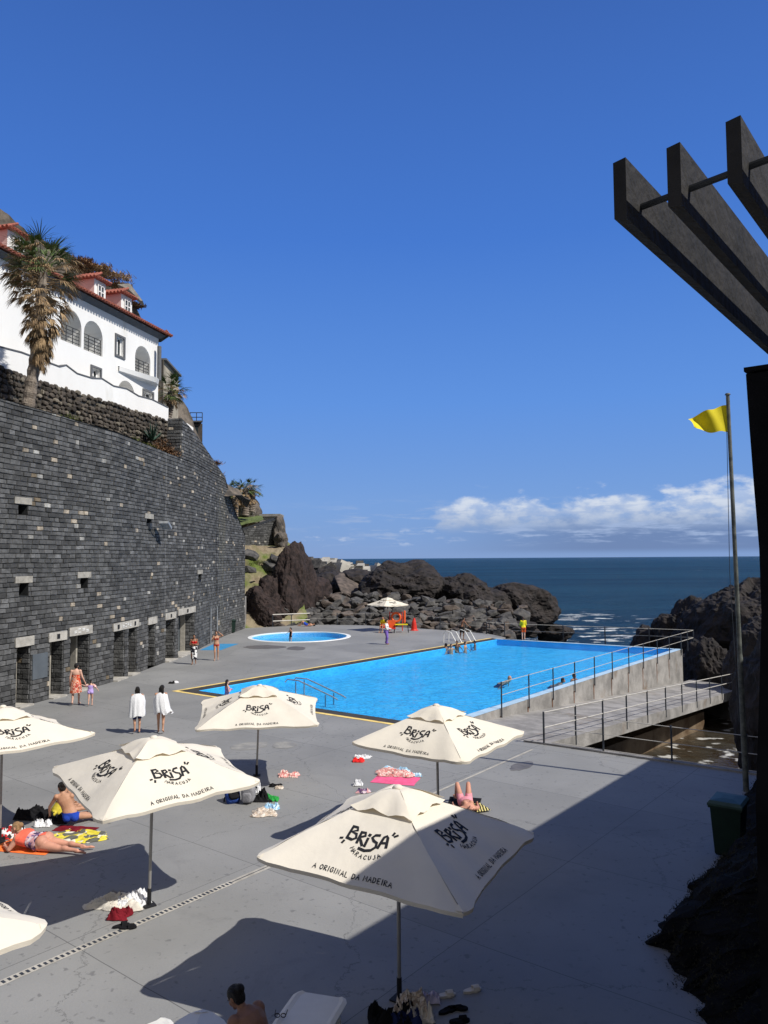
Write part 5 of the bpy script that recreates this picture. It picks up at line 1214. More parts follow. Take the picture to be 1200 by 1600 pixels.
BIG = [([(0, 0), (.06, 1.3)], 1), ([(0, 1.24), (.5, 1.32), (.68, 1.05), (.14, .72), (.72, .68), (.86, .3), (.55, .02), (0, .02)], 1),
 ([(1.12, -.05), (1.12, 1.05)], 1), ([(1.12, 1.0), (1.5, 1.08), (1.62, .8), (1.18, .5), (1.68, -.12)], 1), ([(1.93, -.12), (1.95, .62)], 1), ([(1.96, .93), (1.98, 1.02)], 1.2),
 ([(2.9, 1.12), (2.5, 1.08), (2.3, .8), (2.55, .52), (2.92, .34), (2.98, -.05), (2.65, -.38), (2.1, -.5), (1.5, -.45)], 1), ([(3.2, -.12), (3.36, .95), (3.55, 1.1), (3.72, .9), (3.92, -.1)], 1), ([(3.28, .36), (3.8, .36)], .9),
 ([(4.02, 1.25), (4.08, 1.5)], .8), ([(4.22, 1.1), (4.45, 1.25)], .8), ([(-.12, -.35), (-.2, -.58)], .9), ([(-.38, -.18), (-.6, -.28)], .8)]
def ribbon(mb, pts, wd, S):
    fine = []
    for a, b in zip(pts, pts[1:]):
        k = max(1, int(math.hypot(b[0] - a[0], b[1] - a[1]) / .05))
        for i in range(k): fine.append((lerp(a[0], b[0], i / k), lerp(a[1], b[1], i / k)))
    fine.append(pts[-1]); L_ = []; R_ = []; n = len(fine)
    for i, p in enumerate(fine):
        a = fine[max(0, i - 1)]; b = fine[min(n - 1, i + 1)]; dx, dy = b[0] - a[0], b[1] - a[1]; l = math.hypot(dx, dy) or 1; nx_, ny_ = -dy / l * wd / 2, dx / l * wd / 2
        if i == 0: p = (p[0] - dx / l * wd * .3, p[1] - dy / l * wd * .3)
        if i == n - 1: p = (p[0] + dx / l * wd * .3, p[1] + dy / l * wd * .3)
        L_.append(S(p[0] + nx_, p[1] + ny_)); R_.append(S(p[0] - nx_, p[1] - ny_))
    o = len(mb.v); mb.add(L_ + R_, [(i, i + 1, n + i + 1, n + i) for i in range(n - 1)])
def parasol(base, rz, label, ztop=2.8, a=1.28, drop=.60, corners=None, pix=None, lean=(0, 0), seed=1, cap_h=.0, basekind=True):
    root = thing('parasol', label, 'parasol', base, 'cream parasols with black lettering'); sd = Vector((seed * 3.1, seed, 0))
    corners = corners or [(0, 0, 0)] * 4
    Rm = Matrix.Rotation(rz, 3, 'Z'); lv = Vector((lean[0], lean[1], 0))
    def S(k, p, t, lift=0.):
        sag = (1 - p * p); te = t * (1 - .03 * sag) * (1 - .035 * abs(p) ** 14 * t * t) * (1 + .03 * math.exp(-((abs(p) - .83) / .07) ** 2) * t ** 6)
        x = te * a * p; y = te * a; z = ztop - drop * t ** 1.06 - .05 * sag * t * t
        z += .018 * noise.noise(Vector((x * 3, y * 3, k * 7)) + sd) + .010 * t * t * math.sin(p * 11 + seed + k * 2)
        c1 = corners[(k + 1) % 4]; c0_ = corners[k]; w1 = ((1 + p) / 2) ** 1.5 * t * t; w0 = ((1 - p) / 2) ** 1.5 * t * t
        v = Matrix.Rotation(-k * math.pi / 2, 3, 'Z') @ Vector((x, y, 0)); v.z = z + lift
        v += Vector(c1) * w1 + Vector(c0_) * w0
        return base + Rm @ v + lv * z
    if pix:
        corners = [Vector(c) for c in corners]
        for i_, px in enumerate(pix):
            if px is None: continue
            cur = S((i_ - 1) % 4, 1.0, 1.0); tg = G(*px); corners[i_] = Rm.transposed() @ (tg - cur)
    # corners index: k -> local corner between panel k-1 and k
    mb = MB(); nu, nt_ = 20, 14
    for k in range(4):
        vs = []
        for j in range(nt_ + 1):
            t = .03 + .97 * j / nt_
            for i in range(nu + 1): vs.append(S(k, -1 + 2 * i / nu, t))
        mb.add(vs, [(j * (nu + 1) + i, j * (nu + 1) + i + 1, (j + 1) * (nu + 1) + i + 1, (j + 1) * (nu + 1) + i) for j in range(nt_) for i in range(nu)])
        # hem
        e = [S(k, -1 + 2 * i / nu, 1.0) for i in range(nu + 1)]; e2 = [p + Vector((0, 0, -.035)) + (base - p).normalized() * .02 for p in e]
        mb.add(e + e2, [(i, i + 1, nu + 2 + i, nu + 1 + i) for i in range(nu)])
    cn = mb.build('canopy', M['canvas'], root, smooth=True)
    for k in range(4):                     # corner pockets
        mb = MB(); p = S(k, 1, 1.0, .006); c = S(k, 1, .95, .006); mb.add([p, S(k, .93, .99, .008), c, S((k + 1) % 4, -.93, .99, .008)], [(0, 1, 2, 3)]); mb.build('corner_pocket', M['canvas'], cn)
    # vent cap
    mb = MB(); 
    for k in range(4):
        vs = []
        for j in range(7):
            t = j / 6 * .34
            for i in range(9):
                p_ = -1 + i / 4; q_ = j / 6; v = S(k, p_, max(t, .012), .045 + .03 * (1 - q_ * q_)); v.z += .022 * math.sin(math.pi * min(1, q_ * 1.15)) * (1 - .4 * p_ * p_) + (.028 * math.sin(i * 1.7 + k * 2.3 + seed) * q_ ** 3) + .014 * noise.noise(v * 5) - .05 * max(0, 1 - q_ * 5); vs.append(v)
        mb.add(vs, [(j * 9 + i, j * 9 + i + 1, (j + 1) * 9 + i + 1, (j + 1) * 9 + i) for j in range(6) for i in range(8)])
    ap = base + lv * (ztop + .12) + Vector((0, 0, ztop + .045)); mb.ell(ap + Vector((0, 0, .01)), (.07, .07, .035), nu=10, nv=5)
    mb.build('vent_cap', M['canvas'], root, smooth=True)
    # frame
    mb = MB(); topc = base + lv * (ztop - .05) + Vector((0, 0, ztop - .05)); mb.tube([base + Vector((0, 0, 0)), topc], .026, 12); mb.build('pole', M['alu'], root)
    mb = MB(); hub = base + lv * (ztop - .75) + Vector((0, 0, ztop - .75)); mb.tube([hub - Vector((0, 0, .06)), hub + Vector((0, 0, .06))], .05, 10); mb.build('hub', M['ink'], root)
    for k in range(4):
        mb = MB(); mb.tube([S(k, 1, .03, -.03), S(k, 1, .5, -.03), S(k, 1, .97, -.03)], .011, 5); mid = S(k, 1, .45, -.04); mb.tube([hub, mid], .009, 5); mb.build('rib', M['alu'], root)
    mb = MB()
    if basekind: mb.tube([base, base + Vector((0, 0, .28))], .034, 10); mb.box(base + Vector((0, 0, .012)), (.19, .19, .02), rz)
    mb.build('ground_socket', M['ink'], root)
    # printing on the four panels
    for k in range(4):
        mb = MB(); sc_ = .142; yb = .61
        def SP(x, y): return S(k, max(-1, min(1, -x / ((yb) * a))), yb, .008)
        def surf(x, y): t = yb - y / (a * 1.06); return S(k, -x / (t * a), t, .007)
        for pts, w_ in BIG: ribbon(mb, [((x - 1.95) * sc_, (y - .45 + .06 * ((x - 2) ** 2)) * sc_ - .0 * x) for x, y in pts], .036 * w_, surf)
        word = 'MARACUJA'; 
        for i, ch in enumerate(word):
            th = R(-60 + 108 * i / (len(word) - 1)) ; r_ = .25; cx = r_ * math.sin(th) + .06; cy = -.06 - r_ * .60 * math.cos(th) - .03
            ca, sa_ = math.cos(th * .8), math.sin(th * .8)
            for st in GLY[ch]:
                ribbon(mb, [(cx + ((gx - .33) * ca - gy * sa_) * .052, cy + ((gx - .33) * sa_ + gy * ca) * .052) for gx, gy in st], .011, surf)
        txt = 'A ORIGINAL DA MADEIRA'; hh = .058; adv = [(GW.get(ch, .66) + .30) * hh for ch in txt]; x = -sum(adv) / 2; ye = -(.955 - yb) * a * 1.06
        for ch, ad in zip(txt, adv):
            for st in GLY[ch]: ribbon(mb, [(x + gx * hh, ye + gy * hh) for gx, gy in st], .0115, surf)
            x += ad
        mb.build('lettering', M['ink'], cn)
    return root
# base point of each pole; each canopy is pulled by the wind in its own way
parasol(G(233, 1415), R(35), 'cream parasol left of centre with its pole foot beside the drain line', ztop=2.68, a=1.32, drop=.55, pix=[(84, 1198, 2.12), (338, 1166, 2.15), (406, 1221, 2.0), (160, 1283, 1.98)], lean=(.016, 0), seed=2)
parasol(G(624, 1562), R(57), 'large cream parasol nearest the viewer, half in the wall shadow', ztop=2.64, a=1.34, drop=.56, pix=[(401, 1339, 2.08), (556, 1243, 2.2), (834, 1301, 2.08), (724, 1426, 1.90)], seed=5)
parasol(G(401, 1212), R(6), 'cream parasol standing in front of the near left corner of the swimming pool', ztop=2.30, a=1.45, drop=.56, pix=[(318, 1094, 1.9), (493, 1090, 1.9), (496, 1133, 1.66), (307, 1141, 1.64)], lean=(.03, 0), seed=8)
ep = G(686, 1322); parasol(ep, R(55), 'cream parasol in front of the right end of the pool near the walkway', ztop=2.70, a=1.28, drop=.58, pix=[(550, 1160, 2.12), None, (819, 1143, 2.14), (722, 1190, 2.0)], lean=(-.01, 0), seed=11)
parasol(Vector((-7.85, 16.0, 0)), R(38), 'cream parasol cut off by the left edge with people sunbathing in front', ztop=2.66, a=1.32, drop=.55, pix=[None, None, (149, 1145, 2.12), None], seed=14)
parasol(Vector((-4.85, 7.35, 0)), R(50), 'cream parasol of which only one corner shows at the lower left edge', ztop=2.65, a=1.3, drop=.5, pix=[None, None, (73, 1447, 2.1), None], seed=17)
parasol(G(606, 985.5), R(35), 'small distant cream parasol over the lifeguard post beyond the pool', ztop=2.55, a=1.22, drop=.5, seed=20)
parasol(Vector((-1.35, 4.72, 0)), R(50), 'shaded parasol whose top just shows at the bottom edge below the viewer', ztop=2.40, a=1.3, drop=.36, seed=23)
# ================================================================== PEOPLE
def stand_joints(k=1., stride=.0, arms='down', bend=0., hipw=1., spread=0.):
    J = {}; v = Vector
    J['pelvis'] = v((0, 0, .93)); J['chest'] = v((0, .0, 1.22)); J['neck'] = v((0, -.01, 1.42)); J['head'] = v((0, .02, 1.575))
    for s, n_ in ((1, 'R'), (-1, 'L')):
        st = stride * s
        J['h' + n_] = v((s * .085 * hipw, 0, .90)); J['k' + n_] = v((s * (.09 + spread), .02 + st * .16 + (.05 if st > 0 else 0), .48)); J['a' + n_] = v((s * (.085 + spread), -.01 + st * .30, .085 + (.07 if st < 0 else 0))); J['t' + n_] = v((s * (.105 + spread), .15 + st * .30, .035 + (.02 if st < 0 else 0)))
        J['s' + n_] = v((s * .165, -.01, 1.375))
        if arms == 'down': e, w_ = v((s * .225, -.03, 1.10)), v((s * .245, .05, .86))
        elif arms == 'fold': e, w_ = v((s * .23, .03, 1.10)), v((-s * .02, .20, 1.16))
        elif arms == 'out': e, w_ = v((s * .36, .03, 1.20)), v((s * .52, .16, 1.05))
        elif arms == 'phone': e, w_ = v((s * .22, .06, 1.10)), v((s * .06, .28, 1.08))
        J['e' + n_] = e; J['w' + n_] = w_
    J['hf'] = v((0, 1, 0))
    for q_ in J:
        if q_ != 'hf': J[q_] = J[q_] * k
    return J
def body_mesh(J, k=1., fem=True, vox=.016, fat=1., fatleg=None):
    mb = MB(); U = Vector; fl_ = fatleg or fat
    sp = (J['hR'] - J['hL']).normalized(); sc = (J['sR'] - J['sL']).normalized(); P, C, Nk = J['pelvis'], J['chest'], J['neck']
    def spine(t): a = lerp(P, C, t / .58) if t < .58 else lerp(C, Nk, (t - .58) / .42); b = lerp(P, Nk, t); return lerp(a, b, .25)
    secs = [(-.17, .10, .075), (-.05, .155, .11), (.10, .158, .112), (.34, .122 if fem else .135, .086), (.52, .132, .095), (.74, .150 if fem else .165, .102), (.90, .145, .085), (.98, .095, .062), (1.05, .05, .05)]
    rings = []; n = 16
    for t, a, b in secs:
        c = spine(t); up = (spine(t + .05) - spine(t - .05)).normalized(); sd_ = lerp(sp, sc, max(0, min(1, t))).normalized(); sd_ = (sd_ - up * sd_.dot(up)).normalized(); fw = up.cross(sd_)
        rings.append([c + sd_ * math.cos(2 * math.pi * j / n) * a * k * fat + fw * math.sin(2 * math.pi * j / n) * b * k * fat for j in range(n)])
    mb.loft(rings)
    up = (C - P).normalized(); fw = up.cross(sp).normalized(); upc = (Nk - C).normalized(); fwc = upc.cross(sc).normalized()
    for s, n_ in ((1, 'R'), (-1, 'L')):
        h, kn, a, t = (J[q_ + n_] for q_ in 'hkat'); sh, e, w_ = (J[q_ + n_] for q_ in 'sew')
        mb.ell(P + sp * s * .078 * k * fl_ - fw * .045 * k - up * .045 * k, (.085 * k * fl_, .085 * k * fl_, .085 * k * fl_))
        mb.cap(h, kn, .084 * k * fl_, .054 * k * fl_ ** .5, 14); mb.cap(kn, a, .050 * k * fl_ ** .5, .033 * k, 12)
        back = ((kn - h).normalized() - (a - kn).normalized()); back = back.normalized() if back.length > .1 else -fw
        if back.dot(fw) > 0 and (kn - h).angle(a - kn) < .4: back = -fw
        mb.ell(lerp(kn, a, .3) + back * .012 * k, (.048 * k * fl_ ** .5,) * 2 + (.10 * k,), rot=(a - kn).to_track_quat('Z', 'Y').to_matrix())
        fd = (t - a).normalized(); mb.cap(a - fd * .045 * k - Vector((0, 0, .03 * k)) * (1 if abs(fd.z) < .7 else 0), t, .034 * k, .024 * k, 10); mb.cap(t - fd * .04 * k, t + fd * .03 * k, .032 * k, .018 * k, 10)
        mb.ell(sh, (.058 * k * fat,) * 3); mb.cap(lerp(sh, Nk, .75), sh, .045 * k, .045 * k, 10)
        mb.cap(sh, e, .049 * k * fat, .036 * k * fat ** .5, 12); mb.cap(e, w_, .037 * k * fat ** .5, .024 * k, 12)
        hd = (w_ - e).normalized(); mb.cap(w_, w_ + hd * .055 * k, .024 * k, .031 * k, 10)
        if fem: mb.ell(lerp(C, Nk, .28) + sc * s * .072 * k * fat + fwc * .082 * k * fat, (.058 * k * fat, .052 * k * fat, .056 * k * fat))
    mb.cap(Nk - upc * .03 * k, lerp(Nk, J['head'], .7), .056 * k, .048 * k, 12)
    H = J['head']; hf = J['hf'].normalized(); hu = (H - Nk).normalized(); hu = (hu - hf * hu.dot(hf)).normalized(); hs_ = hf.cross(hu).normalized(); Rm = Matrix((hs_, hf, hu)).transposed()
    T = lambda x, y, z: H + Rm @ Vector((x, y, z)) * k
    mb.ell(T(0, -.008, .018), (.073 * k, .092 * k, .098 * k), rot=Rm); mb.ell(T(0, .022, -.045), (.055 * k, .06 * k, .065 * k), rot=Rm); mb.ell(T(0, .065, -.088), (.026 * k, .022 * k, .02 * k), rot=Rm)
    mb.cap(T(0, .083, .012), T(0, .106, -.026), .008 * k, .015 * k, 8)
    for s in (1, -1): mb.ell(T(s * .074, -.008, -.012), (.010 * k, .02 * k, .032 * k), rot=Rm, nu=8, nv=6); mb.ell(T(s * .034, .062, -.03), (.022 * k, .02 * k, .02 * k), rot=Rm, nu=8, nv=6)
    mb.ell(T(0, .080, -.055), (.024 * k, .012 * k, .010 * k), rot=Rm, nu=8, nv=6)
    me = evalmesh(raw(mb), [('REMESH', dict(mode='VOXEL', voxel_size=vox)), ('SMOOTH', dict(factor=.5, iterations=2))], 'person')
    # five fingers on each hand
    fb = MB()
    for s, n_ in ((1, 'R'), (-1, 'L')):
        e, w_ = J['e' + n_], J['w' + n_]; d = (w_ - e).normalized(); th = Vector((0, 1, 0)) if abs(d.y) < .7 else Vector((0, 0, 1)); th = (th - d * th.dot(d)).normalized(); nn_ = d.cross(th) * s
        pc = w_ + d * .07 * k
        for i, ln in enumerate((.066, .076, .072, .056)):
            o_ = (1.5 - i) * .0155 * k; b = pc + th * o_; m1 = b + d * ln * .45 * k - nn_ * .006 * k; m2 = m1 + (d * .8 - nn_ * .6).normalized() * ln * .35 * k; m3 = m2 + (d * .45 - nn_ * .9).normalized() * ln * .22 * k
            fb.tube([b - d * .02 * k, m1, m2, m3], [.009 * k, .0085 * k, .0075 * k, .005 * k], 6)
        b = w_ + d * .022 * k + th * .022 * k; fb.tube([b, b + (d * .6 + th * .8).normalized() * .035 * k, b + (d * .9 + th * .5).normalized() * .062 * k - nn_ * .01 * k], [.012 * k, .010 * k, .007 * k], 6)
    bm = bmesh.new(); bm.from_mesh(me); fr_ = raw(fb); bm.from_mesh(fr_); bm.to_mesh(me); bm.free()
    me.polygons.foreach_set('use_smooth', [True] * len(me.polygons))
    return me, T, Rm
def cloth_patch(me, pred, name, m, parent, off=.008):
    bm = bmesh.new(); bm.from_mesh(me); bm.faces.ensure_lookup_table(); bm.normal_update()
    dl = [f for f in bm.faces if not pred(f.calc_center_median())]; bmesh.ops.delete(bm, geom=dl, context='FACES')
    seen = set(); isl = []
    for v in bm.verts:
        if v in seen: continue
        st_ = [v]; seen.add(v); cur = []
        while st_:
            a_ = st_.pop(); cur.append(a_)
            for e_ in a_.link_edges:
                b_ = e_.other_vert(a_)
                if b_ not in seen: seen.add(b_); st_.append(b_)
        isl.append(cur)
    big_ = max((len(c_) for c_ in isl), default=0)
    bmesh.ops.delete(bm, geom=[v for c_ in isl if len(c_) < .5 * big_ for v in c_], context='VERTS')
    for v in bm.verts: v.co += v.normal * off
    n = bpy.data.meshes.new(name); bm.to_mesh(n); bm.free(); n.materials.clear(); n.materials.append(m)
    n.polygons.foreach_set('use_smooth', [True] * len(n.polygons)); o = bpy.data.objects.new(name, n); link(o); o.parent = parent; return o
def hair_obj(T, Rm, k, m, parent, style='short', down=None):
    mb = MB(); mb.ell(T(0, -.018, .032), (.080 * k, .094 * k, .094 * k), rot=Rm); mb.ell(T(0, -.045, -.01), (.074 * k, .065 * k, .085 * k), rot=Rm)
    d = down if down else Vector((0, 0, -1))
    if style == 'long':
        for x in (-.05, -.025, 0, .025, .05): p = T(x, -.055, .0); mb.cap(p, p + d * .40 * k + Rm @ Vector((x * .8, -.035, 0)) * k, .042 * k, .020 * k)
    if style == 'bob':
        for x in (-.05, 0, .05): p = T(x, -.05, .0); mb.cap(p, p + d * .15 * k, .045 * k, .035 * k)
    if style == 'bun': mb.ell(T(0, -.10, .05), (.052 * k,) * 3); 
    if style == 'tail':
        p = T(0, -.09, .03); mb.cap(p, p + d * .06 * k - Rm @ Vector((0, .05, 0)) * k, .03 * k, .035 * k); mb.cap(p + d * .04 * k - Rm @ Vector((0, .05, 0)) * k, p + d * .26 * k - Rm @ Vector((0, .05, 0)) * k, .036 * k, .015 * k)
    me = evalmesh(raw(mb), [('REMESH', dict(mode='VOXEL', voxel_size=.012)), ('SMOOTH', dict(factor=.5, iterations=2))], 'hair')
    # keep the face free
    bm = bmesh.new(); bm.from_mesh(me); H = T(0, 0, 0); inv = Rm.transposed()
    for v in bm.verts:
        l = inv @ (v.co - H) / k
        v.co += v.normal * .004 * math.sin(l.x * 260)
    bmesh.ops.delete(bm, geom=[f for f in bm.faces if (lambda l: l.y > .052 and l.z < .068)(inv @ (f.calc_center_median() - H) / k)], context='FACES')
    bm.to_mesh(me); bm.free(); me.materials.append(m); me.polygons.foreach_set('use_smooth', [True] * len(me.polygons)); o = bpy.data.objects.new('hair', me); link(o); o.parent = parent; return o
def person(J, k, loc, rz, label, skin='skin', hair=('short', 'hair'), fem=True, vox=.016, fat=1., group=None, down=None, fatleg=None, face=True):
    me, T, Rm = body_mesh(J, k, fem, vox, fat, fatleg); me.materials.clear(); me.materials.append(M[skin]); o = bpy.data.objects.new('person', me); link(o); tag(o, label, 'person', group)
    hair_obj(T, Rm, k, M[hair[1]], o, hair[0], down)
    if face:
        mb = MB()
        for s in (1, -1): mb.ell(T(s * .031, .080, .012), (.011 * k, .006 * k, .006 * k), rot=Rm, nu=8, nv=5)
        # both eyes belong to the face
        half = len(mb.v) // 2
        for s in (1, -1):
            e_ = MB(); e_.ell(T(s * .031, .081, .012), (.011 * k, .006 * k, .006 * k), rot=Rm, nu=8, nv=5); e_.build('eye', M['eye'], o)
        e_ = MB(); e_.ell(T(0, .090, -.055), (.022 * k, .006 * k, .005 * k), rot=Rm, nu=8, nv=5); e_.build('mouth', M['lip'], o)
    o.location = loc; o.rotation_euler = (0, 0, rz); o['_T'] = 0; del o['_T']
    return o, me, T
def drape(o, rings, name, m, n=28, wave=.02, seed=0):
    mb = MB(); rg = []
    for i, (c, a, b, z) in enumerate(rings):
        amp = wave * (i / len(rings)); rg.append([Vector((c[0] + (a + amp * math.sin(j * 1.57 + seed + i * .2)) * math.cos(2 * math.pi * j / n), c[1] + (b + amp * math.sin(j * 2.3 + seed)) * math.sin(2 * math.pi * j / n), z + (amp * .8 * math.sin(j * .9 + seed) if i == len(rings) - 1 else 0))) for j in range(n)])
    mb.loft(rg, cap=False); me_o = mb.build(name, m, None, smooth=True); me_o.parent = o; return me_o
def yaw_to(p, extra=0.):                # face away from the viewer plus an offset
    return math.atan2(-p.x, p.y) + R(extra)
CM = {
 'floral': cloth_mat('red_floral_cloth', [(.55, .06, .03), (.62, .20, .10), (.70, .45, .36), (.45, .08, .06)], 9, 'noise'),
 'purple': plain('lilac_cloth', (.46, .34, .70)), 'towelw': mat('white_towel', (.78, .79, .82), .95, .05, 8, .5, 60), 'bwt': cloth_mat('black_and_white_towel', [(.02, .02, .025), (.75, .75, .75), (.02, .02, .03)], 9, 'cell'),
 'violet': plain('violet_trousers_cloth', (.20, .13, .46)), 'top_w': plain('white_top_cloth', (.70, .70, .70)), 'lgy': plain('lifeguard_yellow_cloth', (.75, .62, .03)), 'lgr': plain('lifeguard_red_cloth', (.62, .10, .03)),
 'blue': plain('royal_blue_swimwear', (.02, .06, .40)), 'coral': plain('coral_swimwear', (.80, .14, .09)), 'paisley': cloth_mat('patterned_wrap', [(.05, .04, .10), (.60, .50, .55), (.20, .12, .25), (.55, .30, .32)], 16, 'cell'),
 'black': plain('black_cloth', (.012, .012, .014)), 'redbk': plain('red_bikini_cloth', (.5, .05, .04)), 'navy': plain('navy_cloth', (.02, .03, .10)), 'pinkc': plain('pink_cloth', (.75, .30, .36)), 'hotpink': plain('hot_pink_towel', (.78, .12, .26)),
 'orange_t': plain('orange_towel', (.90, .20, .05)), 'yel_t': cloth_mat('yellow_patterned_towel', [(.70, .60, .08), (.12, .12, .10), (.70, .68, .55), (.65, .55, .05)], 7, 'cell'), 'ltblue': cloth_mat('pale_blue_print_cloth', [(.30, .52, .72), (.65, .75, .80), (.25, .45, .65)], 14), 'cream': plain('cream_cloth', (.66, .62, .55)),
 'burg': plain('burgundy_cloth', (.16, .012, .02)), 'grey': plain('grey_cloth', (.25, .25, .27)), 'green': plain('bright_green_cloth', (.03, .30, .06)), 'redwhite': plain('bright_red_cloth', (.70, .03, .03)), 'beige': cloth_mat('beige_print_cloth', [(.60, .50, .40), (.40, .33, .28), (.68, .62, .55)], 16), 'pinkprint': cloth_mat('pink_print_cloth', [(.75, .45, .42), (.55, .15, .15), (.80, .65, .60)], 18),
 'stripe': cloth_mat('yellow_black_striped_towel', [(.70, .62, .25), (.02, .02, .02)], 5, 'stripe'), 'lilac': plain('pale_lilac_cloth', (.55, .52, .68)), 'blueb': plain('blue_backpack_cloth', (.03, .07, .28)), 'redblk': cloth_mat('red_black_white_print', [(.50, .03, .03), (.03, .03, .03), (.7, .7, .7)], 12, 'cell')}
# -- woman in the red dress holding a child's hand
p = G(118, 1102); k = .97; J = stand_joints(k, .55, 'down'); J['eR'] = Vector((.25, .0, 1.12)) * k; J['wR'] = Vector((.33, .10, .90)) * k
o, me, T = person(J, k, p, yaw_to(p, -14), 'woman in a strapless red floral dress walking away along the wall beside a small child', 'skinpale', ('bun', 'hair'), fat=1.1)
drape(o, [((0, .01), .168, .125, 1.24 * k), ((0, .0), .150, .115, 1.08 * k), ((0, -.005), .185, .15, .92 * k), ((0, -.01), .205, .18, .75 * k), ((0, -.0), .215, .22, .52 * k)], 'dress', CM['floral'])
p2 = G(141, 1103); k = .60; J = stand_joints(k, .5, 'down'); J['eL'] = Vector((-.30, .02, 1.28)) * k; J['wL'] = Vector((-.52, .06, 1.38)) * k; J['eR'] = Vector((.32, 0, 1.2)) * k; J['wR'] = Vector((.45, .05, 1.02)) * k
o, me, T = person(J, k, p2, yaw_to(p2, -10), 'small child in a lilac swimsuit and arm bands holding the red dressed woman\'s hand', 'skinpale', ('tail', 'hair'), fem=False, vox=.012, fat=1.12)
cloth_patch(me, lambda c: .80 * k < c.z < 1.34 * k and abs(c.x) < .19 * k, 'swimsuit', CM['purple'], o)
for s in (-1, 1): mb = MB(); a = J['sR' if s > 0 else 'sL']; e = J['eR' if s > 0 else 'eL']; mb.cap(lerp(a, e, .35), lerp(a, e, .8), .065 * .8, .065 * .8); ob = mb.build('arm_band', CM['pinkprint'], None, smooth=True); ob.parent = o
# -- two girls in white towels
p = G(214, 1146); k = .90; J = stand_joints(k, .25, 'fold')
o, me, T = person(J, k, p, yaw_to(p, 3), 'girl with short dark hair wrapped to the thighs in a white towel, seen from behind', 'skin', ('bob', 'hair'))
drape(o, [((0, 0), .07, .07, 1.45 * k), ((0, .0), .20, .115, 1.38 * k), ((0, .02), .245, .165, 1.15 * k), ((-.01, .0), .235, .17, .9 * k), ((-.01, 0), .25, .18, .63 * k)], 'towel', CM['towelw'], seed=1, wave=.05)
cloth_patch(me, lambda c: .52 * k < c.z < .95 * k, 'shorts', CM['navy'], o, .012)
p = G(251, 1146); k = .93; J = stand_joints(k, -.45, 'fold'); J['head'] += Vector((.03, 0, 0)); J['hf'] = Vector((.4, 1, 0))
o, me, T = person(J, k, p, yaw_to(p, -4), 'girl with long dark hair and a white towel over her shoulders, seen from behind', 'skin', ('long', 'hair'))
drape(o, [((0, 0), .07, .07, 1.44 * k), ((0, .0), .20, .115, 1.37 * k), ((.01, .02), .24, .16, 1.1 * k), ((.05, .0), .24, .18, .85 * k), ((.10, 0), .27, .2, .72 * k)], 'towel', CM['towelw'], seed=4, wave=.075)
cloth_patch(me, lambda c: .72 * k < c.z < .97 * k, 'swimsuit', CM['black'], o)
# -- two women by the shower tray
p = G(303, 1038); k = .96; J = stand_joints(k, .2, 'fold')
o, me, T = person(J, k, p, yaw_to(p, 175), 'woman with folded arms wrapped in a black and white towel walking towards the viewer', 'skindark', ('tail', 'hair'), vox=.02)
drape(o, [((0, .0), .165, .12, 1.02 * k), ((0, .0), .185, .15, .9 * k), ((0, .0), .17, .15, .65 * k), ((0, .0), .15, .16, .30 * k)], 'towel', CM['bwt'], seed=2)
cloth_patch(me, lambda c: 1.17 * k < c.z < 1.30 * k and c.y > -.13 and abs(c.x) < .16, 'bikini_top', CM['redwhite'], o)
p = G(338, 1032); k = .98; J = stand_joints(k, .15, 'down'); J['eL'] = Vector((-.36, .03, 1.42)) * k; J['wL'] = Vector((-.16, .10, 1.60)) * k; J['eR'] = Vector((.27, .05, 1.14)) * k; J['wR'] = Vector((.14, .18, 1.30)) * k
o, me, T = person(J, k, p, yaw_to(p, 178), 'woman in a small red bikini holding a hand to her head', 'skin', ('tail', 'hairbrown'), vox=.02)
cloth_patch(me, lambda c: (1.19 * k < c.z < 1.28 * k and c.y > -.12 and abs(c.x) < .15) or .84 * k < c.z < .93 * k, 'bikini', CM['redbk'], o)
# -- far people
p = Vector((G(454, 1001).x, G(454, 1001).y, -.3)); k = .72; J = stand_joints(k, .1, 'out')
o, me, T = person(J, k, p, yaw_to(p, 120), 'child standing in the round paddling pool', 'skin', ('tail', 'hair'), fem=False, vox=.02); cloth_patch(me, lambda c: .8 * k < c.z < 1.3 * k and abs(c.x) < .19 * k, 'swimsuit', CM['black'], o)
p = G(604, 1007); k = .97; J = stand_joints(k, .12, 'phone')
o, me, T = person(J, k, p, yaw_to(p, -110), 'woman in loose violet trousers and a white top standing in front of the lifeguard post', 'skin', ('bun', 'hair'), vox=.022)
cloth_patch(me, lambda c: .08 * k < c.z < .98 * k, 'trousers', CM['violet'], o, .035); cloth_patch(me, lambda c: .98 * k < c.z < 1.42 * k and abs(c.x) < .24 * k, 'top', CM['top_w'], o, .012)
p = G(818, 1000); k = .94; J = stand_joints(k, .0, 'phone'); J['hf'] = Vector((0, 1, -.5))
o, me, T = person(J, k, p, yaw_to(p, 12), 'lifeguard in yellow shirt and red shorts standing on the far rim of the swimming pool', 'skinpale', ('tail', 'hairbrown'), vox=.022)
cloth_patch(me, lambda c: .92 * k < c.z < 1.43 * k and abs(c.x) < .3 * k, 'shirt', CM['lgy'], o, .02); cloth_patch(me, lambda c: .58 * k < c.z <= .93 * k, 'shorts', CM['lgr'], o, .03)
p = G(722, 1001) + Vector((0, .2, 0)); k = .98; J = stand_joints(k, .3, 'out'); J['chest'] += Vector((0, .08, -.02)); 
for q_ in ('neck', 'head', 'sR', 'sL', 'eR', 'eL', 'wR', 'wL'): J[q_] += Vector((0, .16, -.05))
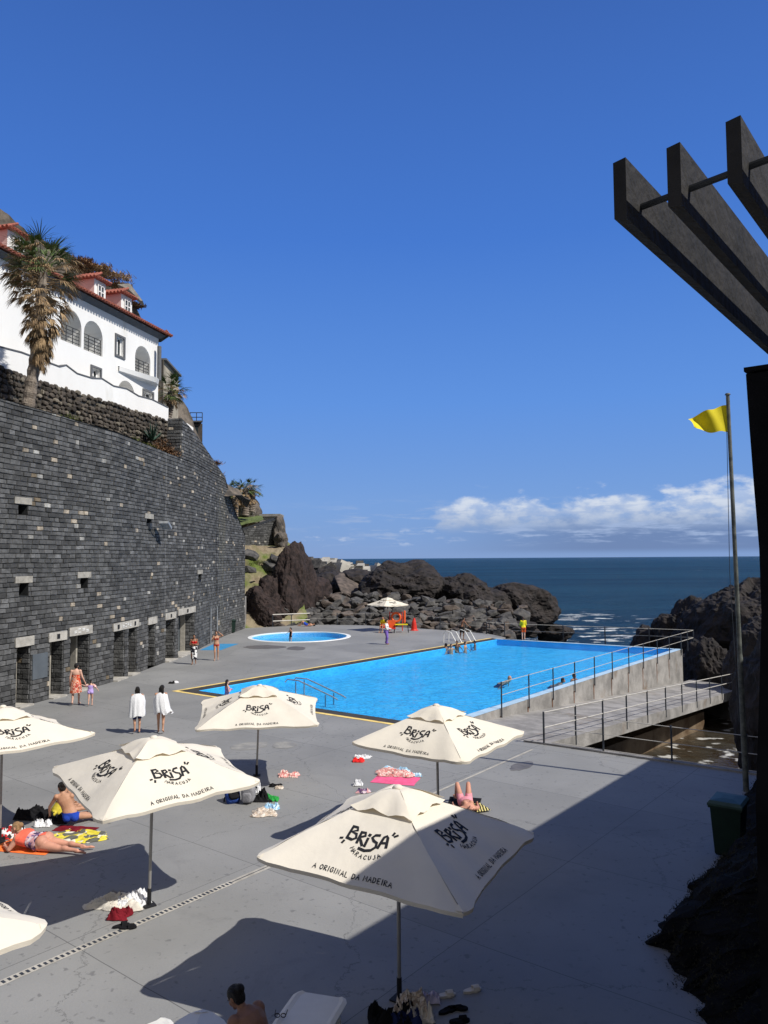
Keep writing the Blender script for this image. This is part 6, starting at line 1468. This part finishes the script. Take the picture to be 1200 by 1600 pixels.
o, me, T = person(J, k, p, yaw_to(p, -60), 'dark haired man in black shorts stepping to the pool ladder', 'skindark', ('short', 'hair'), fem=False, vox=.022); cloth_patch(me, lambda c: .55 * k < c.z < .97 * k, 'shorts', CM['black'], o, .02)
# seated lifeguard
def sit_joints(k, seat, lean=.1, arms='knees', legs=.42):
    J = stand_joints(k); v = Vector; z0 = seat + .09 * k
    J['pelvis'] = v((0, 0, z0 + .02)); J['hR'] = v((.085 * k, .02, z0)); J['hL'] = v((-.085 * k, .02, z0))
    for q_, s in (('R', 1), ('L', -1)):
        J['k' + q_] = v((s * .11 * k, legs * k, max(z0, .46 * k))); J['a' + q_] = v((s * .11 * k, (legs + .03) * k, .085 * k)); J['t' + q_] = v((s * .13 * k, (legs + .18) * k, .035 * k))
    def up(d, h): return v((0, d * lean, z0 + h * k))
    J['chest'] = up(.45, .29); J['neck'] = up(1.0, .49); J['head'] = up(1.35, .635)
    for q_, s in (('R', 1), ('L', -1)):
        J['s' + q_] = v((s * .165 * k, .9 * lean, z0 + .445 * k)); J['e' + q_] = v((s * .23 * k, lean * .5 + .06, z0 + .19 * k)); J['w' + q_] = v((s * .14 * k, .28 * k + lean * .4, z0 + .14 * k))
    return J
p = G(600, 988); k = .98; J = sit_joints(k, .42)
o, me, T = person(J, k, p, yaw_to(p, 150), 'lifeguard in yellow and red sitting on a red chair under the distant parasol', 'skin', ('short', 'hair'), fem=False, vox=.022)
cloth_patch(me, lambda c: c.z > .50 and c.z < .97 and c.y < .2 and abs(c.x) < .26, 'shirt', CM['lgy'], o, .02); cloth_patch(me, lambda c: .40 < c.z <= .60 and c.y < .34, 'shorts', CM['lgr'], o, .025)
# -- swimmers: whole bodies upright or stretched in the water, only heads and shoulders out
def swim_joints(k, dz, prone=False, out=.0):
    J = stand_joints(k, .1, 'out')
    if prone:
        Rx = Matrix.Rotation(R(-66), 3, 'X'); c = J['neck'].copy(); hd = J['head'].copy()
        for q_ in J:
            if q_ not in ('hf', 'head'): J[q_] = c + Rx @ (J[q_] - c)
        J['head'] = c + Vector((0, .07, .14)) * k
    return J
sw = [(697, 1013, .04, 0, 'swimmer at the left end of the group of heads by the pool ladder', 60, 'hair', 0), (705, 1013, .0, 0, 'second swimmer from the left in the group by the ladder', 200, 'hair', 0), (714, 1011, .12, 0, 'swimmer in the middle of the group by the ladder, nearest the white rails', 150, 'hair', 0),
      (727, 1011, .08, 0, 'swimmer to the right of the white ladder rails with shoulders out', 250, 'hairbrown', 0), (742, 1007, -.02, 0, 'single head in the water right of the ladders', 90, 'hair', 0),
      (878, 1064, -.13, 1, 'swimmer whose dark head shows just behind the pool railing, left of two', 250, 'hair', 0), (897, 1062, .02, 0, 'swimmer with shoulders out beside the pool railing, right of two', 215, 'hairbrown', 0), (795, 1063, -.06, 1, 'bald tanned man swimming alone in the middle of the pool', 235, 'skin', 1)]
for i, (u, v, up_, prone, lb, yw, hc, bald) in enumerate(sw):
    p = G(u, v, -.05); k = .97; J = swim_joints(k, 0, bool(prone)); base = J['neck'].z - .02 - up_
    fem = False; o, me, T = person(J, k, Vector((p.x, p.y, -.05 - base)), R(yw), lb, 'skin' if i % 2 else 'skindark', ('short', hc), fem=False, vox=.02)
    if i > 4: cloth_patch(me, (lambda c: c.z < J['pelvis'].z + .05 and c.z > J['pelvis'].z - .3 and abs(c.x) < .25), 'swim_shorts', CM['navy'], o, .01)
p = G(341, 1088, 0); k = .85; J = stand_joints(k, 0, 'fold')
o, me, T = person(J, k, Vector((p.x + .1, p.y + 1.3, -.95)), R(-60), 'girl with long dark hair in the water at the near left pool corner', 'skinpale', ('long', 'hair'), fem=True, vox=.016); cloth_patch(me, lambda c: .8 * k < c.z < 1.32 * k and abs(c.x) < .2 * k, 'swimsuit', CM['pinkc'], o)
# -- woman lying face down on the orange towel
k = .98; hp = G(66, 1318, .12); hd_ = G(27, 1296, .35); ft = G(131, 1328, .05)
ax = Vector((ft.x - hp.x, ft.y - hp.y, 0)).normalized(); rz = math.atan2(-ax.x, ax.y)      # local +y runs towards the feet
J = {}; V3 = Vector
J['pelvis'] = V3((0, 0, .14)); J['chest'] = V3((0, -.30, .17)); J['neck'] = V3((0, -.50, .27)); J['head'] = V3((.0, -.60, .38)); J['hf'] = V3((.2, -1, -.1))
for q_, s in (('R', -1), ('L', 1)):
    J['h' + q_] = V3((s * .095, .02, .12)); J['k' + q_] = V3((s * .12, .45, .08)); J['a' + q_] = V3((s * (.14 if s > 0 else .09), .86, .075)); J['t' + q_] = V3((s * .15, 1.02, .045))
    J['s' + q_] = V3((s * .17, -.44, .24)); J['e' + q_] = V3((s * .26, -.56, .05)); J['w' + q_] = V3((s * .10, -.76, .045))
for q_ in J:
    if q_ != 'hf': J[q_] = J[q_] * k
o, me, T = person(J, k, Vector((hp.x, hp.y, .015)), rz, 'sunburnt woman in a coral swimsuit with patterned wrap lying face down on an orange towel', 'skinredb', ('bun', 'hairblond'), fem=False, vox=.013, fat=1.5, fatleg=1.45)
cloth_patch(me, lambda c: -.42 < c.y < .06 - 1.1 * abs(abs(c.x) - .0) * .35 and abs(c.x) < .26 and c.z > .05, 'swimsuit', CM['coral'], o, .006); cloth_patch(me, lambda c: -.24 < c.y < .0 and abs(c.x) < .3, 'wrap', CM['paisley'], o, .013)
# -- woman kneeling in blue bikini and companion lying beyond her
hp = G(110, 1290); k = .97; J = {}
J['pelvis'] = V3((0, 0, .20)); J['chest'] = V3((-.10, .03, .47)); J['neck'] = V3((-.17, .05, .66)); J['head'] = V3((-.22, .11, .79)); J['hf'] = V3((-.6, .8, -.3))
for q_, s in (('R', 1), ('L', -1)):
    J['h' + q_] = V3((s * .085, .02, .18)); J['s' + q_] = V3((-.15 + s * .16, .03, .62)); J['e' + q_] = V3((-.22 + s * .24, .12, .38)); J['w' + q_] = V3((-.28 + s * .2, .25, .16))
J['kR'] = V3((.40, .26, .08)); J['aR'] = V3((.72, .0, .06)); J['tR'] = V3((.86, -.06, .04)); J['kL'] = V3((.26, .36, .10)); J['aL'] = V3((.62, .22, .06)); J['tL'] = V3((.76, .16, .05))
for q_ in J:
    if q_ != 'hf': J[q_] = J[q_] * k
o, me, T = person(J, k, Vector((hp.x, hp.y, .02)), R(12), 'dark haired woman in a royal blue bikini sitting with her back to the viewer', 'skin', ('bun', 'hair'), fem=False, vox=.012)
cloth_patch(me, lambda c: .09 < c.z < .27 and abs(c.x) < .17 and c.y < .15, 'bikini_bottom', CM['blue'], o, .007)
q0 = G(90, 1278); k = .95; J = sit_joints(k, .0, .25, legs=.55)
for q_, s in (('R', 1), ('L', -1)): J['k' + q_] = V3((s * .12, .40, .10)); J['a' + q_] = V3((s * .14, .80, .06)); J['t' + q_] = V3((s * .15, .94, .06))
o, me, T = person(J, k, Vector((q0.x - .05, q0.y + .05, .02)), R(-50), 'dark haired companion hunched on the ground behind the woman in the blue bikini', 'skin', ('short', 'hair'), fem=False, vox=.014); cloth_patch(me, lambda c: c.z < .30 and c.y < .25, 'shorts', plain('yellow_shorts_cloth', (.60, .50, .06)), o, .012)
# -- person lying with bent knees beyond the nearest parasol
kp = G(727, 1262); k = .98; J = {}
J['pelvis'] = V3((0, 0, .12)); J['chest'] = V3((0, -.30, .13)); J['neck'] = V3((0, -.50, .12)); J['head'] = V3((0, -.66, .13)); J['hf'] = V3((0, 0, 1))
for q_, s in (('R', 1), ('L', -1)):
    J['h' + q_] = V3((s * .09, .03, .12)); J['k' + q_] = V3((s * .13, .34, .42)); J['a' + q_] = V3((s * .13, .60, .07)); J['t' + q_] = V3((s * .15, .76, .04)); J['s' + q_] = V3((s * .165, -.45, .11)); J['e' + q_] = V3((s * .25, -.25, .06)); J['w' + q_] = V3((s * .28, .0, .05))
o, me, T = person(J, k, Vector((kp.x, kp.y - .05, .03)), R(4), 'sunbather in pale pink lying with knees raised on a dark mat beyond the nearest parasol', 'skinredb', ('short', 'hairbrown'), vox=.014); cloth_patch(me, lambda c: -.15 < c.y < .16 and c.z < .27 and abs(c.x) < .19, 'swimwear', CM['pinkc'], o, .009)
# -- tiny sunbather by the pale railing
p = G(479, 978.5); k = .95; o, me, T = person({a: b.copy() for a, b in J.items()}, k, p, R(80), 'tiny distant sunbather lying by the pale tube railing', 'skin', ('short', 'hair'), vox=.024); cloth_patch(me, lambda c: -.15 < c.y < .2, 'swimwear', CM['blue'], o, .02)
# -- seated woman in the shade at the bottom
k = 1.0; hx = G(368, 1543, 1.12); sp_ = hx - Matrix.Rotation(R(52), 3, 'Z') @ Vector((-.02, .42, 0)); J = sit_joints(k, .34, .30, legs=.44); J['hf'] = V3((-.15, .85, -.6)); J['wR'] = V3((.02, .42, .58)); J['wL'] = V3((-.10, .44, .58)); J['eR'] = V3((.25, .22, .60)); J['eL'] = V3((-.25, .24, .60)); J['head'] = J['neck'] + V3((-.02, .12, .10))
o, me, T = person(J, k, Vector((sp_.x, sp_.y, 0)), R(52), 'woman with pinned up dark hair sitting in the shade looking at her phone', 'skindark', ('bun', 'hair'), fem=True, vox=.011, fat=1.34)
cloth_patch(me, lambda c: .66 < c.z < .69 and c.y < .35 and abs(c.x) < .26, 'bikini_strap', CM['black'], o, .007); cloth_patch(me, lambda c: c.z < .52 and c.z > .3 and c.y < .2, 'bikini_bottom', CM['black'], o, .007)
Rz = Matrix.Rotation(R(52), 3, 'Z'); ph = Vector((sp_.x, sp_.y, 0)) + Rz @ V3((-.04, .53, .62)); mb = MB(); mb.box(ph, (.075, .012, .15), rot=Rz @ Matrix.Rotation(R(-40), 3, 'X')); tag(mb.build('phone', M['glass'], origin=ph), 'dark mobile phone held by the seated woman in the shade', 'phone')

# ================================================================== LOUNGERS, LIFEGUARD POST, POOL FITTINGS
def lounger(c, rz, label):
    r_ = thing('sun_lounger', label, 'sun lounger', (c.x, c.y, 0), 'white plastic sun loungers'); Rm = Matrix.Rotation(rz, 3, 'Z'); T = lambda x, y, z: Vector((c.x, c.y, 0)) + Rm @ Vector((x, y, z))
    mb = MB(); n = 8; rings = []
    for i in range(25):
        y = -.95 + 1.9 * i / 24; e = .33 * (1 - max(0, abs(y) - .85) ** 2 * 12); rings.append([T(-e, y, .30), T(-e - .02, y, .345), T(-e + .03, y, .365), T(-e + .08, y, .35), T(e - .08, y, .35), T(e - .03, y, .365), T(e + .02, y, .345), T(e, y, .30)])
    mb.loft(rings)
    mb.build('bed', M['plastic'], r_, smooth=False)
    for sx_ in (-1, 1):
        for sy_ in (-1, 1): mb = MB(); mb.tube([T(sx_ * .27, sy_ * .72, .32), T(sx_ * .30, sy_ * .80, .0)], [.035, .025], 8); mb.build('leg', M['plastic'], r_)
    mb = MB(); 
    for i in range(0): y = -.78 + i * .12; mb.add([T(-.2, y, .353), T(.2, y, .353), T(.2, y + .02, .353), T(-.2, y + .02, .353)], [(0, 1, 2, 3)])
    return r_
lc = G(468, 1600, .35); lounger(Vector((lc.x - .05, lc.y - .32, 0)), R(-16), 'white plastic sun lounger to the right of the seated woman')
lc = G(300, 1630, .35); lounger(Vector((lc.x - .1, lc.y - .45, 0)), R(38), 'white plastic sun lounger mostly cut off left of the seated woman')
# lifeguard gear
b0 = G(618, 986)
r_ = thing('life_ring_stand', 'post rack holding an orange life ring beside the lifeguard parasol', 'stand', b0); mb = MB(); mb.tube([b0 + Vector((-.45, .3, 0)), b0 + Vector((-.45, .3, 1.5))], .04, 6); mb.build('post', M['red'], r_); mb = MB(); mb.tube([b0 + Vector((.55, .3, 0)), b0 + Vector((.55, .3, 1.5))], .04, 6); mb.build('post', M['red'], r_); mb = MB(); mb.tube([b0 + Vector((-.45, .3, 1.4)), b0 + Vector((.55, .3, 1.4))], .03, 6); mb.build('crossbar', M['red'], r_)
mb = MB(); c = b0 + Vector((.05, .2, 1.05)); rings = []
for i in range(25):
    t = 2 * math.pi * i / 24; ce = c + Vector((math.cos(t) * .34, 0, math.sin(t) * .34)); rings.append([ce + (Vector((math.cos(t), 0, math.sin(t))) * math.cos(a_) + Vector((0, 1, 0)) * math.sin(a_)) * .09 for a_ in [2 * math.pi * j / 8 for j in range(8)]])
mb.loft(rings, cap=False); tag(mb.build('life_ring', M['orange'], origin=c, smooth=True), 'orange life ring hanging on the rack under the distant parasol', 'life ring')
b1 = G(647, 985); mb = MB(); mb.tube([b1 + Vector((0, 0, 0)), b1 + Vector((0, 0, .1)), b1 + Vector((0, 0, .65)), b1 + Vector((.02, 0, .98))], [.30, .24, .16, .06], 12); mb.tube([b1, b1 + Vector((0, 0, .03))], .36, 12); tag(mb.build('rescue_buoy', M['red'], origin=b1), 'red rescue buoy standing on the deck right of the lifeguard post', 'buoy')
b2 = G(632, 984); mb = MB(); mb.cap(b2 + Vector((0, 0, .6)), b2 + Vector((.02, .05, 1.45)), .10, .08); tag(mb.build('rescue_tube', M['orange'], origin=b2), 'upright orange rescue tube between the life ring and the red buoy', 'rescue tube')
b3 = G(627, 988); r_ = thing('folding_table', 'small yellow folding table in front of the life ring rack', 'table', b3); mb = MB(); mb.box(b3 + Vector((0, 0, .6)), (1.0, .6, .05)); mb.build('table_top', M['flag'], r_)
for sx_ in (-.5, .5): mb = MB(); mb.tube([b3 + Vector((sx_, -.25, .6)), b3 + Vector((sx_ * 1.1, -.3, 0))], .03, 6); mb.tube([b3 + Vector((sx_, .25, .6)), b3 + Vector((sx_ * 1.1, .3, 0))], .03, 6); mb.build('leg', M['ink'], r_)
b4 = G(612, 989); r_ = thing('deck_chair', 'low red deck chair beside the pole of the lifeguard parasol', 'chair', b4); mb = MB(); mb.box(b4 + Vector((0, 0, .35)), (.6, .6, .06)); mb.build('seat', M['red'], r_); mb = MB(); mb.box(b4 + Vector((0, .32, .65)), (.6, .06, .6)); mb.build('backrest', M['orange'], r_)
for sx_ in (-.27, .27): mb = MB(); mb.tube([b4 + Vector((sx_, -.26, .35)), b4 + Vector((sx_, -.3, 0))], .025, 6); mb.build('leg', M['galv'], r_)
for sx_ in (-.27, .27): mb = MB(); mb.tube([b4 + Vector((sx_, .26, .35)), b4 + Vector((sx_, .3, 0))], .025, 6); mb.build('leg', M['galv'], r_)
c5 = G(600, 988.5); r_ = thing('lifeguard_chair', 'red chair carrying the seated lifeguard under the distant parasol', 'chair', c5); mb = MB(); mb.box(c5 + Vector((0, .08, .385)), (.5, .5, .05)); mb.build('seat', M['red'], r_); mb = MB(); mb.box(c5 + Vector((0, .36, .7)), (.5, .05, .5)); mb.build('backrest', M['red'], r_)
for sx_ in (-.22, .22):
    for sy_ in (-.1, .3): mb = MB(); mb.tube([c5 + Vector((sx_, sy_, .37)), c5 + Vector((sx_, sy_, 0))], .02, 6); mb.build('leg', M['galv'], r_)
# ladders at the far left corner of the pool: thin hoops with white flat rails
def ladder(u, v, label, m):
    b = G(u, v); r_ = thing('pool_ladder', label, 'ladder', b); ed_ = (FL - NL).normalized(); inn_ = Vector((ed_.y, -ed_.x, 0))
    for s in (0, .62):
        q0 = b + ed_ * s; mb = MB(); mb.tube([q0 - inn_ * .35, q0 - inn_ * .33 + Vector((0, 0, .65)), q0 - inn_ * .1 + Vector((0, 0, .8)), q0 + inn_ * .25 + Vector((0, 0, .7)), q0 + inn_ * .75 + Vector((0, 0, -.05)), q0 + inn_ * .85 + Vector((0, 0, -.3))], .026, 8); mb.build('handrail', M[m], r_)
    mb = MB()
    mb.box(b + ed_ * .31 + inn_ * .9 + Vector((0, 0, -.12)), (.6, .12, .04), math.atan2(ed_.y, ed_.x)); mb.build('step', M[m], r_)
ladder(700, 1004.5, 'pool ladder with white rails on the left by the group of swimmers', 'ladder'); ladder(722, 1002, 'pool ladder with white rails on the right by the stepping man', 'ladder')
# long handrail entering the water
h0, h1 = G(449, 1080, .02), G(524, 1094, -.1); r_ = thing('entry_handrail', 'long low steel handrail slanting down into the near end of the pool', 'handrail', h0)
hd = (h1 - h0); hd.z = 0; hn = Vector((-hd.y, hd.x, 0)).normalized()
for s in (0, .55):
    a = h0 + hn * s + Vector((0, 0, .5)); mb = MB(); mb.tube([a + Vector((-.1, 0, -.12)), a, a + hd * .25, a + hd * .95 + Vector((0, 0, -.5)), a + hd * 1.05 + Vector((0, 0, -.6))], .03, 8); mb.build('rail', M['galv'], r_)
    for t_ in (.18, .8): 
        mb = MB(); mb.tube([a + hd * t_ + Vector((0, 0, -.05 - max(0, t_ - .25) * .75)), a + hd * t_ + Vector((0, 0, -1.1))], .028, 8); mb.build('post', M['galv'], r_)

# ================================================================== BELONGINGS
q = random.Random(77)
def crumple(u, v, w_, d_, h_, m, name, label, cat, rz=0., z=.0, seed=0, flat=False, group=None, at_=None):
    # a sheet of cloth folded over itself: warped grid, ridged folds, edges lying on the ground
    c = at_ if at_ is not None else G(u, v); n = 38; mb = MB(); S_ = Vector((seed * 5.3, seed * 2.7, seed)); Rm = Matrix.Rotation(rz, 3, 'Z'); fa = seed * 1.3
    vs = []
    for j in range(n + 1):
        for i in range(n + 1):
            x, y = -1 + 2 * i / n, -1 + 2 * j / n; q2 = Vector((x, y, 0)); ed = max(abs(x), abs(y))
            if flat: wx = .05 * noise.noise(q2 * 1.5 + S_); wy = .05 * noise.noise(q2 * 1.5 - S_); zz = .008 + h_ * abs(noise.noise(q2 * 2.2 + S_)) * (1 - ed ** 8)
            else:
                wx = .38 * noise.noise(q2 * 1.1 + S_) + .12 * noise.noise(q2 * 3.1 + S_); wy = .38 * noise.noise(q2 * 1.1 - S_) + .12 * noise.noise(q2 * 3.1 - S_)
                fx = x * math.cos(fa) + y * math.sin(fa); fy = -x * math.sin(fa) + y * math.cos(fa); fd = Vector((fx * 3.6, fy * 1.1, 0)) + S_
                ridge = 1 - abs(noise.noise(fd)) * 2.6; r2 = 1 - abs(noise.noise(fd * 2.1 + S_)) * 2.2; body_ = .5 + .9 * noise.noise(q2 * 1.3 + S_ * 2)
                zz = h_ * max(.03, (.55 * max(0, ridge) ** 1.5 + .22 * max(0, r2)) * (.45 + body_) + .25 * body_) * (1 - .9 * ed ** 7) + .004
            vs.append(c + Rm @ Vector(((x + wx) * w_ / 2, (y + wy) * d_ / 2, zz + z)))
    fs = [(j * (n + 1) + i, j * (n + 1) + i + 1, (j + 1) * (n + 1) + i + 1, (j + 1) * (n + 1) + i) for j in range(n) for i in range(n)]
    mb.add(vs, fs); return tag(mb.build(name, CM[m] if m in CM else M[m], smooth=True, origin=c), label, cat, group)
def backpack(u, v, size, rz, m, mp, label, tilt=0.):
    c = G(u, v); w_, d_, h_ = size; r_ = thing('backpack', label, 'backpack', c); Rm = Matrix.Rotation(rz, 3, 'Z') @ Matrix.Rotation(tilt, 3, 'X'); T = lambda x, y, z: c + Vector((0, 0, .02)) + Rm @ Vector((x, y, z))
    def blob(cx, cy, cz, rx, ry, rz_, seed):
        mb = MB(); nu, nv = 20, 12; rg = []
        for i in range(1, nv):
            th = math.pi * i / nv; rr_ = []
            for j in range(nu):
                ph_ = 2 * math.pi * j / nu; x = math.copysign(abs(math.cos(ph_)) ** .55, math.cos(ph_)) * math.sin(th) ** .45; y = math.copysign(abs(math.sin(ph_)) ** .55, math.sin(ph_)) * math.sin(th) ** .45; zc = -math.copysign(abs(math.cos(th)) ** .7, math.cos(th))
                k_ = 1 + .10 * noise.noise(Vector((x * 2, y * 2, zc * 2 + seed))); rr_.append(T(cx + x * rx * k_, cy + y * ry * k_, cz + zc * rz_ * k_))
            rg.append(rr_)
        mb.loft(rg); return mb
    blob(0, 0, h_ / 2, w_ / 2, d_ / 2, h_ / 2, 1).build('body', CM[m], r_, smooth=True); blob(0, -d_ * .5, h_ * .33, w_ * .36, d_ * .22, h_ * .27, 2).build('front_pocket', CM[mp], r_, smooth=True)
    for s in (-1, 1): mb = MB(); mb.tube([T(s * w_ * .2, d_ * .45, h_ * .9), T(s * w_ * .45, d_ * .8, h_ * .7), T(s * w_ * .6, d_ * .7, h_ * .25), T(s * w_ * .35, d_ * .45, h_ * .08)], .018, 6); mb.build('strap', CM['black'], r_)
    mb = MB(); mb.tube([T(-.04, d_ * .2, h_ * .97), T(0, d_ * .2, h_ * 1.07), T(.04, d_ * .2, h_ * .97)], .010, 6); mb.build('handle', CM['black'], r_); return r_
crumple(45, 1322, 1.25, .75, .03, 'orange_t', 'towel', 'orange towel under the sunburnt woman lying face down', 'towel', R(-12), flat=True, seed=1)
crumple(118, 1306, .95, .75, .05, 'yel_t', 'towel', 'yellow and black patterned towel behind the legs of the sunburnt woman', 'towel', R(-18), seed=2, flat=True)
crumple(150, 1311, .45, .35, .06, 'yel_t', 'towel', 'small bunched yellow patterned cloth at the end of the yellow towel', 'towel', R(30), seed=3)
crumple(12, 1305, .55, .5, .16, 'redblk', 'beach_bag', 'red black and white printed bag heap left of the sunburnt woman', 'bag', seed=4)
crumple(67, 1290, .38, .28, .16, 'towelw', 'towel', 'small crumpled white towel beyond the sunburnt woman', 'towel', seed=5)
crumple(58, 1278, .8, .42, .24, 'black', 'beach_bag', 'black bag and clothes heap behind the sunburnt woman', 'bag', seed=6)
crumple(88, 1284, .6, .35, .2, 'black', 'jacket', 'crumpled black jacket in front of the hunched companion', 'jacket', seed=7)
crumple(118, 1296, .9, .35, .04, 'burg', 'towel', 'thin dark red towel under the woman in the blue bikini', 'towel', R(-10), seed=8, flat=True)
crumple(182, 1415, .85, .42, .16, 'cream', 'towel', 'cream crumpled towels left of the foot of the parasol pole by the drain', 'towel', R(-5), seed=9)
crumple(207, 1412, .55, .4, .18, 'towelw', 'towel', 'white bundled towel directly beside the parasol foot by the drain', 'towel', R(30), seed=10)
crumple(183, 1404, .35, .2, .13, 'grey', 'shirt', 'small grey shirt behind the cream towels', 'clothes', seed=33)
crumple(186, 1434, .34, .26, .17, 'burg', 'cap', 'burgundy cloth bundle between the cream towels and the drain', 'clothes', seed=11)
backpack(366, 1256, (.34, .24, .40), R(25), 'blueb', 'black', 'dark blue backpack lying under the edge of the left front parasol', R(-50))
backpack(388, 1255, (.32, .22, .42), R(-10), 'grey', 'grey', 'grey rucksack standing beside the blue backpack')
crumple(406, 1250, .55, .35, .2, 'black', 'beach_bag', 'black bag in the middle of the heap near the parasol foot', 'bag', seed=15)
crumple(426, 1251, .30, .2, .13, 'green', 'shirt', 'bright green cloth at the right end of the heap of bags', 'clothes', seed=16)
crumple(424, 1263, .34, .3, .13, 'ltblue', 'shirt', 'pale blue cloth in front of the black bag', 'clothes', seed=17)
crumple(412, 1272, .55, .42, .12, 'beige', 'towel', 'beige printed towel in front of the heap of bags', 'towel', seed=18)
crumple(398, 1238, .25, .2, .3, 'towelw', 'towel', 'white towel propped behind the black bag', 'towel', seed=34)
crumple(451, 1213, .5, .3, .12, 'pinkprint', 'shirt', 'pink printed cloth lying alone right of the middle parasol pole', 'clothes', seed=19)
crumple(430, 1228, .3, .22, .06, 'black', 'sandal_heap', 'black sandals beside the pink printed cloth', 'sandals', seed=20)
crumple(436, 1232, .2, .14, .07, 'beige', 'purse', 'small tan purse beside the black sandals', 'purse', seed=21)
crumple(567, 1184, .5, .25, .10, 'towelw', 'towel', 'white cloth behind the bright red cloth in the middle of the deck', 'towel', seed=22)
crumple(560, 1190, .32, .26, .12, 'redwhite', 'shirt', 'bright red cloth in the middle of the deck', 'clothes', seed=23)
crumple(618, 1219, 1.15, .75, .03, 'hotpink', 'towel', 'hot pink towel spread flat on the deck', 'towel', R(-16), seed=24, flat=True)
crumple(616, 1212, .85, .4, .13, 'pinkprint', 'dress', 'pink printed clothes lying across the hot pink towel', 'clothes', R(-12), seed=25, z=.02)
crumple(620, 1205, .7, .3, .12, 'ltblue', 'towel', 'pale blue printed towel along the far side of the hot pink towel', 'towel', R(-5), seed=26)
crumple(648, 1212, .35, .25, .08, 'ltblue', 'shirt', 'pale blue cloth at the right end of the hot pink towel', 'clothes', seed=35)
crumple(559, 1227, .26, .2, .14, 'towelw', 'towel', 'small white and dark bundle just beyond the nearest parasol', 'towel', seed=27)
crumple(568, 1238, .34, .22, .10, 'paisley', 'shirt', 'dark patterned cloth right below the small white bundle', 'clothes', seed=28)
crumple(724, 1262, 1.5, .75, .02, 'black', 'mat', 'dark mat under the sunbather with raised knees', 'mat', R(80), seed=29, flat=True)
crumple(748, 1264, .35, .55, .03, 'stripe', 'towel', 'yellow and black striped towel at the edge of the dark mat', 'towel', R(20), seed=30, flat=True, z=.03)
crumple(612, 1598, .55, .4, .22, 'black', 'beach_bag', 'black bag at the bottom edge left of the nearest parasol foot', 'bag', seed=31)
crumple(640, 1582, .42, .36, .24, 'beige', 'beach_bag', 'printed beach bag leaning against the nearest parasol foot', 'bag', seed=32)
crumple(655, 1592, .35, .26, .18, 'cream', 'towel', 'cream towel in front of the printed beach bag', 'towel', seed=36)
crumple(633, 1602, .4, .3, .2, 'navy', 'jacket', 'dark navy jacket heaped right at the nearest parasol foot', 'clothes', seed=37)
crumple(672, 1564, .26, .2, .10, 'lilac', 'shirt', 'pale lilac crumpled cloth right of the nearest parasol foot', 'clothes', seed=38)
crumple(268, 1068, .25, .2, .1, 'black', 'bag', 'tiny black bag on the open deck near the yellow pool corner', 'bag', seed=39); crumple(274, 1067, .28, .18, .08, 'towelw', 'towel', 'tiny white cloth beside the black bag near the yellow pool corner', 'towel', seed=40)
def shoe(u, v, rz, m, label, cat='sandal', at_=None, ln=.26, strap=True, name='sandal', z=0.):
    c = G(u, v); r_ = thing(name, label, cat, c); Rm = Matrix.Rotation(rz, 3, 'Z'); T = lambda x, y, z_: c + Rm @ Vector((x, y, z_ + z)); out = []
    for i in range(20): a_ = 2 * math.pi * i / 20; y = math.sin(a_) * ln / 2; x = math.cos(a_) * (.044 + .010 * (y > 0) - .008 * (abs(y) < .04)); out.append((x, y))
    mb = MB(); mb.loft([[T(x, y, .0) for x, y in out], [T(x * 1.03, y * 1.02, .02) for x, y in out], [T(x, y, .03) for x, y in out]]); mb.build('sole', m, r_)
    if strap:
        mb = MB(); rg = []
        for y in (.005, .05, .09): rg.append([T(x, y, z_) for x, z_ in ((-.052, .02), (-.04, .06), (0, .078), (.04, .06), (.052, .02), (.046, .02), (.034, .052), (0, .07), (-.034, .052), (-.046, .02))])
        mb.loft(rg); mb.build('strap', m, r_)
    else:
        mb = MB(); mb.tube([T(-.04, -.02, .03), T(-.02, .04, .05), T(0, .08, .035), T(.02, .04, .05), T(.04, -.02, .03)], .006, 5); mb.build('strap', m, r_)
    return r_
shoe(697, 1557, R(-75), CM['cream'], 'white sandal, left one of the pair right of the nearest parasol foot'); shoe(738, 1549, R(-70), CM['cream'], 'white sandal, right one of the pair right of the nearest parasol foot')
shoe(699, 1581, R(-60), CM['black'], 'black flip flop below the white sandals, left one', strap=False); shoe(715, 1577, R(-95), CM['black'], 'black flip flop below the white sandals, right one', strap=False)
shoe(718, 1597, R(-80), CM['black'], 'black slide sandal at the very bottom edge, upper of two'); shoe(712, 1606, R(-70), CM['black'], 'black slide sandal at the very bottom edge, lower of two')
shoe(189, 1448, R(-60), CM['black'], 'black sandal on the drain line left of the parasol foot', strap=True); shoe(200, 1451, R(-80), CM['black'], 'black sandal lying across the drain slots in front of the burgundy cloth', strap=True)
# sunglasses on the lounger
c = G(438, 1590, .38); r_ = thing('sunglasses', 'black sunglasses lying on the white lounger', 'sunglasses', c)
for s in (-1, 1):
    mb = MB(); mb.tube([c + Vector((s * .035 + .028 * math.cos(a_), .0, .025 + .022 * math.sin(a_))) for a_ in [2 * math.pi * i / 12 for i in range(13)]], .006, 5); mb.build('rim', M['ink'], r_)
    mb = MB(); mb.tube([c + Vector((s * .065, 0, .03)), c + Vector((s * .07, .12, .02))], .005, 5); mb.build('temple', M['ink'], r_)
